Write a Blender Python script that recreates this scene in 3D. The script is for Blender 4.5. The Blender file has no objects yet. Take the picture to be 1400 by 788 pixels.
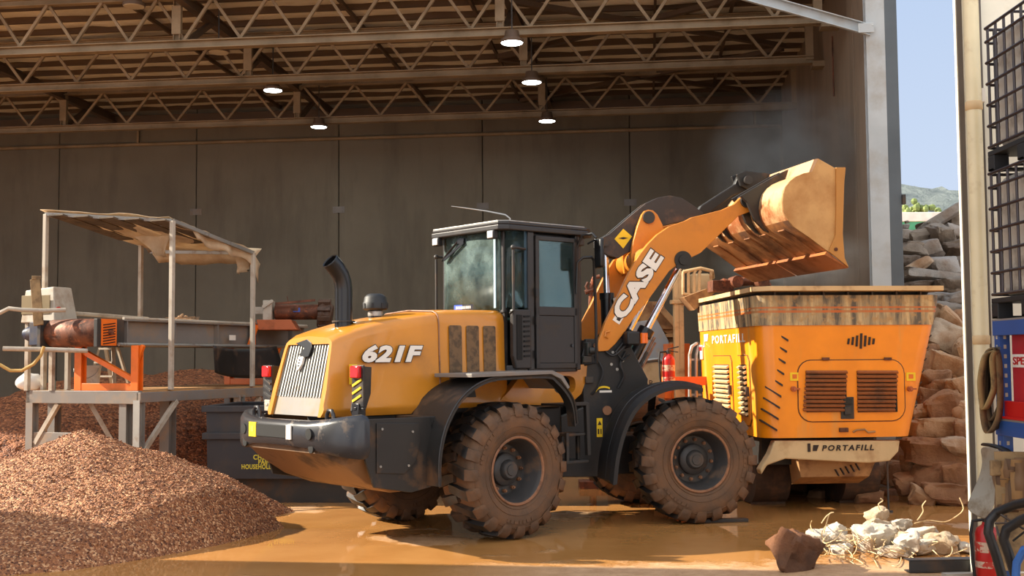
import bpy, bmesh, math, random
from mathutils import Vector, Matrix, noise
import numpy as np
rnd = random.Random(7)
PI = math.pi
COL = bpy.context.scene.collection
# ------------------------------------------------------------------ camera numbers and sight lines
F = 1605.; PITCH = math.radians(3.5); ROLL = math.radians(.43); CH = 1.862
def ray(px, py):
    a, b = px-700, py-394
    cr, sr = math.cos(ROLL), math.sin(ROLL)
    x = cr*a-sr*b; y = sr*a+cr*b
    c, s = math.cos(PITCH), math.sin(PITCH)
    return np.array([x/F, 0, 0])+np.array([0, c, s])+(-y/F)*np.array([0, -s, c])
def ground(px, py, z=0.):
    d = ray(px, py); t = (z-CH)/d[2]
    return Vector(d*t+np.array([0, 0, CH]))
def at(px, py, Y):
    d = ray(px, py)
    return Vector(d*(Y/d[1])+np.array([0, 0, CH]))
class Fr:
    """a local frame standing on the ground: origin, heading u, left v"""
    def __init__(s, x, y, deg):
        s.a = math.radians(deg); s.o = np.array([x, y])
        s.u = np.array([math.cos(s.a), math.sin(s.a)]); s.v = np.array([-math.sin(s.a), math.cos(s.a)])
        s.x, s.y = x, y
    def w(s, p):
        q = s.o+s.u*p[0]+s.v*p[1]
        return Vector((q[0], q[1], p[2]))
    def loc(s, P):
        q = np.array([P[0], P[1]])-s.o
        return Vector((float(q@s.u), float(q@s.v), P[2]))
    def lat(s, px, py, v):
        d = ray(px, py); t = (v+s.o@s.v)/(d[:2]@s.v); P = d*t+np.array([0, 0, CH])
        return float((P[:2]-s.o)@s.u), float(P[2])
    def lon(s, px, py, u):
        d = ray(px, py); t = (u+s.o@s.u)/(d[:2]@s.u); P = d*t+np.array([0, 0, CH])
        return float((P[:2]-s.o)@s.v), float(P[2])
# ------------------------------------------------------------------ mesh builder
def basis(d):
    d = Vector(d).normalized()
    up = Vector((0, 0, 1)) if abs(d.z) < .95 else Vector((1, 0, 0))
    a = d.cross(up).normalized(); b = a.cross(d).normalized()
    return a, b
class MB:
    def __init__(s): s.v = []; s.f = []; s.m = []; s.cur = 0
    def mat(s, i): s.cur = i; return s
    def add(s, vs, fs):
        n = len(s.v); s.v += [tuple(v) for v in vs]
        for f in fs: s.f.append(tuple(i+n for i in f)); s.m.append(s.cur)
        return s
    def box(s, c, size, rz=0, M=None):
        hx, hy, hz = size[0]/2, size[1]/2, size[2]/2
        R = M if M is not None else Matrix.Rotation(rz, 3, 'Z')
        vs = [Vector(c)+R@Vector((x*hx, y*hy, z*hz)) for x in (-1, 1) for y in (-1, 1) for z in (-1, 1)]
        return s.add(vs, [(0, 1, 3, 2), (4, 6, 7, 5), (0, 4, 5, 1), (2, 3, 7, 6), (0, 2, 6, 4), (1, 5, 7, 3)])
    def box2(s, lo, hi):
        return s.box([(a+b)/2 for a, b in zip(lo, hi)], [abs(b-a) for a, b in zip(lo, hi)])
    def beam(s, p0, p1, w, h, up=(0, 0, 1)):
        p0, p1 = Vector(p0), Vector(p1); d = (p1-p0).normalized(); u = Vector(up)
        if abs(d.dot(u)) > .97: u = Vector((1, 0, 0))
        a = d.cross(u).normalized(); b = a.cross(d).normalized()
        vs = [p+a*x*w/2+b*y*h/2 for p in (p0, p1) for x, y in ((-1, -1), (1, -1), (1, 1), (-1, 1))]
        return s.add(vs, [(0, 1, 2, 3), (7, 6, 5, 4), (0, 4, 5, 1), (1, 5, 6, 2), (2, 6, 7, 3), (3, 7, 4, 0)])
    def ibeam(s, p0, p1, w, h, t=.02, up=(0, 0, 1), channel=0):
        p0, p1 = Vector(p0), Vector(p1); d = (p1-p0).normalized(); u = Vector(up)
        a = d.cross(u).normalized(); b = a.cross(d).normalized()
        for z in (-1, 1): s.beam(p0+b*z*(h/2-t/2), p1+b*z*(h/2-t/2), w, t, b)
        o = a*channel*(w/2-t/2)
        return s.beam(p0+o, p1+o, t, h-2*t, b)
    def cyl(s, p0, p1, r0, r1=None, n=16, caps=True):
        r1 = r0 if r1 is None else r1
        p0, p1 = Vector(p0), Vector(p1); a, b = basis(p1-p0)
        vs = []
        for p, r in ((p0, r0), (p1, r1)):
            for i in range(n):
                t = 2*PI*i/n; vs.append(p+a*math.cos(t)*r+b*math.sin(t)*r)
        fs = [(i, n+i, n+(i+1) % n, (i+1) % n) for i in range(n)]
        if caps: fs += [tuple(range(n)), tuple(range(2*n-1, n-1, -1))]
        return s.add(vs, fs)
    def tube(s, pts, r, n=8, caps=True, closed=False):
        pts = [Vector(p) for p in pts]; m = len(pts); vs = []
        a = None
        for i, p in enumerate(pts):
            if closed: d = pts[(i+1) % m]-pts[i-1]
            else: d = pts[min(i+1, m-1)]-pts[max(i-1, 0)]
            d.normalize()
            if a is None: a, b = basis(d)
            else:
                a = (a-d*a.dot(d)).normalized(); b = a.cross(d)
            rr = r[i] if isinstance(r, (list, tuple)) else r
            for k in range(n):
                t = 2*PI*k/n; vs.append(p+a*math.cos(t)*rr+b*math.sin(t)*rr)
        fs = []
        for i in range(m if closed else m-1):
            j = (i+1) % m
            for k in range(n): fs.append((i*n+k, i*n+(k+1) % n, j*n+(k+1) % n, j*n+k))
        if caps and not closed: fs += [tuple(range(n-1, -1, -1)), tuple(range((m-1)*n, m*n))]
        return s.add(vs, fs)
    def lathe(s, prof, o, ax, n=32, closed=False):
        """prof: (distance along axis, radius)"""
        o = Vector(o); ax = Vector(ax).normalized(); a, b = basis(ax); m = len(prof); vs = []
        for i in range(n):
            t = 2*PI*i/n; e = a*math.cos(t)+b*math.sin(t)
            for h, r in prof: vs.append(o+ax*h+e*r)
        fs = []
        for i in range(n):
            j = (i+1) % n
            for k in range(m if closed else m-1):
                q = (k+1) % m
                fs.append((i*m+k, i*m+q, j*m+q, j*m+k))
        return s.add(vs, fs)
    def prism(s, pts, fn, t0, t1):
        """closed outline pts (a,b) mapped by fn(a,b,t) and given real thickness t0..t1"""
        n = len(pts); vs = [fn(a, b, t0) for a, b in pts]+[fn(a, b, t1) for a, b in pts]
        return s.add(vs, [tuple(range(n-1, -1, -1)), tuple(range(n, 2*n))]+[(i, (i+1) % n, n+(i+1) % n, n+i) for i in range(n)])
    def strip(s, A, B, closed=False):
        n = len(A); vs = list(A)+list(B); k = n if closed else n-1
        return s.add(vs, [(i, (i+1) % n, n+(i+1) % n, n+i) for i in range(k)])
    def sheet(s, rows):
        m = len(rows[0]); vs = [p for r in rows for p in r]
        return s.add(vs, [(i*m+j, i*m+j+1, (i+1)*m+j+1, (i+1)*m+j) for i in range(len(rows)-1) for j in range(m-1)])
    def ball(s, c, r, n=12, m=8, sq=(1, 1, 1)):
        c = Vector(c); vs = [c+Vector((0, 0, r*sq[2]))]
        for i in range(1, m):
            t = PI*i/m
            for k in range(n):
                p = 2*PI*k/n; vs.append(c+Vector((r*sq[0]*math.sin(t)*math.cos(p), r*sq[1]*math.sin(t)*math.sin(p), r*sq[2]*math.cos(t))))
        vs.append(c-Vector((0, 0, r*sq[2]))); e = len(vs)-1
        fs = [(0, 1+k, 1+(k+1) % n) for k in range(n)]
        for i in range(m-2):
            for k in range(n):
                a = 1+i*n; fs.append((a+k, a+n+k, a+n+(k+1) % n, a+(k+1) % n))
        a = 1+(m-2)*n
        fs += [(a+k, e, a+(k+1) % n) for k in range(n)]
        return s.add(vs, fs)
    def build(s, name, mats, parent=None, smooth=40, bevel=0, seg=2, solid=0, sub=0):
        me = bpy.data.meshes.new(name); me.from_pydata(s.v, [], s.f); me.validate()
        if not isinstance(mats, (list, tuple)): mats = [mats]
        for m in mats: me.materials.append(m)
        if len(mats) > 1 and len(me.polygons) == len(s.m): me.polygons.foreach_set('material_index', s.m)
        bm = bmesh.new(); bm.from_mesh(me); bmesh.ops.recalc_face_normals(bm, faces=bm.faces); bm.to_mesh(me); bm.free()
        o = bpy.data.objects.new(name, me); COL.objects.link(o)
        if parent is not None: o.parent = parent
        if solid:
            md = o.modifiers.new('solid', 'SOLIDIFY'); md.thickness = solid; md.offset = 0
        if bevel:
            md = o.modifiers.new('bevel', 'BEVEL'); md.width = bevel; md.segments = seg; md.limit_method = 'ANGLE'; md.angle_limit = math.radians(35)
        if sub:
            md = o.modifiers.new('sub', 'SUBSURF'); md.levels = md.render_levels = sub
        if smooth:
            for p in me.polygons: p.use_smooth = True
            try: me.set_sharp_from_angle(angle=math.radians(smooth))
            except Exception: pass
        return o
def tag(o, label=None, cat=None, group=None, kind=None):
    if label: o['label'] = label
    if cat: o['category'] = cat
    if group: o['group'] = group
    if kind: o['kind'] = kind
    return o
def thing(name, label, cat, loc=(0, 0, 0), rz=0, group=None):
    o = bpy.data.objects.new(name, None); COL.objects.link(o)
    o.location = loc; o.rotation_euler = (0, 0, rz); o.empty_display_size = .2
    return tag(o, label, cat, group)
def frame_thing(name, label, cat, fr, group=None):
    return thing(name, label, cat, (fr.x, fr.y, 0), fr.a, group)
def copy_tree(o, parent=None):
    c = o.copy(); COL.objects.link(c)
    if parent is not None: c.parent = parent
    for ch in list(o.children): copy_tree(ch, c)
    return c
# ------------------------------------------------------------------ materials
def new_mat(name):
    m = bpy.data.materials.new(name); m.use_nodes = True
    nt = m.node_tree; b = nt.nodes['Principled BSDF']
    return m, nt, b
def lin(c):
    return tuple((x/255/12.92 if x/255 <= .04045 else ((x/255+.055)/1.055)**2.4) for x in c)+(1,)
def N(nt, t, **k):
    n = nt.nodes.new(t)
    for a, b in k.items(): setattr(n, a, b)
    return n
def texco(nt, scale=(1, 1, 1), kind='Object'):
    tc = N(nt, 'ShaderNodeTexCoord'); mp = N(nt, 'ShaderNodeMapping'); mp.inputs['Scale'].default_value = scale
    nt.links.new(tc.outputs[kind], mp.inputs['Vector']); return mp.outputs['Vector']
def noise_tex(nt, vec, scale, detail=4, rough=.55):
    n = N(nt, 'ShaderNodeTexNoise'); n.inputs['Scale'].default_value = scale; n.inputs['Detail'].default_value = detail; n.inputs['Roughness'].default_value = rough
    nt.links.new(vec, n.inputs['Vector']); return n.outputs['Fac']
def ramp(nt, fac, a, b):
    n = N(nt, 'ShaderNodeMapRange'); n.inputs['From Min'].default_value = a; n.inputs['From Max'].default_value = b
    nt.links.new(fac, n.inputs['Value']); return n.outputs['Result']
def mixc(nt, fac, A, B, mode='MIX'):
    n = N(nt, 'ShaderNodeMix', data_type='RGBA', blend_type=mode)
    for sock, val in ((n.inputs['Factor'], fac), (n.inputs[6], A), (n.inputs[7], B)):
        if hasattr(val, 'node'): nt.links.new(val, sock)
        else: sock.default_value = val
    return n.outputs[2]
def bump(nt, b, h, strength=.3, dist=.02):
    n = N(nt, 'ShaderNodeBump'); n.inputs['Strength'].default_value = strength; n.inputs['Distance'].default_value = dist
    nt.links.new(h, n.inputs['Height']); nt.links.new(n.outputs['Normal'], b.inputs['Normal'])
def paint(name, c, rough=.45, metal=0, dirt=None, dscale=2.5, lo=.5, hi=.7, streak=0, var=.12, bmp=0, bscale=30, dirt2=None, lo2=.55, hi2=.7, coat=0, spec=.5):
    """a base colour with mild mottling and optional noise-shaped mud / rust over it"""
    m, nt, b = new_mat(name); col = lin(c); v = texco(nt)
    n = noise_tex(nt, v, 1.7, 5); dark = tuple(x*(1-var) for x in col[:3])+(1,); lite = tuple(min(1, x*(1+var)) for x in col[:3])+(1,)
    out = mixc(nt, ramp(nt, n, .3, .7), dark, lite)
    rg = None
    if dirt:
        sv = texco(nt, (dscale, dscale, dscale*(.12 if streak else 1)))
        d = noise_tex(nt, sv, 2.2 if streak else 1.6, 7, .62); k = ramp(nt, d, lo, hi); out = mixc(nt, k, out, lin(dirt)); rg = k
    if dirt2:
        d = noise_tex(nt, texco(nt, (dscale*1.9,)*3), 2.3, 6, .6); out = mixc(nt, ramp(nt, d, lo2, hi2), out, lin(dirt2))
    nt.links.new(out, b.inputs['Base Color']); b.inputs['Metallic'].default_value = metal; b.inputs['Roughness'].default_value = rough
    b.inputs['Specular IOR Level'].default_value = spec
    if coat: b.inputs['Coat Weight'].default_value = coat
    if rg is not None and rough < .7:
        mr = N(nt, 'ShaderNodeMapRange'); mr.inputs['To Min'].default_value = rough; mr.inputs['To Max'].default_value = .85
        nt.links.new(rg, mr.inputs['Value']); nt.links.new(mr.outputs['Result'], b.inputs['Roughness'])
    if bmp: bump(nt, b, noise_tex(nt, v, bscale, 5), bmp, .01)
    return m
ORD = 'first second third fourth fifth sixth seventh eighth ninth tenth eleventh twelfth thirteenth fourteenth fifteenth sixteenth seventeenth eighteenth nineteenth twentieth'.split()
def smooth_path(P_, n=4):
    P_ = [Vector((p[0], p[1], p[2] if len(p) > 2 else 0)) for p in P_]; out = []
    for i in range(len(P_)-1):
        p0, p1, p2, p3 = P_[max(i-1, 0)], P_[i], P_[i+1], P_[min(i+2, len(P_)-1)]
        for q in range(n):
            t = q/n; out.append(.5*((2*p1)+(p2-p0)*t+(2*p0-5*p1+4*p2-p3)*t*t+(3*p1-p0-3*p2+p3)*t**3))
    out.append(P_[-1]); return out
M = {}
M['case_yellow'] = paint('loader_yellow_paint', (198, 128, 38), .3, dirt=(172, 116, 54), dscale=1.3, lo=.55, hi=.8, coat=.3)
M['boom_yellow'] = paint('boom_yellow_paint', (206, 126, 38), .35, dirt=(178, 108, 40), dscale=1.6, lo=.5, hi=.8, coat=.2)
M['black'] = paint('black_painted_steel', (30, 29, 29), .4, dirt=(78, 62, 46), dscale=1.8, lo=.55, hi=.8)
M['black_clean'] = paint('black_gloss_steel', (22, 22, 24), .28)
M['black_mud'] = paint('muddy_black_steel', (36, 34, 32), .48, dirt=(104, 74, 46), dscale=1.2, lo=.54, hi=.70)
M['cab_grey'] = paint('dark_grey_cab_paint', (38, 35, 34), .42, dirt=(74, 62, 50), dscale=2, lo=.55, hi=.85)
M['plastic'] = paint('black_plastic', (27, 27, 28), .55)
M['rubber'] = paint('tyre_rubber', (30, 28, 27), .5, dirt=(88, 64, 44), dscale=2.2, lo=.5, hi=.7, bmp=.15)
M['rubber_mud'] = paint('muddy_tyre_sidewall', (88, 66, 48), .75, dirt=(112, 78, 50), dscale=2.6, lo=.4, hi=.65, bmp=.35, bscale=22)
M['rim'] = paint('dirty_steel_rim', (58, 56, 55), .45, dirt=(104, 80, 60), dscale=3, lo=.55, hi=.75)
M['rim_ring'] = paint('muddy_rim_ring', (142, 98, 68), .55, dirt=(88, 62, 46), dscale=4, lo=.5, hi=.7)
M['chrome'] = paint('chrome', (215, 215, 218), .12, 1)
M['steel'] = paint('galvanised_steel', (168, 166, 160), .45, .7, dirt=(120, 92, 66), dscale=2.5, lo=.55, hi=.75)
M['grey_paint'] = paint('grey_paint', (122, 116, 110), .5, dirt=(150, 122, 92), dscale=1.6, lo=.5, hi=.75)
M['pale_steel'] = paint('pale_weathered_steel', (176, 166, 150), .55, dirt=(134, 108, 80), dscale=2, lo=.5, hi=.75)
M['white'] = paint('white_lettering', (232, 224, 212), .5)
M['decal_dark'] = paint('dark_decal_edge', (38, 24, 20), .5)
M['red'] = paint('red_paint', (188, 30, 26), .35)
M['red_lens'] = paint('red_lamp_lens', (196, 30, 30), .15)
M['yellow'] = paint('yellow_sticker', (236, 196, 30), .5)
M['orange'] = paint('orange_paint', (226, 108, 26), .4, dirt=(190, 104, 44), dscale=2, lo=.5, hi=.8)
M['crusher'] = paint('crusher_orange_paint', (246, 142, 16), .36, dirt=(212, 150, 70), dscale=1.7, lo=.56, hi=.78, streak=1, coat=.25)
M['crusher_band'] = paint('muddy_grey_band', (96, 86, 72), .6, dirt=(206, 176, 128), dscale=3.2, lo=.42, hi=.6, streak=1, dirt2=(176, 138, 90), lo2=.5, hi2=.66)
M['band_stripe'] = paint('orange_stripe', (196, 100, 40), .5, dirt=(180, 140, 92), dscale=3.2, lo=.45, hi=.65, streak=1)
M['mud_steel'] = paint('mud_covered_steel', (176, 132, 84), .75, dirt=(122, 84, 52), dscale=2, lo=.45, hi=.65, bmp=.2)
M['rust'] = paint('rusty_steel', (112, 66, 44), .6, .3, dirt=(64, 42, 34), dscale=3, lo=.45, hi=.65, dirt2=(166, 96, 60), lo2=.56, hi2=.72)
M['rust_orange'] = paint('rusty_orange_paint', (176, 92, 48), .6, dirt=(120, 70, 44), dscale=3, lo=.5, hi=.7)
M['bucket_out'] = paint('worn_bucket_steel', (216, 178, 128), .42, .25, dirt=(150, 86, 40), dscale=1.5, lo=.45, hi=.62, dirt2=(224, 190, 150), lo2=.6, hi2=.72)
M['bucket_mud'] = paint('mud_coated_bucket_floor', (158, 104, 58), .5, dirt=(100, 64, 38), dscale=1.3, lo=.46, hi=.6, bmp=.15)
M['bucket_side'] = paint('bucket_side_paint', (204, 156, 96), .5, dirt=(176, 124, 70), dscale=1.2, lo=.45, hi=.68)
M['dark'] = paint('dark_void', (14, 13, 12), .8)
M['wood'] = paint('weathered_wood', (150, 122, 84), .8, dirt=(104, 82, 56), dscale=4, lo=.45, hi=.65, bmp=.2)
M['wood_dark'] = paint('grey_weathered_board', (96, 82, 66), .85, dirt=(66, 56, 46), dscale=4, lo=.45, hi=.65)
M['blue'] = paint('blue_rack_paint', (42, 78, 140), .45)
M['dark_steel'] = paint('dark_steel', (58, 56, 54), .5, .3, dirt=(96, 74, 56), dscale=2, lo=.5, hi=.7)
M['skip'] = paint('dark_grey_skip_paint', (44, 44, 47), .5, dirt=(74, 62, 52), dscale=1.5, lo=.5, hi=.75)
M['stencil'] = paint('yellow_stencil_paint', (206, 190, 60), .7)
def glass_mat(name, tint, alpha=.25, rough=.02):
    m, nt, b = new_mat(name)
    tr = N(nt, 'ShaderNodeBsdfTransparent'); tr.inputs['Color'].default_value = lin(tint)
    gl = N(nt, 'ShaderNodeBsdfGlossy'); gl.inputs['Roughness'].default_value = rough; gl.inputs['Color'].default_value = (.9, .95, .95, 1)
    df = N(nt, 'ShaderNodeBsdfDiffuse'); df.inputs['Color'].default_value = lin((150, 172, 168))
    fr = N(nt, 'ShaderNodeFresnel'); fr.inputs['IOR'].default_value = 1.5
    m1 = N(nt, 'ShaderNodeMixShader'); m2 = N(nt, 'ShaderNodeMixShader')
    # dusty film, noise shaped
    d = noise_tex(nt, texco(nt, (1.2, 1.2, 1.2)), 2.2, 6, .65); k = N(nt, 'ShaderNodeMath', operation='MULTIPLY'); nt.links.new(ramp(nt, d, .3, .75), k.inputs[0]); k.inputs[1].default_value = alpha
    nt.links.new(k.outputs[0], m1.inputs[0]); nt.links.new(tr.outputs[0], m1.inputs[1]); nt.links.new(df.outputs[0], m1.inputs[2])
    fk = N(nt, 'ShaderNodeMath', operation='MULTIPLY'); nt.links.new(fr.outputs[0], fk.inputs[0]); fk.inputs[1].default_value = .45; nt.links.new(fk.outputs[0], m2.inputs[0]); nt.links.new(m1.outputs[0], m2.inputs[1]); nt.links.new(gl.outputs[0], m2.inputs[2])
    nt.links.new(m2.outputs[0], nt.nodes['Material Output'].inputs['Surface'])
    return m
M['glass_rear'] = glass_mat('dusty_rear_glass', (150, 176, 172), .5)
M['glass'] = glass_mat('cab_glass', (190, 205, 205), .1)
# ------------------------------------------------------------------ lettering (built-in font, turned into mesh)
def text_mesh(txt, name, mat, parent, origin, ex, ey, width, height, depth=.004, shear=0, bold=0, spacing=1.0, outline=None, ol=.02, stretch=True):
    """writing whose lower-left corner stands at origin; ex, ey are unit vectors along the line and up"""
    ex = Vector(ex).normalized(); ey = Vector(ey).normalized(); ez = ex.cross(ey)
    def mk(off, dz, nm, mt):
        cu = bpy.data.curves.new(nm, 'FONT'); cu.body = txt; cu.size = 1; cu.offset = off; cu.shear = shear; cu.extrude = .5; cu.space_character = spacing; cu.resolution_u = 3
        ob = bpy.data.objects.new(nm, cu); COL.objects.link(ob)
        dg = bpy.context.evaluated_depsgraph_get(); dg.update()
        me = bpy.data.meshes.new_from_object(ob.evaluated_get(dg))
        bpy.data.objects.remove(ob); bpy.data.curves.remove(cu)
        return me
    me = mk(bold, 0, name, mat)
    xs = [v.co.x for v in me.vertices]; ys = [v.co.y for v in me.vertices]
    x0, x1, y0, y1 = min(xs), max(xs), min(ys), max(ys); sx = width/(x1-x0); sy = height/(y1-y0)
    out = []
    jobs = [(me, name, mat, depth)]
    if outline: jobs.append((mk(bold+ol, 0, name, outline), name+'_outline', outline, depth*.5))
    for m_, nm, mt, dp in jobs:
        for v in m_.vertices:
            c = v.co; x = (c.x-x0)*sx; y = (c.y-y0)*sy; z = (c.z+.5)*dp
            v.co = Vector(origin)+ex*x+ey*y+ez*z
        m_.materials.clear(); m_.materials.append(mt); m_.name = nm
        o = bpy.data.objects.new(nm, m_); COL.objects.link(o)
        if parent is not None: o.parent = parent
        out.append(o)
    return out
# ================================================================== the place: hall, floor, roof, sky
_o = at(1190, 390, 17.)
B = Fr(_o.x, _o.y, -6.6)                       # u to the right along the hall front, v into the hall
def bw(u, v, z): return B.w((u, v, z))
VB = 11.1                                       # back wall
ZC = 7.33                                       # truss bottom chord height
def floor_mat():
    """muddy floor under a thin sheet of brown water; drier speckled dirt near the camera on the right"""
    m, nt, b = new_mat('wet_muddy_floor')
    v = texco(nt); sp = N(nt, 'ShaderNodeSeparateXYZ'); nt.links.new(v, sp.inputs[0])
    n1 = noise_tex(nt, v, .55, 5, .55); n2 = noise_tex(nt, v, 1.3, 6, .6); nb = noise_tex(nt, v, 2.2, 8, .7)
    wob = N(nt, 'ShaderNodeMath', operation='MULTIPLY_ADD'); nt.links.new(nb, wob.inputs[0]); wob.inputs[1].default_value = 1.6; nt.links.new(sp.outputs['Y'], wob.inputs[2])
    near = ramp(nt, wob.outputs[0], 11.75, 11.45)
    right = ramp(nt, sp.outputs['X'], -.9, .5)
    dry0 = N(nt, 'ShaderNodeMath', operation='MULTIPLY'); nt.links.new(near, dry0.inputs[0]); nt.links.new(right, dry0.inputs[1])
    dry1 = N(nt, 'ShaderNodeMath', operation='MAXIMUM'); nt.links.new(dry0.outputs[0], dry1.inputs[0]); nt.links.new(ramp(nt, n1, .60, .66), dry1.inputs[1])
    dry = dry1.outputs[0]
    c = mixc(nt, ramp(nt, n2, .35, .65), lin((176, 122, 66)), lin((190, 136, 78)))
    dirt = mixc(nt, ramp(nt, noise_tex(nt, v, 6, 8, .7), .3, .7), lin((170, 130, 92)), lin((206, 166, 126)))
    spk = noise_tex(nt, v, 34, 3, .7); dirt = mixc(nt, ramp(nt, spk, .62, .7), dirt, lin((112, 78, 54)))
    nt.links.new(mixc(nt, dry, c, dirt), b.inputs['Base Color'])
    mr = N(nt, 'ShaderNodeMapRange'); mr.inputs['To Min'].default_value = .045; mr.inputs['To Max'].default_value = .6
    nt.links.new(dry, mr.inputs['Value']); nt.links.new(mr.outputs['Result'], b.inputs['Roughness'])
    b.inputs['IOR'].default_value = 1.38
    h1_ = N(nt, 'ShaderNodeMath', operation='MULTIPLY'); nt.links.new(noise_tex(nt, v, 14, 8, .7), h1_.inputs[0]); nt.links.new(dry, h1_.inputs[1])
    h2_ = N(nt, 'ShaderNodeMath', operation='MULTIPLY_ADD'); nt.links.new(noise_tex(nt, texco(nt, (1, 2.2, 1)), 3.2, 3, .5), h2_.inputs[0]); h2_.inputs[1].default_value = .035; nt.links.new(h1_.outputs[0], h2_.inputs[2])
    bump(nt, b, h2_.outputs[0], .5, .03)
    return m
M['floor'] = floor_mat()
def concrete(name, c, c2, panel=None):
    m, nt, b = new_mat(name); v = texco(nt)
    n = noise_tex(nt, v, .5, 7, .6); n2 = noise_tex(nt, texco(nt, (1, 1, .18)), 1.6, 6, .6)
    out = mixc(nt, ramp(nt, n, .3, .7), lin(c), lin(c2))
    out = mixc(nt, ramp(nt, n2, .5, .8), out, tuple(x*.72 for x in lin(c)[:3])+(1,))
    nt.links.new(out, b.inputs['Base Color']); b.inputs['Roughness'].default_value = .85
    bump(nt, b, noise_tex(nt, v, 12, 5), .15, .01)
    return m
M['wall'] = concrete('dusty_precast_concrete', (110, 102, 88), (126, 118, 102))
M['wall_r'] = concrete('tan_precast_concrete', (124, 106, 88), (142, 122, 102))
M['truss'] = paint('dusty_truss_paint', (146, 126, 98), .6, dirt=(118, 100, 76), dscale=1, lo=.45, hi=.7)
M['beam_dark'] = paint('dark_dusty_beam', (86, 68, 52), .6)
def foil():
    m, nt, b = new_mat('dusty_roof_foil'); v = texco(nt)
    n = noise_tex(nt, texco(nt, (.6, 2.5, 1)), 1.2, 7, .65)
    nt.links.new(mixc(nt, ramp(nt, n, .3, .7), lin((204, 198, 182)), lin((246, 240, 226))), b.inputs['Base Color'])
    b.inputs['Roughness'].default_value = .5; b.inputs['Metallic'].default_value = .1
    bump(nt, b, noise_tex(nt, texco(nt, (1, 3, 1)), 4, 8, .7), .6, .06)
    return m
M['foil'] = foil()
# floor
mb = MB(); n = 60
rows = []
for j in range(n+1):
    y = -12+j*(150/n) if j > 0 else -12
    rows.append([Vector((-45+i*90/n, y, 0)) for i in range(n+1)])
tag(mb.sheet(rows).build('floor', M['floor'], smooth=0), kind='structure')
# back wall: precast panels with open joints
mb = MB(); us = [(-30, -23.86), (-23.82, -20.43), (-20.39, -17.0), (-16.96, -13.57)]
pw = 3.43
edges = [ -13.57+pw*k for k in range(0, 5)]
J = sorted(set([B.loc(at(x, 283, 28.7)).x for x in (80, 268, 463, 660, 862)]))
J2 = []
for x in (80, 268, 463, 660, 862):
    d = ray(x, 283); t = (VB+B.o@B.v)/(d[:2]@B.v); P = d*t; J2.append(float((P[:2]-B.o)@B.u))
edges = [-26, J2[0]-2*pw, J2[0]-pw]+J2+[.1]
for a, b_ in zip(edges[:-1], edges[1:]):
    g = .009
    mb.add([bw(u, v, z) for u in (a+g, b_-g) for v in (VB, VB+.18) for z in (0, 9)], [(0, 1, 3, 2), (4, 6, 7, 5), (0, 4, 5, 1), (2, 3, 7, 6), (0, 2, 6, 4), (1, 5, 7, 3)])
mb.build('wall_back', M['wall'], smooth=0, bevel=.02)['kind'] = 'structure'
mb = MB(); mb.add([bw(u, v, z) for u in (-27, 1) for v in (VB+.1, VB+.3) for z in (0, 9)], [(0, 1, 3, 2), (4, 6, 7, 5), (0, 4, 5, 1), (2, 3, 7, 6), (0, 2, 6, 4), (1, 5, 7, 3)])
mb.build('wall_backing', M['beam_dark'], smooth=0)['kind'] = 'structure'
for i, u in enumerate(J2):
    d = ray((80, 268, 463, 660, 862)[i], (292, 290, 287, 282, 277)[i]); t = (VB+B.o@B.v)/(d[:2]@B.v); z = float(d[2]*t+CH)
    mb = MB(); mb.box(bw(u, VB-.008, z), (.3, .016, .16), -B.a*-1)
    for s in (-1, 1):
        for q in (-1, 1): mb.cyl(bw(u+s*.1, VB-.016, z+q*.04), bw(u+s*.1, VB-.035, z+q*.04), .014, n=8)
    tag(mb.build('tie_plate', M['grey_paint']), ['galvanised tie plate across the leftmost visible back wall joint', 'tie plate on the back wall joint above the tarpaulin', 'tie plate on the back wall joint above the exhaust stack', 'tie plate on the back wall joint behind the cab aerial', 'tie plate on the back wall joint above the loader bellcrank'][i], 'plate', 'tie plates on the back wall')
# right wall of the hall
mb = MB()
for v0, v1 in ((.12, 1.25), (1.29, 6.0), (6.04, VB)):
    mb.add([bw(u, v, z) for u in (.06, .26) for v in (v0, v1) for z in (0, 9)], [(0, 1, 3, 2), (4, 6, 7, 5), (0, 4, 5, 1), (2, 3, 7, 6), (0, 2, 6, 4), (1, 5, 7, 3)])
mb.build('wall_right', M['wall_r'], smooth=0, bevel=.015)['kind'] = 'structure'
mb = MB(); mb.add([bw(u, v, z) for u in (-26.2, -26) for v in (0, VB) for z in (0, 9)], [(0, 1, 3, 2), (4, 6, 7, 5), (0, 4, 5, 1), (2, 3, 7, 6), (0, 2, 6, 4), (1, 5, 7, 3)])
mb.build('wall_left', M['wall'], smooth=0)['kind'] = 'structure'
# grey column at the front of the right wall and the dark end of the wall
M['col_l'] = paint('pale_grey_column_paint', (176, 182, 184), .5, dirt=(150, 140, 126), dscale=1, lo=.5, hi=.8)
M['col_d'] = paint('slate_grey_wall_end', (84, 92, 98), .55)
mb = MB(); mb.ibeam(bw(.165, .1, 0), bw(.165, .1, 9.2), .27, .2, .02, tuple(B.w((0, 1, 0))-B.w((0, 0, 0))))
tag(mb.build('trim_1', M['col_l'], smooth=0, bevel=.004), kind='structure')
mb = MB(); mb.box(bw(.385, .12, 4.6), (.18, .24, 9.2), B.a)
tag(mb.build('trim_2', M['col_d'], smooth=0, bevel=.006), kind='structure')
# front brace
mb = MB(); p1 = at(1192, 42, 16.95); p0 = at(900, -40, 17.9)
mb.ibeam(p0, p1, .09, .16, .014, channel=-1); mb.box(p1-(p1-p0).normalized()*.1+Vector((0, -.05, 0)), (.22, .02, .14), B.a, None)
t = tag(mb.build('brace_beam', M['col_l'], smooth=0, bevel=.004), 'pale grey brace beam rising to the left from the grey corner column', 'beam')
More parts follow.
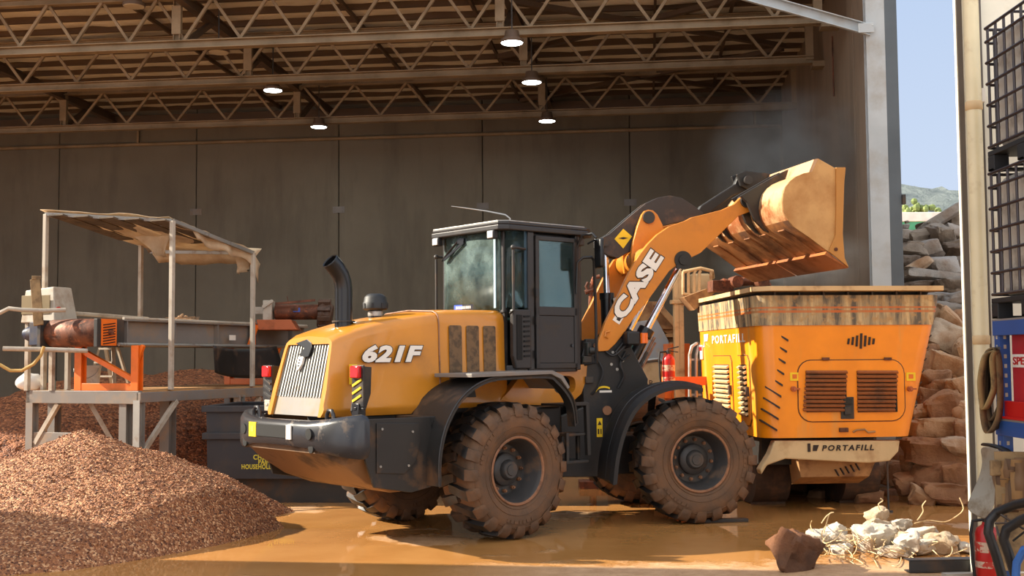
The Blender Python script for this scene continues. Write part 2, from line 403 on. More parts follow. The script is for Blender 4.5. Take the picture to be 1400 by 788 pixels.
# roof: foil faced sheet sagging between purlins
pv = [.2+.78*k for k in range(15)]
mb = MB(); rows = []
for k in range(len(pv)-1):
    for q in range(6):
        f = q/6.; v = pv[k]+(pv[k+1]-pv[k])*f
        row = []
        for i in range(70):
            u = -27+27.4*i/69
            z = 8.46-.10*math.sin(PI*f)*(1+.5*noise.noise(Vector((u*.9, k*3.1, 0))))+.03*noise.noise(Vector((u*2.2, v*3, 5)))
            row.append(bw(u, v, z))
        rows.append(row)
mb.sheet(rows); mb.build('ceiling', M['foil'], smooth=60)['kind'] = 'structure'
mb = MB(); mb.add([bw(u, v, z) for u in (-27.5, .6) for v in (0, VB+.3) for z in (8.56, 8.66)], [(0, 1, 3, 2), (4, 6, 7, 5), (0, 4, 5, 1), (2, 3, 7, 6), (0, 2, 6, 4), (1, 5, 7, 3)])
mb.build('roof', M['col_l'], smooth=0)['kind'] = 'structure'
for k, v in enumerate(pv):
    mb = MB(); mb.ibeam(bw(-26.5, v, 8.40), bw(.1, v, 8.40), .07, .15, .012, channel=1)
    tag(mb.build('purlin', M['beam_dark'], smooth=0), 'dusty roof purlin under the foil, '+ORD[k]+' from the hall front', 'purlin', 'purlins under the roof')
def px_on_v(px_, py_, v):
    d = ray(px_, py_); t = (v+B.o@B.v)/(d[:2]@B.v); P = d*t; return float((P[:2]-B.o)@B.u), float(P[2]+CH)
# trusses (bottom chord, top chord, zigzag webs, end post)
def v_for(px_, py_, z):                       # hall depth at which this sight line reaches height z
    P = ground(px_, py_, z); return B.loc(P).y
VA, VBt, VC = v_for(700, 44, ZC), v_for(700, 97, ZC), v_for(700, 157, ZC)
HT = .86
def truss(v, uend, label, posts, pitch):
    t = thing('roof_truss', label, 'truss', bw(uend, v, ZC), B.a, 'lattice trusses across the hall')
    def L(u, z, dv=0): return Vector((u-uend, dv, z))
    mb = MB(); mb.ibeam(L(-26, 0), L(uend, 0), .18, .15, .02); mb.build('bottom_chord', M['truss'], t, smooth=0, bevel=.004)
    mb = MB(); mb.ibeam(L(-26, HT), L(uend, HT), .14, .13, .02); mb.build('top_chord', M['truss'], t, smooth=0, bevel=.004)
    u = uend-.25; k = 0
    mb0 = MB(); mb0.beam(L(uend-.07, 0), L(uend-.07, HT), .1, .14); mb0.build('end_post', M['truss'], t, smooth=0)
    bmb = MB(); bmb.box(L(uend+.12, -.1), (.3, .3, .1)); bmb.build('bearing_bracket', M['truss'], t, smooth=0)
    i = 0
    while u > -21 and i < 50:
        a, b_ = (L(u, HT-.06), L(u-pitch/2, .07)) if i % 2 == 0 else (L(u, .07), L(u-pitch/2, HT-.06))
        w = MB(); dv = Vector((0, .03*(1 if i % 2 else -1), 0)); w.beam(a+dv, b_+dv, .05, .05); w.build('web_member', M['truss'], t, smooth=0)
        u -= pitch/2; i += 1
    for pu in posts:
        p = MB(); p.ibeam(L(pu, .08), L(pu, HT-.06), .12, .12, .014, up=(1, 0, 0)); p.box(L(pu, HT*.5, -.07), (.16, .012, .5)); p.build('node_post', M['truss'], t, smooth=0)
    return t
PU = []
nodes = {}
for nm, v, pts in (('A', VA, ((243, 40), (684, 25))), ('B', VBt, ((340, 92), (716, 80))), ('C', VC, ((88, 155), (407, 145), (741, 135)))):
    nodes[nm] = [px_on_v(x, y, v)[0] for x, y in pts]
truss(VA, px_on_v(1124, 30, VA)[0], 'lattice roof truss nearest the hall front, topmost in view', nodes['A'], 1.0)
truss(VBt, px_on_v(1112, 85, VBt)[0], 'middle lattice roof truss, second from the hall front', nodes['B'], 1.12)
truss(VC, px_on_v(1091, 145, VC)[0], 'rear lattice roof truss, closest to the back wall', nodes['C'], 1.2)
# beams running into the hall over the truss nodes
uL = sum((nodes['A'][0], nodes['B'][0], nodes['C'][1]))/3; uR = sum((nodes['A'][1], nodes['B'][1], nodes['C'][2]))/3; uFL = nodes['C'][0]
for u, lb in ((uL, 'dark tie beam running into the hall over the left high bay lights'), (uR, 'dark tie beam running into the hall over the right row of lit high bay lights'), (uFL, 'dark tie beam running into the hall at the far left of the roof')):
    t = thing('tie_beam', lb, 'beam', bw(u, 0, 8.1), B.a, 'tie beams along the hall')
    m_ = MB(); m_.ibeam(Vector((0, .3, 0)), Vector((0, VB, 0)), .14, .2, .02); m_.build('beam', M['beam_dark'], t, smooth=0)
    for v in (VA, VBt, VC):
        k_ = MB(); k_.beam(Vector((0, v, -.72)), Vector((0, v+1.15, -.06)), .09, .09); k_.build('knee_brace', M['beam_dark'], t, smooth=0)
for k, u in enumerate((-17.2, -12.4, -8.6, -6.3, -3.0, -1.6)):
    m_ = MB(); m_.beam(bw(u, .3, 8.3), bw(u, VB, 8.3), .05, .08)
    tag(m_.build('bridging_strip', M['beam_dark'], smooth=0), 'thin dark bridging strip between the purlins, '+ORD[5-k]+' from the right hall wall', 'strip', 'bridging strips under the roof')
for (u0, v0, u1, v1), lb in (((-6.2, 2.2, -.4, 6.4), 'dark roof brace running back to the right at the right side of the roof'), ((-6.2, 6.4, -.4, 2.2), 'dark roof brace crossing towards the front at the right side of the roof'), ((-6.2, 6.6, -.4, 10.6), 'rear dark roof brace running back to the right wall'), ((-6.2, 10.6, -.4, 6.6), 'rear dark roof brace crossing towards the front by the right wall')):
    m_ = MB(); m_.beam(bw(u0, v0, 8.16), bw(u1, v1, 8.16), .12, .09)
    tag(m_.build('roof_brace', M['beam_dark'], smooth=0), lb, 'brace')
# eaves beam and conduit along the back wall
m_ = MB(); zc = px_on_v(700, 183, VB)[1]; uc = px_on_v(1069, 178, VB-.05)[0]
m_.tube([bw(-26, VB-.06, zc), bw(uc-.12, VB-.06, zc), bw(uc-.03, VB-.06, zc-.03), bw(uc, VB-.06, zc-.12), bw(uc, VB-.06, 2.2)], .045, 10)
for x in (190, 1032):
    u = px_on_v(x, 183, VB)[0]; m_.beam(bw(u, VB-.05, zc), bw(u, VB-.05, zc+.6), .07, .05)
tag(m_.build('conduit', M['truss']), 'dusty pipe run along the top of the back wall and down its right end', 'pipe')
m_ = MB(); m_.ibeam(bw(-26, VB-.16, zc+.55), bw(-.1, VB-.16, zc+.55), .12, .34, .02, channel=1)
tag(m_.build('eaves_beam', M['beam_dark'], smooth=0), 'dark eaves beam above the pipe on the back wall', 'beam')
m_ = MB()
p = px_on_v(1124, 40, VA-.6); m_.tube([bw(.02, 3.0, 7.4), bw(.02, 3.0, 6.35)], .014, 6)
tag(m_.build('rusty_cable', M['rust']), 'short rusty cable hanging on the right hall wall', 'cable')
# high bay lights
def emit(name, c, s):
    m, nt, b = new_mat(name); b.inputs['Base Color'].default_value = (1, 1, 1, 1); b.inputs['Emission Color'].default_value = c; b.inputs['Emission Strength'].default_value = s
    return m
M['led'] = emit('lit_lamp_diffuser', (.93, 1, .98, 1), 14)
M['led_off'] = paint('unlit_lamp_diffuser', (190, 176, 150), .3)
def high_bay(px_, py_, v, lit, label):
    d = ray(px_, py_); t = (v+B.o@B.v)/(d[:2]@B.v); P = Vector(d*t+np.array([0, 0, CH]))
    t = thing('high_bay_light', label, 'light', P, B.a, 'high bay lights')
    r = .19
    mb = MB(); mb.lathe([(0, r*.96), (.02, r), (.06, r), (.07, r*.72), (.12, r*.66), (.2, r*.6), (.21, .0)], (0, 0, 0), (0, 0, 1), 24); mb.build('lamp_body', M['beam_dark'], t)
    mb = MB(); mb.lathe([(.0, 0), (-.004, r*.9), (.012, r*.95)], (0, 0, 0), (0, 0, 1), 24); mb.build('diffuser', M['led'] if lit else M['led_off'], t)
    mb = MB(); mb.tube([(0, 0, .2), (0, 0, max(.3, 8.1-P.z))], .012, 6); mb.build('hanger', M['dark_steel'], t)
    if lit:
        l = bpy.data.lights.new('lamp_light', 'AREA'); l.shape = 'DISK'; l.size = .3; l.energy = 18; l.color = (.9, 1, .97)
        lo = bpy.data.objects.new('lamp_light', l); COL.objects.link(lo); lo.parent = t; lo.location = (0, 0, -.03)
for a in ((700, 59, VA-.35, 1, 'lit high bay light nearest the camera in the right row'), (727, 113, VBt-.3, 1, 'lit high bay light in the middle of the right row'), (748, 166, VC-.2, 1, 'lit high bay light at the back of the right row'), (373, 124, VBt+.3, 1, 'lit high bay light under the middle truss in the left row'), (436, 174, VC-.2, 1, 'lit high bay light under the rear truss in the left row'), (299, 72, VA+.4, 0, 'unlit high bay light behind the front truss in the left row'), (183, 9, VA-.4, 0, 'unlit high bay light at the upper left in front of the truss')):
    high_bay(*a)
# ------------------------------------------------------------------ sky, sun, camera
sc = bpy.context.scene
w = bpy.data.worlds.new('World'); sc.world = w; w.use_nodes = True; nt = w.node_tree; bg = nt.nodes['Background']
tc = N(nt, 'ShaderNodeTexCoord'); sp = N(nt, 'ShaderNodeSeparateXYZ'); nt.links.new(tc.outputs['Generated'], sp.inputs[0])
up = ramp(nt, sp.outputs['Z'], 0., .45)
view = mixc(nt, up, lin((206, 218, 236)), lin((168, 192, 228)))
cl = ramp(nt, noise_tex(nt, tc.outputs['Generated'], 2.2, 6, .6), .38, .62)
clouds = mixc(nt, cl, (.62, .74, .95, 1), (2.05, 1.98, 1.9, 1))
back = N(nt, 'ShaderNodeMapRange'); back.inputs['From Min'].default_value = .25; back.inputs['From Max'].default_value = -.35; nt.links.new(sp.outputs['Y'], back.inputs['Value'])
nt.links.new(mixc(nt, back.outputs['Result'], view, clouds), bg.inputs['Color']); bg.inputs['Strength'].default_value = 1.0
sun = bpy.data.lights.new('Sun', 'SUN'); sun.energy = 10.5; sun.angle = math.radians(.6); sun.color = (1, .9, .74)
so = bpy.data.objects.new('Sun', sun); COL.objects.link(so)
SUN = Vector((-1, .14, .60)).normalized(); so.rotation_euler = SUN.to_track_quat('Z', 'Y').to_euler(); so.location = SUN*30
cd = bpy.data.cameras.new('Camera'); cam = bpy.data.objects.new('Camera', cd); COL.objects.link(cam); sc.camera = cam
cd.sensor_width = 36; cd.lens = F/1400*36; cd.clip_end = 3000; cd.clip_start = .1
c_, s_ = math.cos(PITCH), math.sin(PITCH)
fw, upv, rt = Vector((0, c_, s_)), Vector((0, -s_, c_)), Vector((1, 0, 0))
cr, sr = math.cos(ROLL), math.sin(ROLL)
ex, ey, ez = rt*cr-upv*sr, rt*sr+upv*cr, -fw
cam.matrix_world = Matrix(((ex.x, ey.x, ez.x, 0), (ex.y, ey.y, ez.y, 0), (ex.z, ey.z, ez.z, CH), (0, 0, 0, 1)))
vs = sc.view_settings; vs.view_transform = 'Standard'; vs.look = 'None'; vs.exposure = 0.16; vs.gamma = 1; vs.use_curve_mapping = False
try: sc.cycles.use_denoising = True
except Exception: pass
# ================================================================== wheel loader
R = Fr(-.736, 13.22, 40.1); FF = Fr(1.826, 14.513, 13.46)
loader = frame_thing('wheel_loader', 'orange and black articulated wheel loader with raised bucket, numbered 621F', 'wheel loader', R)
_fo = R.loc((FF.x, FF.y, 0)); _fa = FF.a-R.a
def V3(a, b, c): return Vector((a, b, c))
def sideR(v0):      # outline (u,z) given thickness along v
    return lambda a, b, t: V3(a, v0+t, b)
def rp(mb, name, mat, **k): return mb.build(name, mat, loader, **k)
def fp(mb, name, mat, **k):
    o = mb.build(name, mat, loader, **k); o.location = (_fo.x, _fo.y, 0); o.rotation_euler = (0, 0, _fa); return o
def plateR(pts, v0, v1): return MB().prism(pts, lambda a, b, t: V3(a, t, b), v0, v1)
def tr(fr, pts, v): return [fr.lat(x, y, v) for x, y in pts]
# ---- wheels
TR = .71
def make_wheel():
    mb = MB()
    # rim barrel and disc, outer side at -y
    mb.lathe([(-.235, .352), (-.235, .33), (-.19, .305), (-.03, .285), (-.0, .262), (.01, .12), (.02, .10), (.02, .0)], (0, 0, 0), (0, 1, 0), 40)
    mb.lathe([(.235, .352), (.235, .33), (.15, .30), (-.04, .29)], (0, 0, 0), (0, 1, 0), 40)
    wheel = mb.build('wheel', M['rim'])
    t = MB(); prof = [(-.215, .335), (-.235, .36), (-.262, .43), (-.272, .50), (-.268, .56), (-.25, .625), (-.215, .655), (-.1, .664), (0, .667), (.1, .664), (.215, .655), (.25, .625), (.268, .56), (.272, .5), (.262, .43), (.235, .36), (.215, .335)]
    t.mat(0).lathe(prof, (0, 0, 0), (0, 1, 0), 72)
    # raised bands on the sidewalls
    for sgn in (-1, 1):
        for r0, r1, hh in ((.385, .395, .007), (.455, .462, .006), (.585, .598, .008)):
            def yy(r): 
                for (h0, q0), (h1, q1) in zip(prof[:6], prof[1:7]):
                    if q0 <= r <= q1: return (h0+(h1-h0)*(r-q0)/(q1-q0))
                return -.27
            t.lathe([(sgn*(-yy(r0))*-1 if 0 else sgn*yy(r0)*1, r0), (sgn*(yy(r0)-hh), r0+.003), (sgn*(yy(r1)-hh), r1-.003), (sgn*yy(r1), r1)], (0, 0, 0), (0, 1, 0), 72)
        # moulded letters suggested as blocks between the bands
        for g in range(3):
            for k in range(7):
                a = g*2*PI/3+k*.105+.3; r = .525; y = sgn*-.271*-1
                c = V3(r*math.cos(a), -.272*(-sgn)*-1*-1, r*math.sin(a))
                t.box((c.x, sgn*-.274, c.z), (.028+.012*(k % 3), .010, .034), M=Matrix.Rotation(-a+PI/2, 3, 'Y'))
    t.mat(1); nl = 20
    for sgn in (-1, 1):
        for k in range(nl):
            a0 = 2*PI*(k+(.5 if sgn > 0 else 0))/nl
            secs = [(-.05, .085, 0, .652, .706), (.05, .10, .03, .652, .71), (.15, .105, .075, .648, .709), (.225, .115, .10, .64, .700), (.272, .118, .11, .60, .655), (.281, .105, .115, .565, .60)]
            rings = []
            for y, wd, sk, rb, rt_ in secs:
                ring = []
                for rr, s2 in ((rb, -.5), (rt_, -.42), (rt_, .42), (rb, .5)):
                    a = a0+sk+s2*wd*1.65
                    ring.append(V3(rr*math.cos(a), sgn*y, rr*math.sin(a)))
                rings.append(ring)
            base = len(t.v); t.v += [tuple(p) for r in rings for p in r]
            fs = [(0, 1, 2, 3), tuple(range(len(rings)*4-1, len(rings)*4-5, -1))]
            for i in range(len(rings)-1):
                for q in range(4): fs.append((i*4+q, i*4+(q+1) % 4, (i+1)*4+(q+1) % 4, (i+1)*4+q))
            for f in fs: t.f.append(tuple(x+base for x in f)); t.m.append(0 if min(f) >= 12 else 1)
    t.build('tyre', [M['rubber_mud'], M['rubber']], wheel, smooth=38)
    g = MB(); g.lathe([(-.242, .362), (-.25, .355), (-.248, .338), (-.225, .326), (-.19, .318), (-.19, .308)], (0, 0, 0), (0, 1, 0), 48); g.build('rim_ring', M['rim_ring'], wheel)
    h = MB(); h.lathe([(.01, .175), (-.05, .172), (-.065, .155), (-.075, .11), (-.115, .10), (-.13, .085), (-.13, .06), (-.14, .055), (-.14, 0)], (0, 0, 0), (0, 1, 0), 32); h.build('hub', M['rim'], wheel)
    nn = MB()
    for k in range(12):
        a = 2*PI*k/12+.1; c = V3(.225*math.cos(a), .005, .225*math.sin(a)); nn = MB(); nn.cyl(c, c+V3(0, -.035, 0), .021, n=6); nn.cyl(c+V3(0, -.035, 0), c+V3(0, -.055, 0), .012, n=8); nn.build('wheel_nut', M['rim_ring'], wheel)
    return wheel
w0 = make_wheel()
def put_wheel(w, fr_front, v, spin):
    w.parent = loader
    P = R.loc(FF.w((0, v, TR))) if fr_front else V3(0, v, TR)
    rz = (_fa if fr_front else 0)+(PI if v > 0 else 0)
    w.location = P; w.rotation_mode = 'XYZ'
    w.rotation_euler = (Matrix.Rotation(rz, 3, 'Z')@Matrix.Rotation(spin, 3, 'Y')).to_euler()
put_wheel(w0, 0, -.98, .1)
for a in ((0, .98, .5), (1, -.98, .75), (1, .98, .3)):
    put_wheel(copy_tree(w0), *a)
# axles
for fn in (rp, fp):
    mb = MB(); mb.cyl((0, -.75, TR), (0, .75, TR), .14, n=20); mb.ball((0, 0, TR), .27, 20, 12); mb.cyl((0, -.74, TR), (0, -.5, TR), .24, .18, n=24); mb.cyl((0, .74, TR), (0, .5, TR), .24, .18, n=24)
    fn(mb, 'axle', M['black_mud'])
# ---- engine hood (lofted, rear to front)
def hood_section(ub, ut, wb, wt, zt, zb=1.31):
    pts = [(wb-.02, 0.0), (wb+.012, .06), (wb+.016, .10), (wb-.004, .15), (wb-.008, .35), (None, .62), (None, .88), (None, .955), (None, .985), (None, 1.0), (0, 1.0)]
    half = []
    for k, (wv, f) in enumerate(pts):
        z = zb+(zt-zb)*f; u = ub+(ut-ub)*f
        wv2 = wv
        if wv is None:
            wv2 = {5: wb-.008+(wt-wb)*.55, 6: wt-.004, 7: wt-.02, 8: wt-.05, 9: wt-.11}[k]
        if k >= 9: z += .012 if k == 9 else .035
        half.append(V3(u, wv2, z))
    return half
def hood_ring(s):
    h = hood_section(*s); return [V3(p.x, -p.y, p.z) for p in h]+[p for p in reversed(h[:-1])]
S = [(-1.95, -1.77, .545, .475, 2.085), (-1.90, -1.70, .555, .495, 2.125), (-1.75, -1.5, .56, .52, 2.185), (-1.45, -1.25, .565, .535, 2.25), (-1.0, -.9, .57, .545, 2.315), (-.53, -.53, .575, .55, 2.362)]
rings = [hood_ring(s) for s in S]
mb = MB(); mb.sheet(rings)
r0 = rings[0]; n = len(r0)
inner = []
for p in r0:
    f = (p.z-1.31)/(2.085-1.31)
    q = V3(p.x, max(-.475+.045*f, min(.475-.045*f, p.y*.9)), min(p.z, 2.035)); q.x = -1.95+.18*(q.z-1.31)/.775; inner.append(q)
mb.strip(r0, inner); rec = [q+V3(.045, 0, 0) for q in inner]; mb.strip(inner, rec)
hood = rp(mb, 'engine_hood', M['case_yellow'], smooth=50)
S2 = [(-.515, -.515, .578, .555, 2.372), (-.2, -.2, .58, .56, 2.39), (.25, .25, .58, .56, 2.40), (.38, .38, .57, .55, 2.40), (.44, .44, .53, .51, 2.37)]
mb = MB(); rr = [hood_ring(s) for s in S2]; mb.sheet(rr); mb.add(rr[-1], [tuple(range(len(rr[-1])))])
mb.add(rr[0], [tuple(range(len(rr[0])))])
side = rp(mb, 'rear_side_panel', M['case_yellow'], smooth=50)
# hood seam lip (pale edge strip) and top details
mb = MB(); mb.tube([p+V3(.0, 0, .006) for p in hood_ring((-.522, -.522, .58, .556, 2.368))], .009, 6); mb.build('seam_strip', M['rim_ring'], hood)
mb = MB()
for k in range(3):
    c = -.40+.235*k
    mb.prism([(c, 1.62), (c+.17, 1.62), (c+.17, 2.22), (c+.155, 2.235), (c+.015, 2.235), (c, 2.22)], lambda a, b, t: V3(a, -.572+t-(b-1.6)*-.018, b), -.012, .0)
mesh_grey = paint('dusty_intake_mesh', (112, 84, 54), .6, dirt=(84, 66, 48), dscale=8, lo=.45, hi=.6)
mb.build('intake_screen', mesh_grey, side, bevel=.004)
# grille
mb = MB(); mb.mat(0)
def gp(v, z, d=0): return V3(-1.95+.18*(z-1.31)/.775+.03+d, v, z)
mb.add([gp(-.46, 1.5, .02), gp(.46, 1.5, .02), gp(.43, 2.05, .02), gp(-.43, 2.05, .02)], [(0, 1, 2, 3)])
mb.mat(1)
for k in range(17):
    f = -1+2*k/16
    mb.beam(gp(f*.455, 1.5), gp(f*.425, 2.03), .02, .022, (1, 0, 0))
grille = mb.build('grille', [M['dark'], M['steel']], hood, smooth=0)
mb = MB(); mb.add([gp(-.478, 1.315, -.0), gp(.478, 1.315, -.0), gp(.467, 1.505, -.0), gp(-.467, 1.505, -.0), gp(-.478, 1.315, .03), gp(.478, 1.315, .03), gp(.467, 1.505, .03), gp(-.467, 1.505, .03)], [(0, 1, 2, 3), (7, 6, 5, 4), (0, 4, 5, 1), (1, 5, 6, 2), (2, 6, 7, 3), (3, 7, 4, 0)])
mb.build('grille_panel', M['grey_paint'], hood, smooth=0)
mb = MB(); mb.mat(0).prism([(.22, 2.05), (.02, 2.0), (.10, 1.93), (.0, 1.90), (-.10, 1.91), (-.13, 2.0), (-.10, 2.05), (.0, 2.09)], lambda a, b, t: gp(a+.03, b, -.04+t), 0, .03)
mb.mat(1).prism([(.10, 1.91), (-.01, 1.91), (-.0, 1.83), (.05, 1.765), (.10, 1.83)], lambda a, b, t: gp(a+.03, b, -.045+t), 0, .03)
mb.mat(0)
for k in range(3): mb.prism([(.075, 1.885-.03*k), (.03, 1.885-.03*k), (.05, 1.865-.03*k)], lambda a, b, t: gp(a+.03, b, -.052+t), 0, .02)
mb.build('emblem', [M['black_clean'], M['white']], grille, smooth=0, bevel=.004)
# exhaust and pre-cleaner
mb = MB(); pth = [(-1.42, -.1, 2.15), (-1.42, -.1, 2.6), (-1.43, -.1, 2.68), (-1.46, -.1, 2.76), (-1.52, -.1, 2.84), (-1.585, -.1, 2.9)]
mb.tube(pth, .092, 24, caps=False); mb.tube([V3(*p) for p in pth], .082, 24, caps=False)
d_ = (V3(*pth[-1])-V3(*pth[-2])).normalized(); mb.lathe([(-.005, .08), (.006, .087), (-.005, .094)], pth[-1], d_, 24)
rp(mb, 'exhaust_stack', M['black_clean'])
mb = MB(); mb.lathe([(0, .12), (.012, .12), (.014, .0)], (-1.42, -.1, 2.268), (0, 0, 1), 24); rp(mb, 'exhaust_collar', M['dark_steel'])
mb = MB(); mb.lathe([(0, .075), (.13, .075)], (-.98, -.03, 2.28), (0, 0, 1), 24); mb.lathe([(.12, .0), (.125, .12), (.14, .135), (.2, .135), (.215, .125), (.26, .118), (.29, .09), (.3, .06), (.302, 0)], (-.98, -.03, 2.28), (0, 0, 1), 28)
for k in range(8):
    a = k*PI/4; mb.box((-.98+.125*math.cos(a), -.03+.125*math.sin(a), 2.45), (.03, .02, .05), a)
pc = rp(mb, 'air_precleaner', M['plastic']); mb = MB(); mb.lathe([(.06, .079), (.085, .081), (.11, .079)], (-.98, -.03, 2.28), (0, 0, 1), 24); mb.build('clamp_ring', M['steel'], pc)
# 621F lettering on the near side
def side_pt(px_, py_, v): u, z = R.lat(px_, py_, v); return V3(u, v, z)
a, b_, c = side_pt(495, 496, -.575), side_pt(578, 493, -.575), side_pt(497, 471, -.575)
text_mesh('621F', 'model_number', M['white'], hood, V3(a.x, -.578, a.z), (1, 0, 0), (0, .02, 1), b_.x-a.x, c.z-a.z-.005, .006, shear=.26, bold=.05, spacing=1.06, outline=M['decal_dark'], ol=.03)
mb = MB(); q = side_pt(483, 512, -.575); mb.mat(0).box((q.x, -.573, q.z), (.09, .006, .2)); mb.mat(1).box((q.x, -.577, q.z+.03), (.05, .004, .06)); mb.build('warning_sticker', [M['yellow'], M['decal_dark']], hood, smooth=0)
# ---- rear lamp brackets
for s in (-1, 1):
    mb = MB(); u0 = -1.72
    mb.prism([(-.02, 1.27), (.10, 1.27), (.10, 1.38), (.16, 1.54), (.17, 1.80), (-.02, 1.82), (-.03, 1.54), (-.06, 1.38)], lambda a, b, t: V3(u0+a, s*(.80+t), b), 0, .03)
    mb.box((u0-.03, s*.90, 1.62), (.02, .20, .40)); mb.box((u0-.02, s*.9, 1.40), (.03, .18, .02))
    br = rp(mb, 'lamp_bracket', M['black'], smooth=0, bevel=.004)
    mb = MB(); mb.box((u0-.055, s*.89, 1.755), (.05, .15, .12)); mb.build('tail_lamp', M['red_lens'], br, bevel=.012)
    mb = MB()
    for k in range(3): mb.beam((u0-.045, s*.82, 1.47+.075*k), (u0-.045, s*.97, 1.53+.075*k), .012, .022, (0, 0, 1))
    mb.build('lamp_guard', M['yellow'] if s < 0 else M['dark_steel'], br)
    mb = MB(); mb.box((u0-.04, s*.88, 1.39), (.03, .12, .12)); mb.box((u0-.058, s*.88, 1.40), (.01, .05, .03)); mb.build('socket_box', M['black_clean'] if s < 0 else M['pale_steel'], br, bevel=.006)
# ---- bumper / counterweight
path = [(-1.79, -1.165), (-1.84, -1.165), (-1.90, -1.15), (-1.97, -1.09), (-2.05, -.96), (-2.105, -.78), (-2.135, -.55), (-2.15, -.25), (-2.15, .25), (-2.135, .55), (-2.105, .78), (-2.05, .96), (-1.97, 1.09), (-1.90, 1.15), (-1.84, 1.165), (-1.79, 1.165)]
rings = []
for i, (u, v) in enumerate(path):
    p0 = path[max(i-1, 0)]; p1 = path[min(i+1, len(path)-1)]
    tx = Vector((p1[0]-p0[0], p1[1]-p0[1])).normalized(); nx = Vector((-tx.y, tx.x)) ; nx = nx if nx.x*(u+1.2)+nx.y*v > 0 else -nx
    e = abs(v)/1.17; zt = 1.285+.07*max(0, e-.55)/.45; zb = 1.03-.10*max(0, e-.4)/.6; 
    if i in (0, len(path)-1): zt -= .015; zb += .015
    th = .16
    prof = [(-th, zb+.03), (-.03, zb), (-.004, zb+.045), (.0, zb+.12), (-.004, zt-.06), (-.04, zt-.006), (-.09, zt), (-th, zt-.01)]
    rings.append([V3(u+nx.x*o, v+nx.y*o, z) for o, z in prof])
mb = MB(); mb.sheet([r+[r[0]] for r in rings]); mb.add(rings[0], [tuple(range(8))]); mb.add(rings[-1], [tuple(range(8))])
M['bumper'] = paint('scuffed_black_bumper', (44, 44, 47), .27, dirt=(122, 98, 74), dscale=1.4, lo=.62, hi=.75)
bumper = rp(mb, 'counterweight_bumper', M['bumper'], smooth=60)
mb = MB(); mb.box((-2.147, .10, 1.165), (.012, .62, .13)); mb.build('bumper_slot', M['dark'], bumper, bevel=.01)
mb = MB(); mb.mat(0).box((-2.142, .50, 1.165), (.012, .15, .15)); mb.mat(1).box((-2.149, .5, 1.17), (.004, .06, .06)); mb.build('width_sticker', [M['yellow'], M['stencil']], bumper, smooth=0)
mb = MB(); mb.box((-2.155, -.27, 1.165), (.012, .09, .14)); mb.build('paper_sticker', M['white'], bumper, smooth=0)
for v, uu, z, r in ((-.62, -2.136, 1.16, .055), (.75, -2.118, 1.16, .055), (-.62, -2.11, 1.02, .045), (.75, -2.10, 1.02, .045)):
    mb = MB(); mb.lathe([(-.006, .0), (-.004, r), (.02, r)], (uu, v, z), (1, 0, 0), 16); mb.build('tow_hole', M['dark'], bumper)
for v in (-.76, .72):
    mb = MB(); mb.tube([V3(-1.98, v-.06, 1.27), V3(-1.98, v-.06, 1.34), V3(-1.98, v-.03, 1.385), V3(-1.98, v+.03, 1.385), V3(-1.98, v+.06, 1.34), V3(-1.98, v+.06, 1.27)], .02, 8); mb.build('lifting_eye', M['bumper'], bumper)
# lower counterweight: tapers forward and down, tan mud underneath
def low_sec(u, zt, zb, w1, w2): return [V3(u, -w1, zt), V3(u, -w2, zb), V3(u, w2, zb), V3(u, w1, zt)]
mb = MB(); rs = [low_sec(-2.06, 1.06, .97, .80, .72), low_sec(-1.86, 1.06, .84, 1.02, .86), low_sec(-1.6, 1.06, .66, 1.0, .80), low_sec(-1.30, 1.06, .55, .98, .78), low_sec(-1.0, 1.06, .55, .98, .78)]
mb.sheet([r+[r[0]] for r in rs]); mb.add(rs[0], [(0, 1, 2, 3)]); mb.add(rs[-1], [(0, 1, 2, 3)])
M['belly'] = paint('mud_caked_belly', (122, 94, 68), .6, dirt=(62, 54, 48), dscale=1.4, lo=.5, hi=.66)
rp(mb, 'lower_counterweight', M['belly'], smooth=30, bevel=.012)
# side plates between bumper and rear fender
for s in (-1, 1):
    mb = MB(); mb.prism([(-1.74, 1.30), (-.98, 1.30), (-.93, 1.1), (-.96, .60), (-1.2, .56), (-1.64, .64), (-1.74, .9)], lambda a, b, t: V3(a, s*(.98+t), b), 0, .03)
    sp_ = rp(mb, 'side_cover', M['black_mud'], smooth=0, bevel=.006)
    mb = MB(); mb.prism([(-1.62, 1.26), (-1.12, 1.24), (-1.10, 1.08), (-1.16, .86), (-1.3, .75), (-1.62, .78)], lambda a, b, t: V3(a, s*(1.012+t), b), 0, .012)
    mb.build('access_plate', M['black_mud'], sp_, smooth=0, bevel=.004)
    mb = MB()
    for a, b in ((-1.2, 1.16), (-1.58, .84), (-1.56, 1.2), (-1.25, .83)): mb.cyl((a, s*1.02, b), (a, s*1.035, b), .013, n=6)
    mb.build('cover_bolt', M['steel'], sp_)
# main rear frame rails
mb = MB(); mb.box2((-1.5, -.5, .75), (.9, .5, 1.31)); mb.box2((.9, -.36, .55), (1.36, .36, .78)); mb.box2((.9, -.36, 1.1), (1.40, .36, 1.3)); mb.box2((-1.05, -.98, 1.16), (-.8, .98, 1.30))
rp(mb, 'rear_frame', M['black_mud'], smooth=0, bevel=.01)
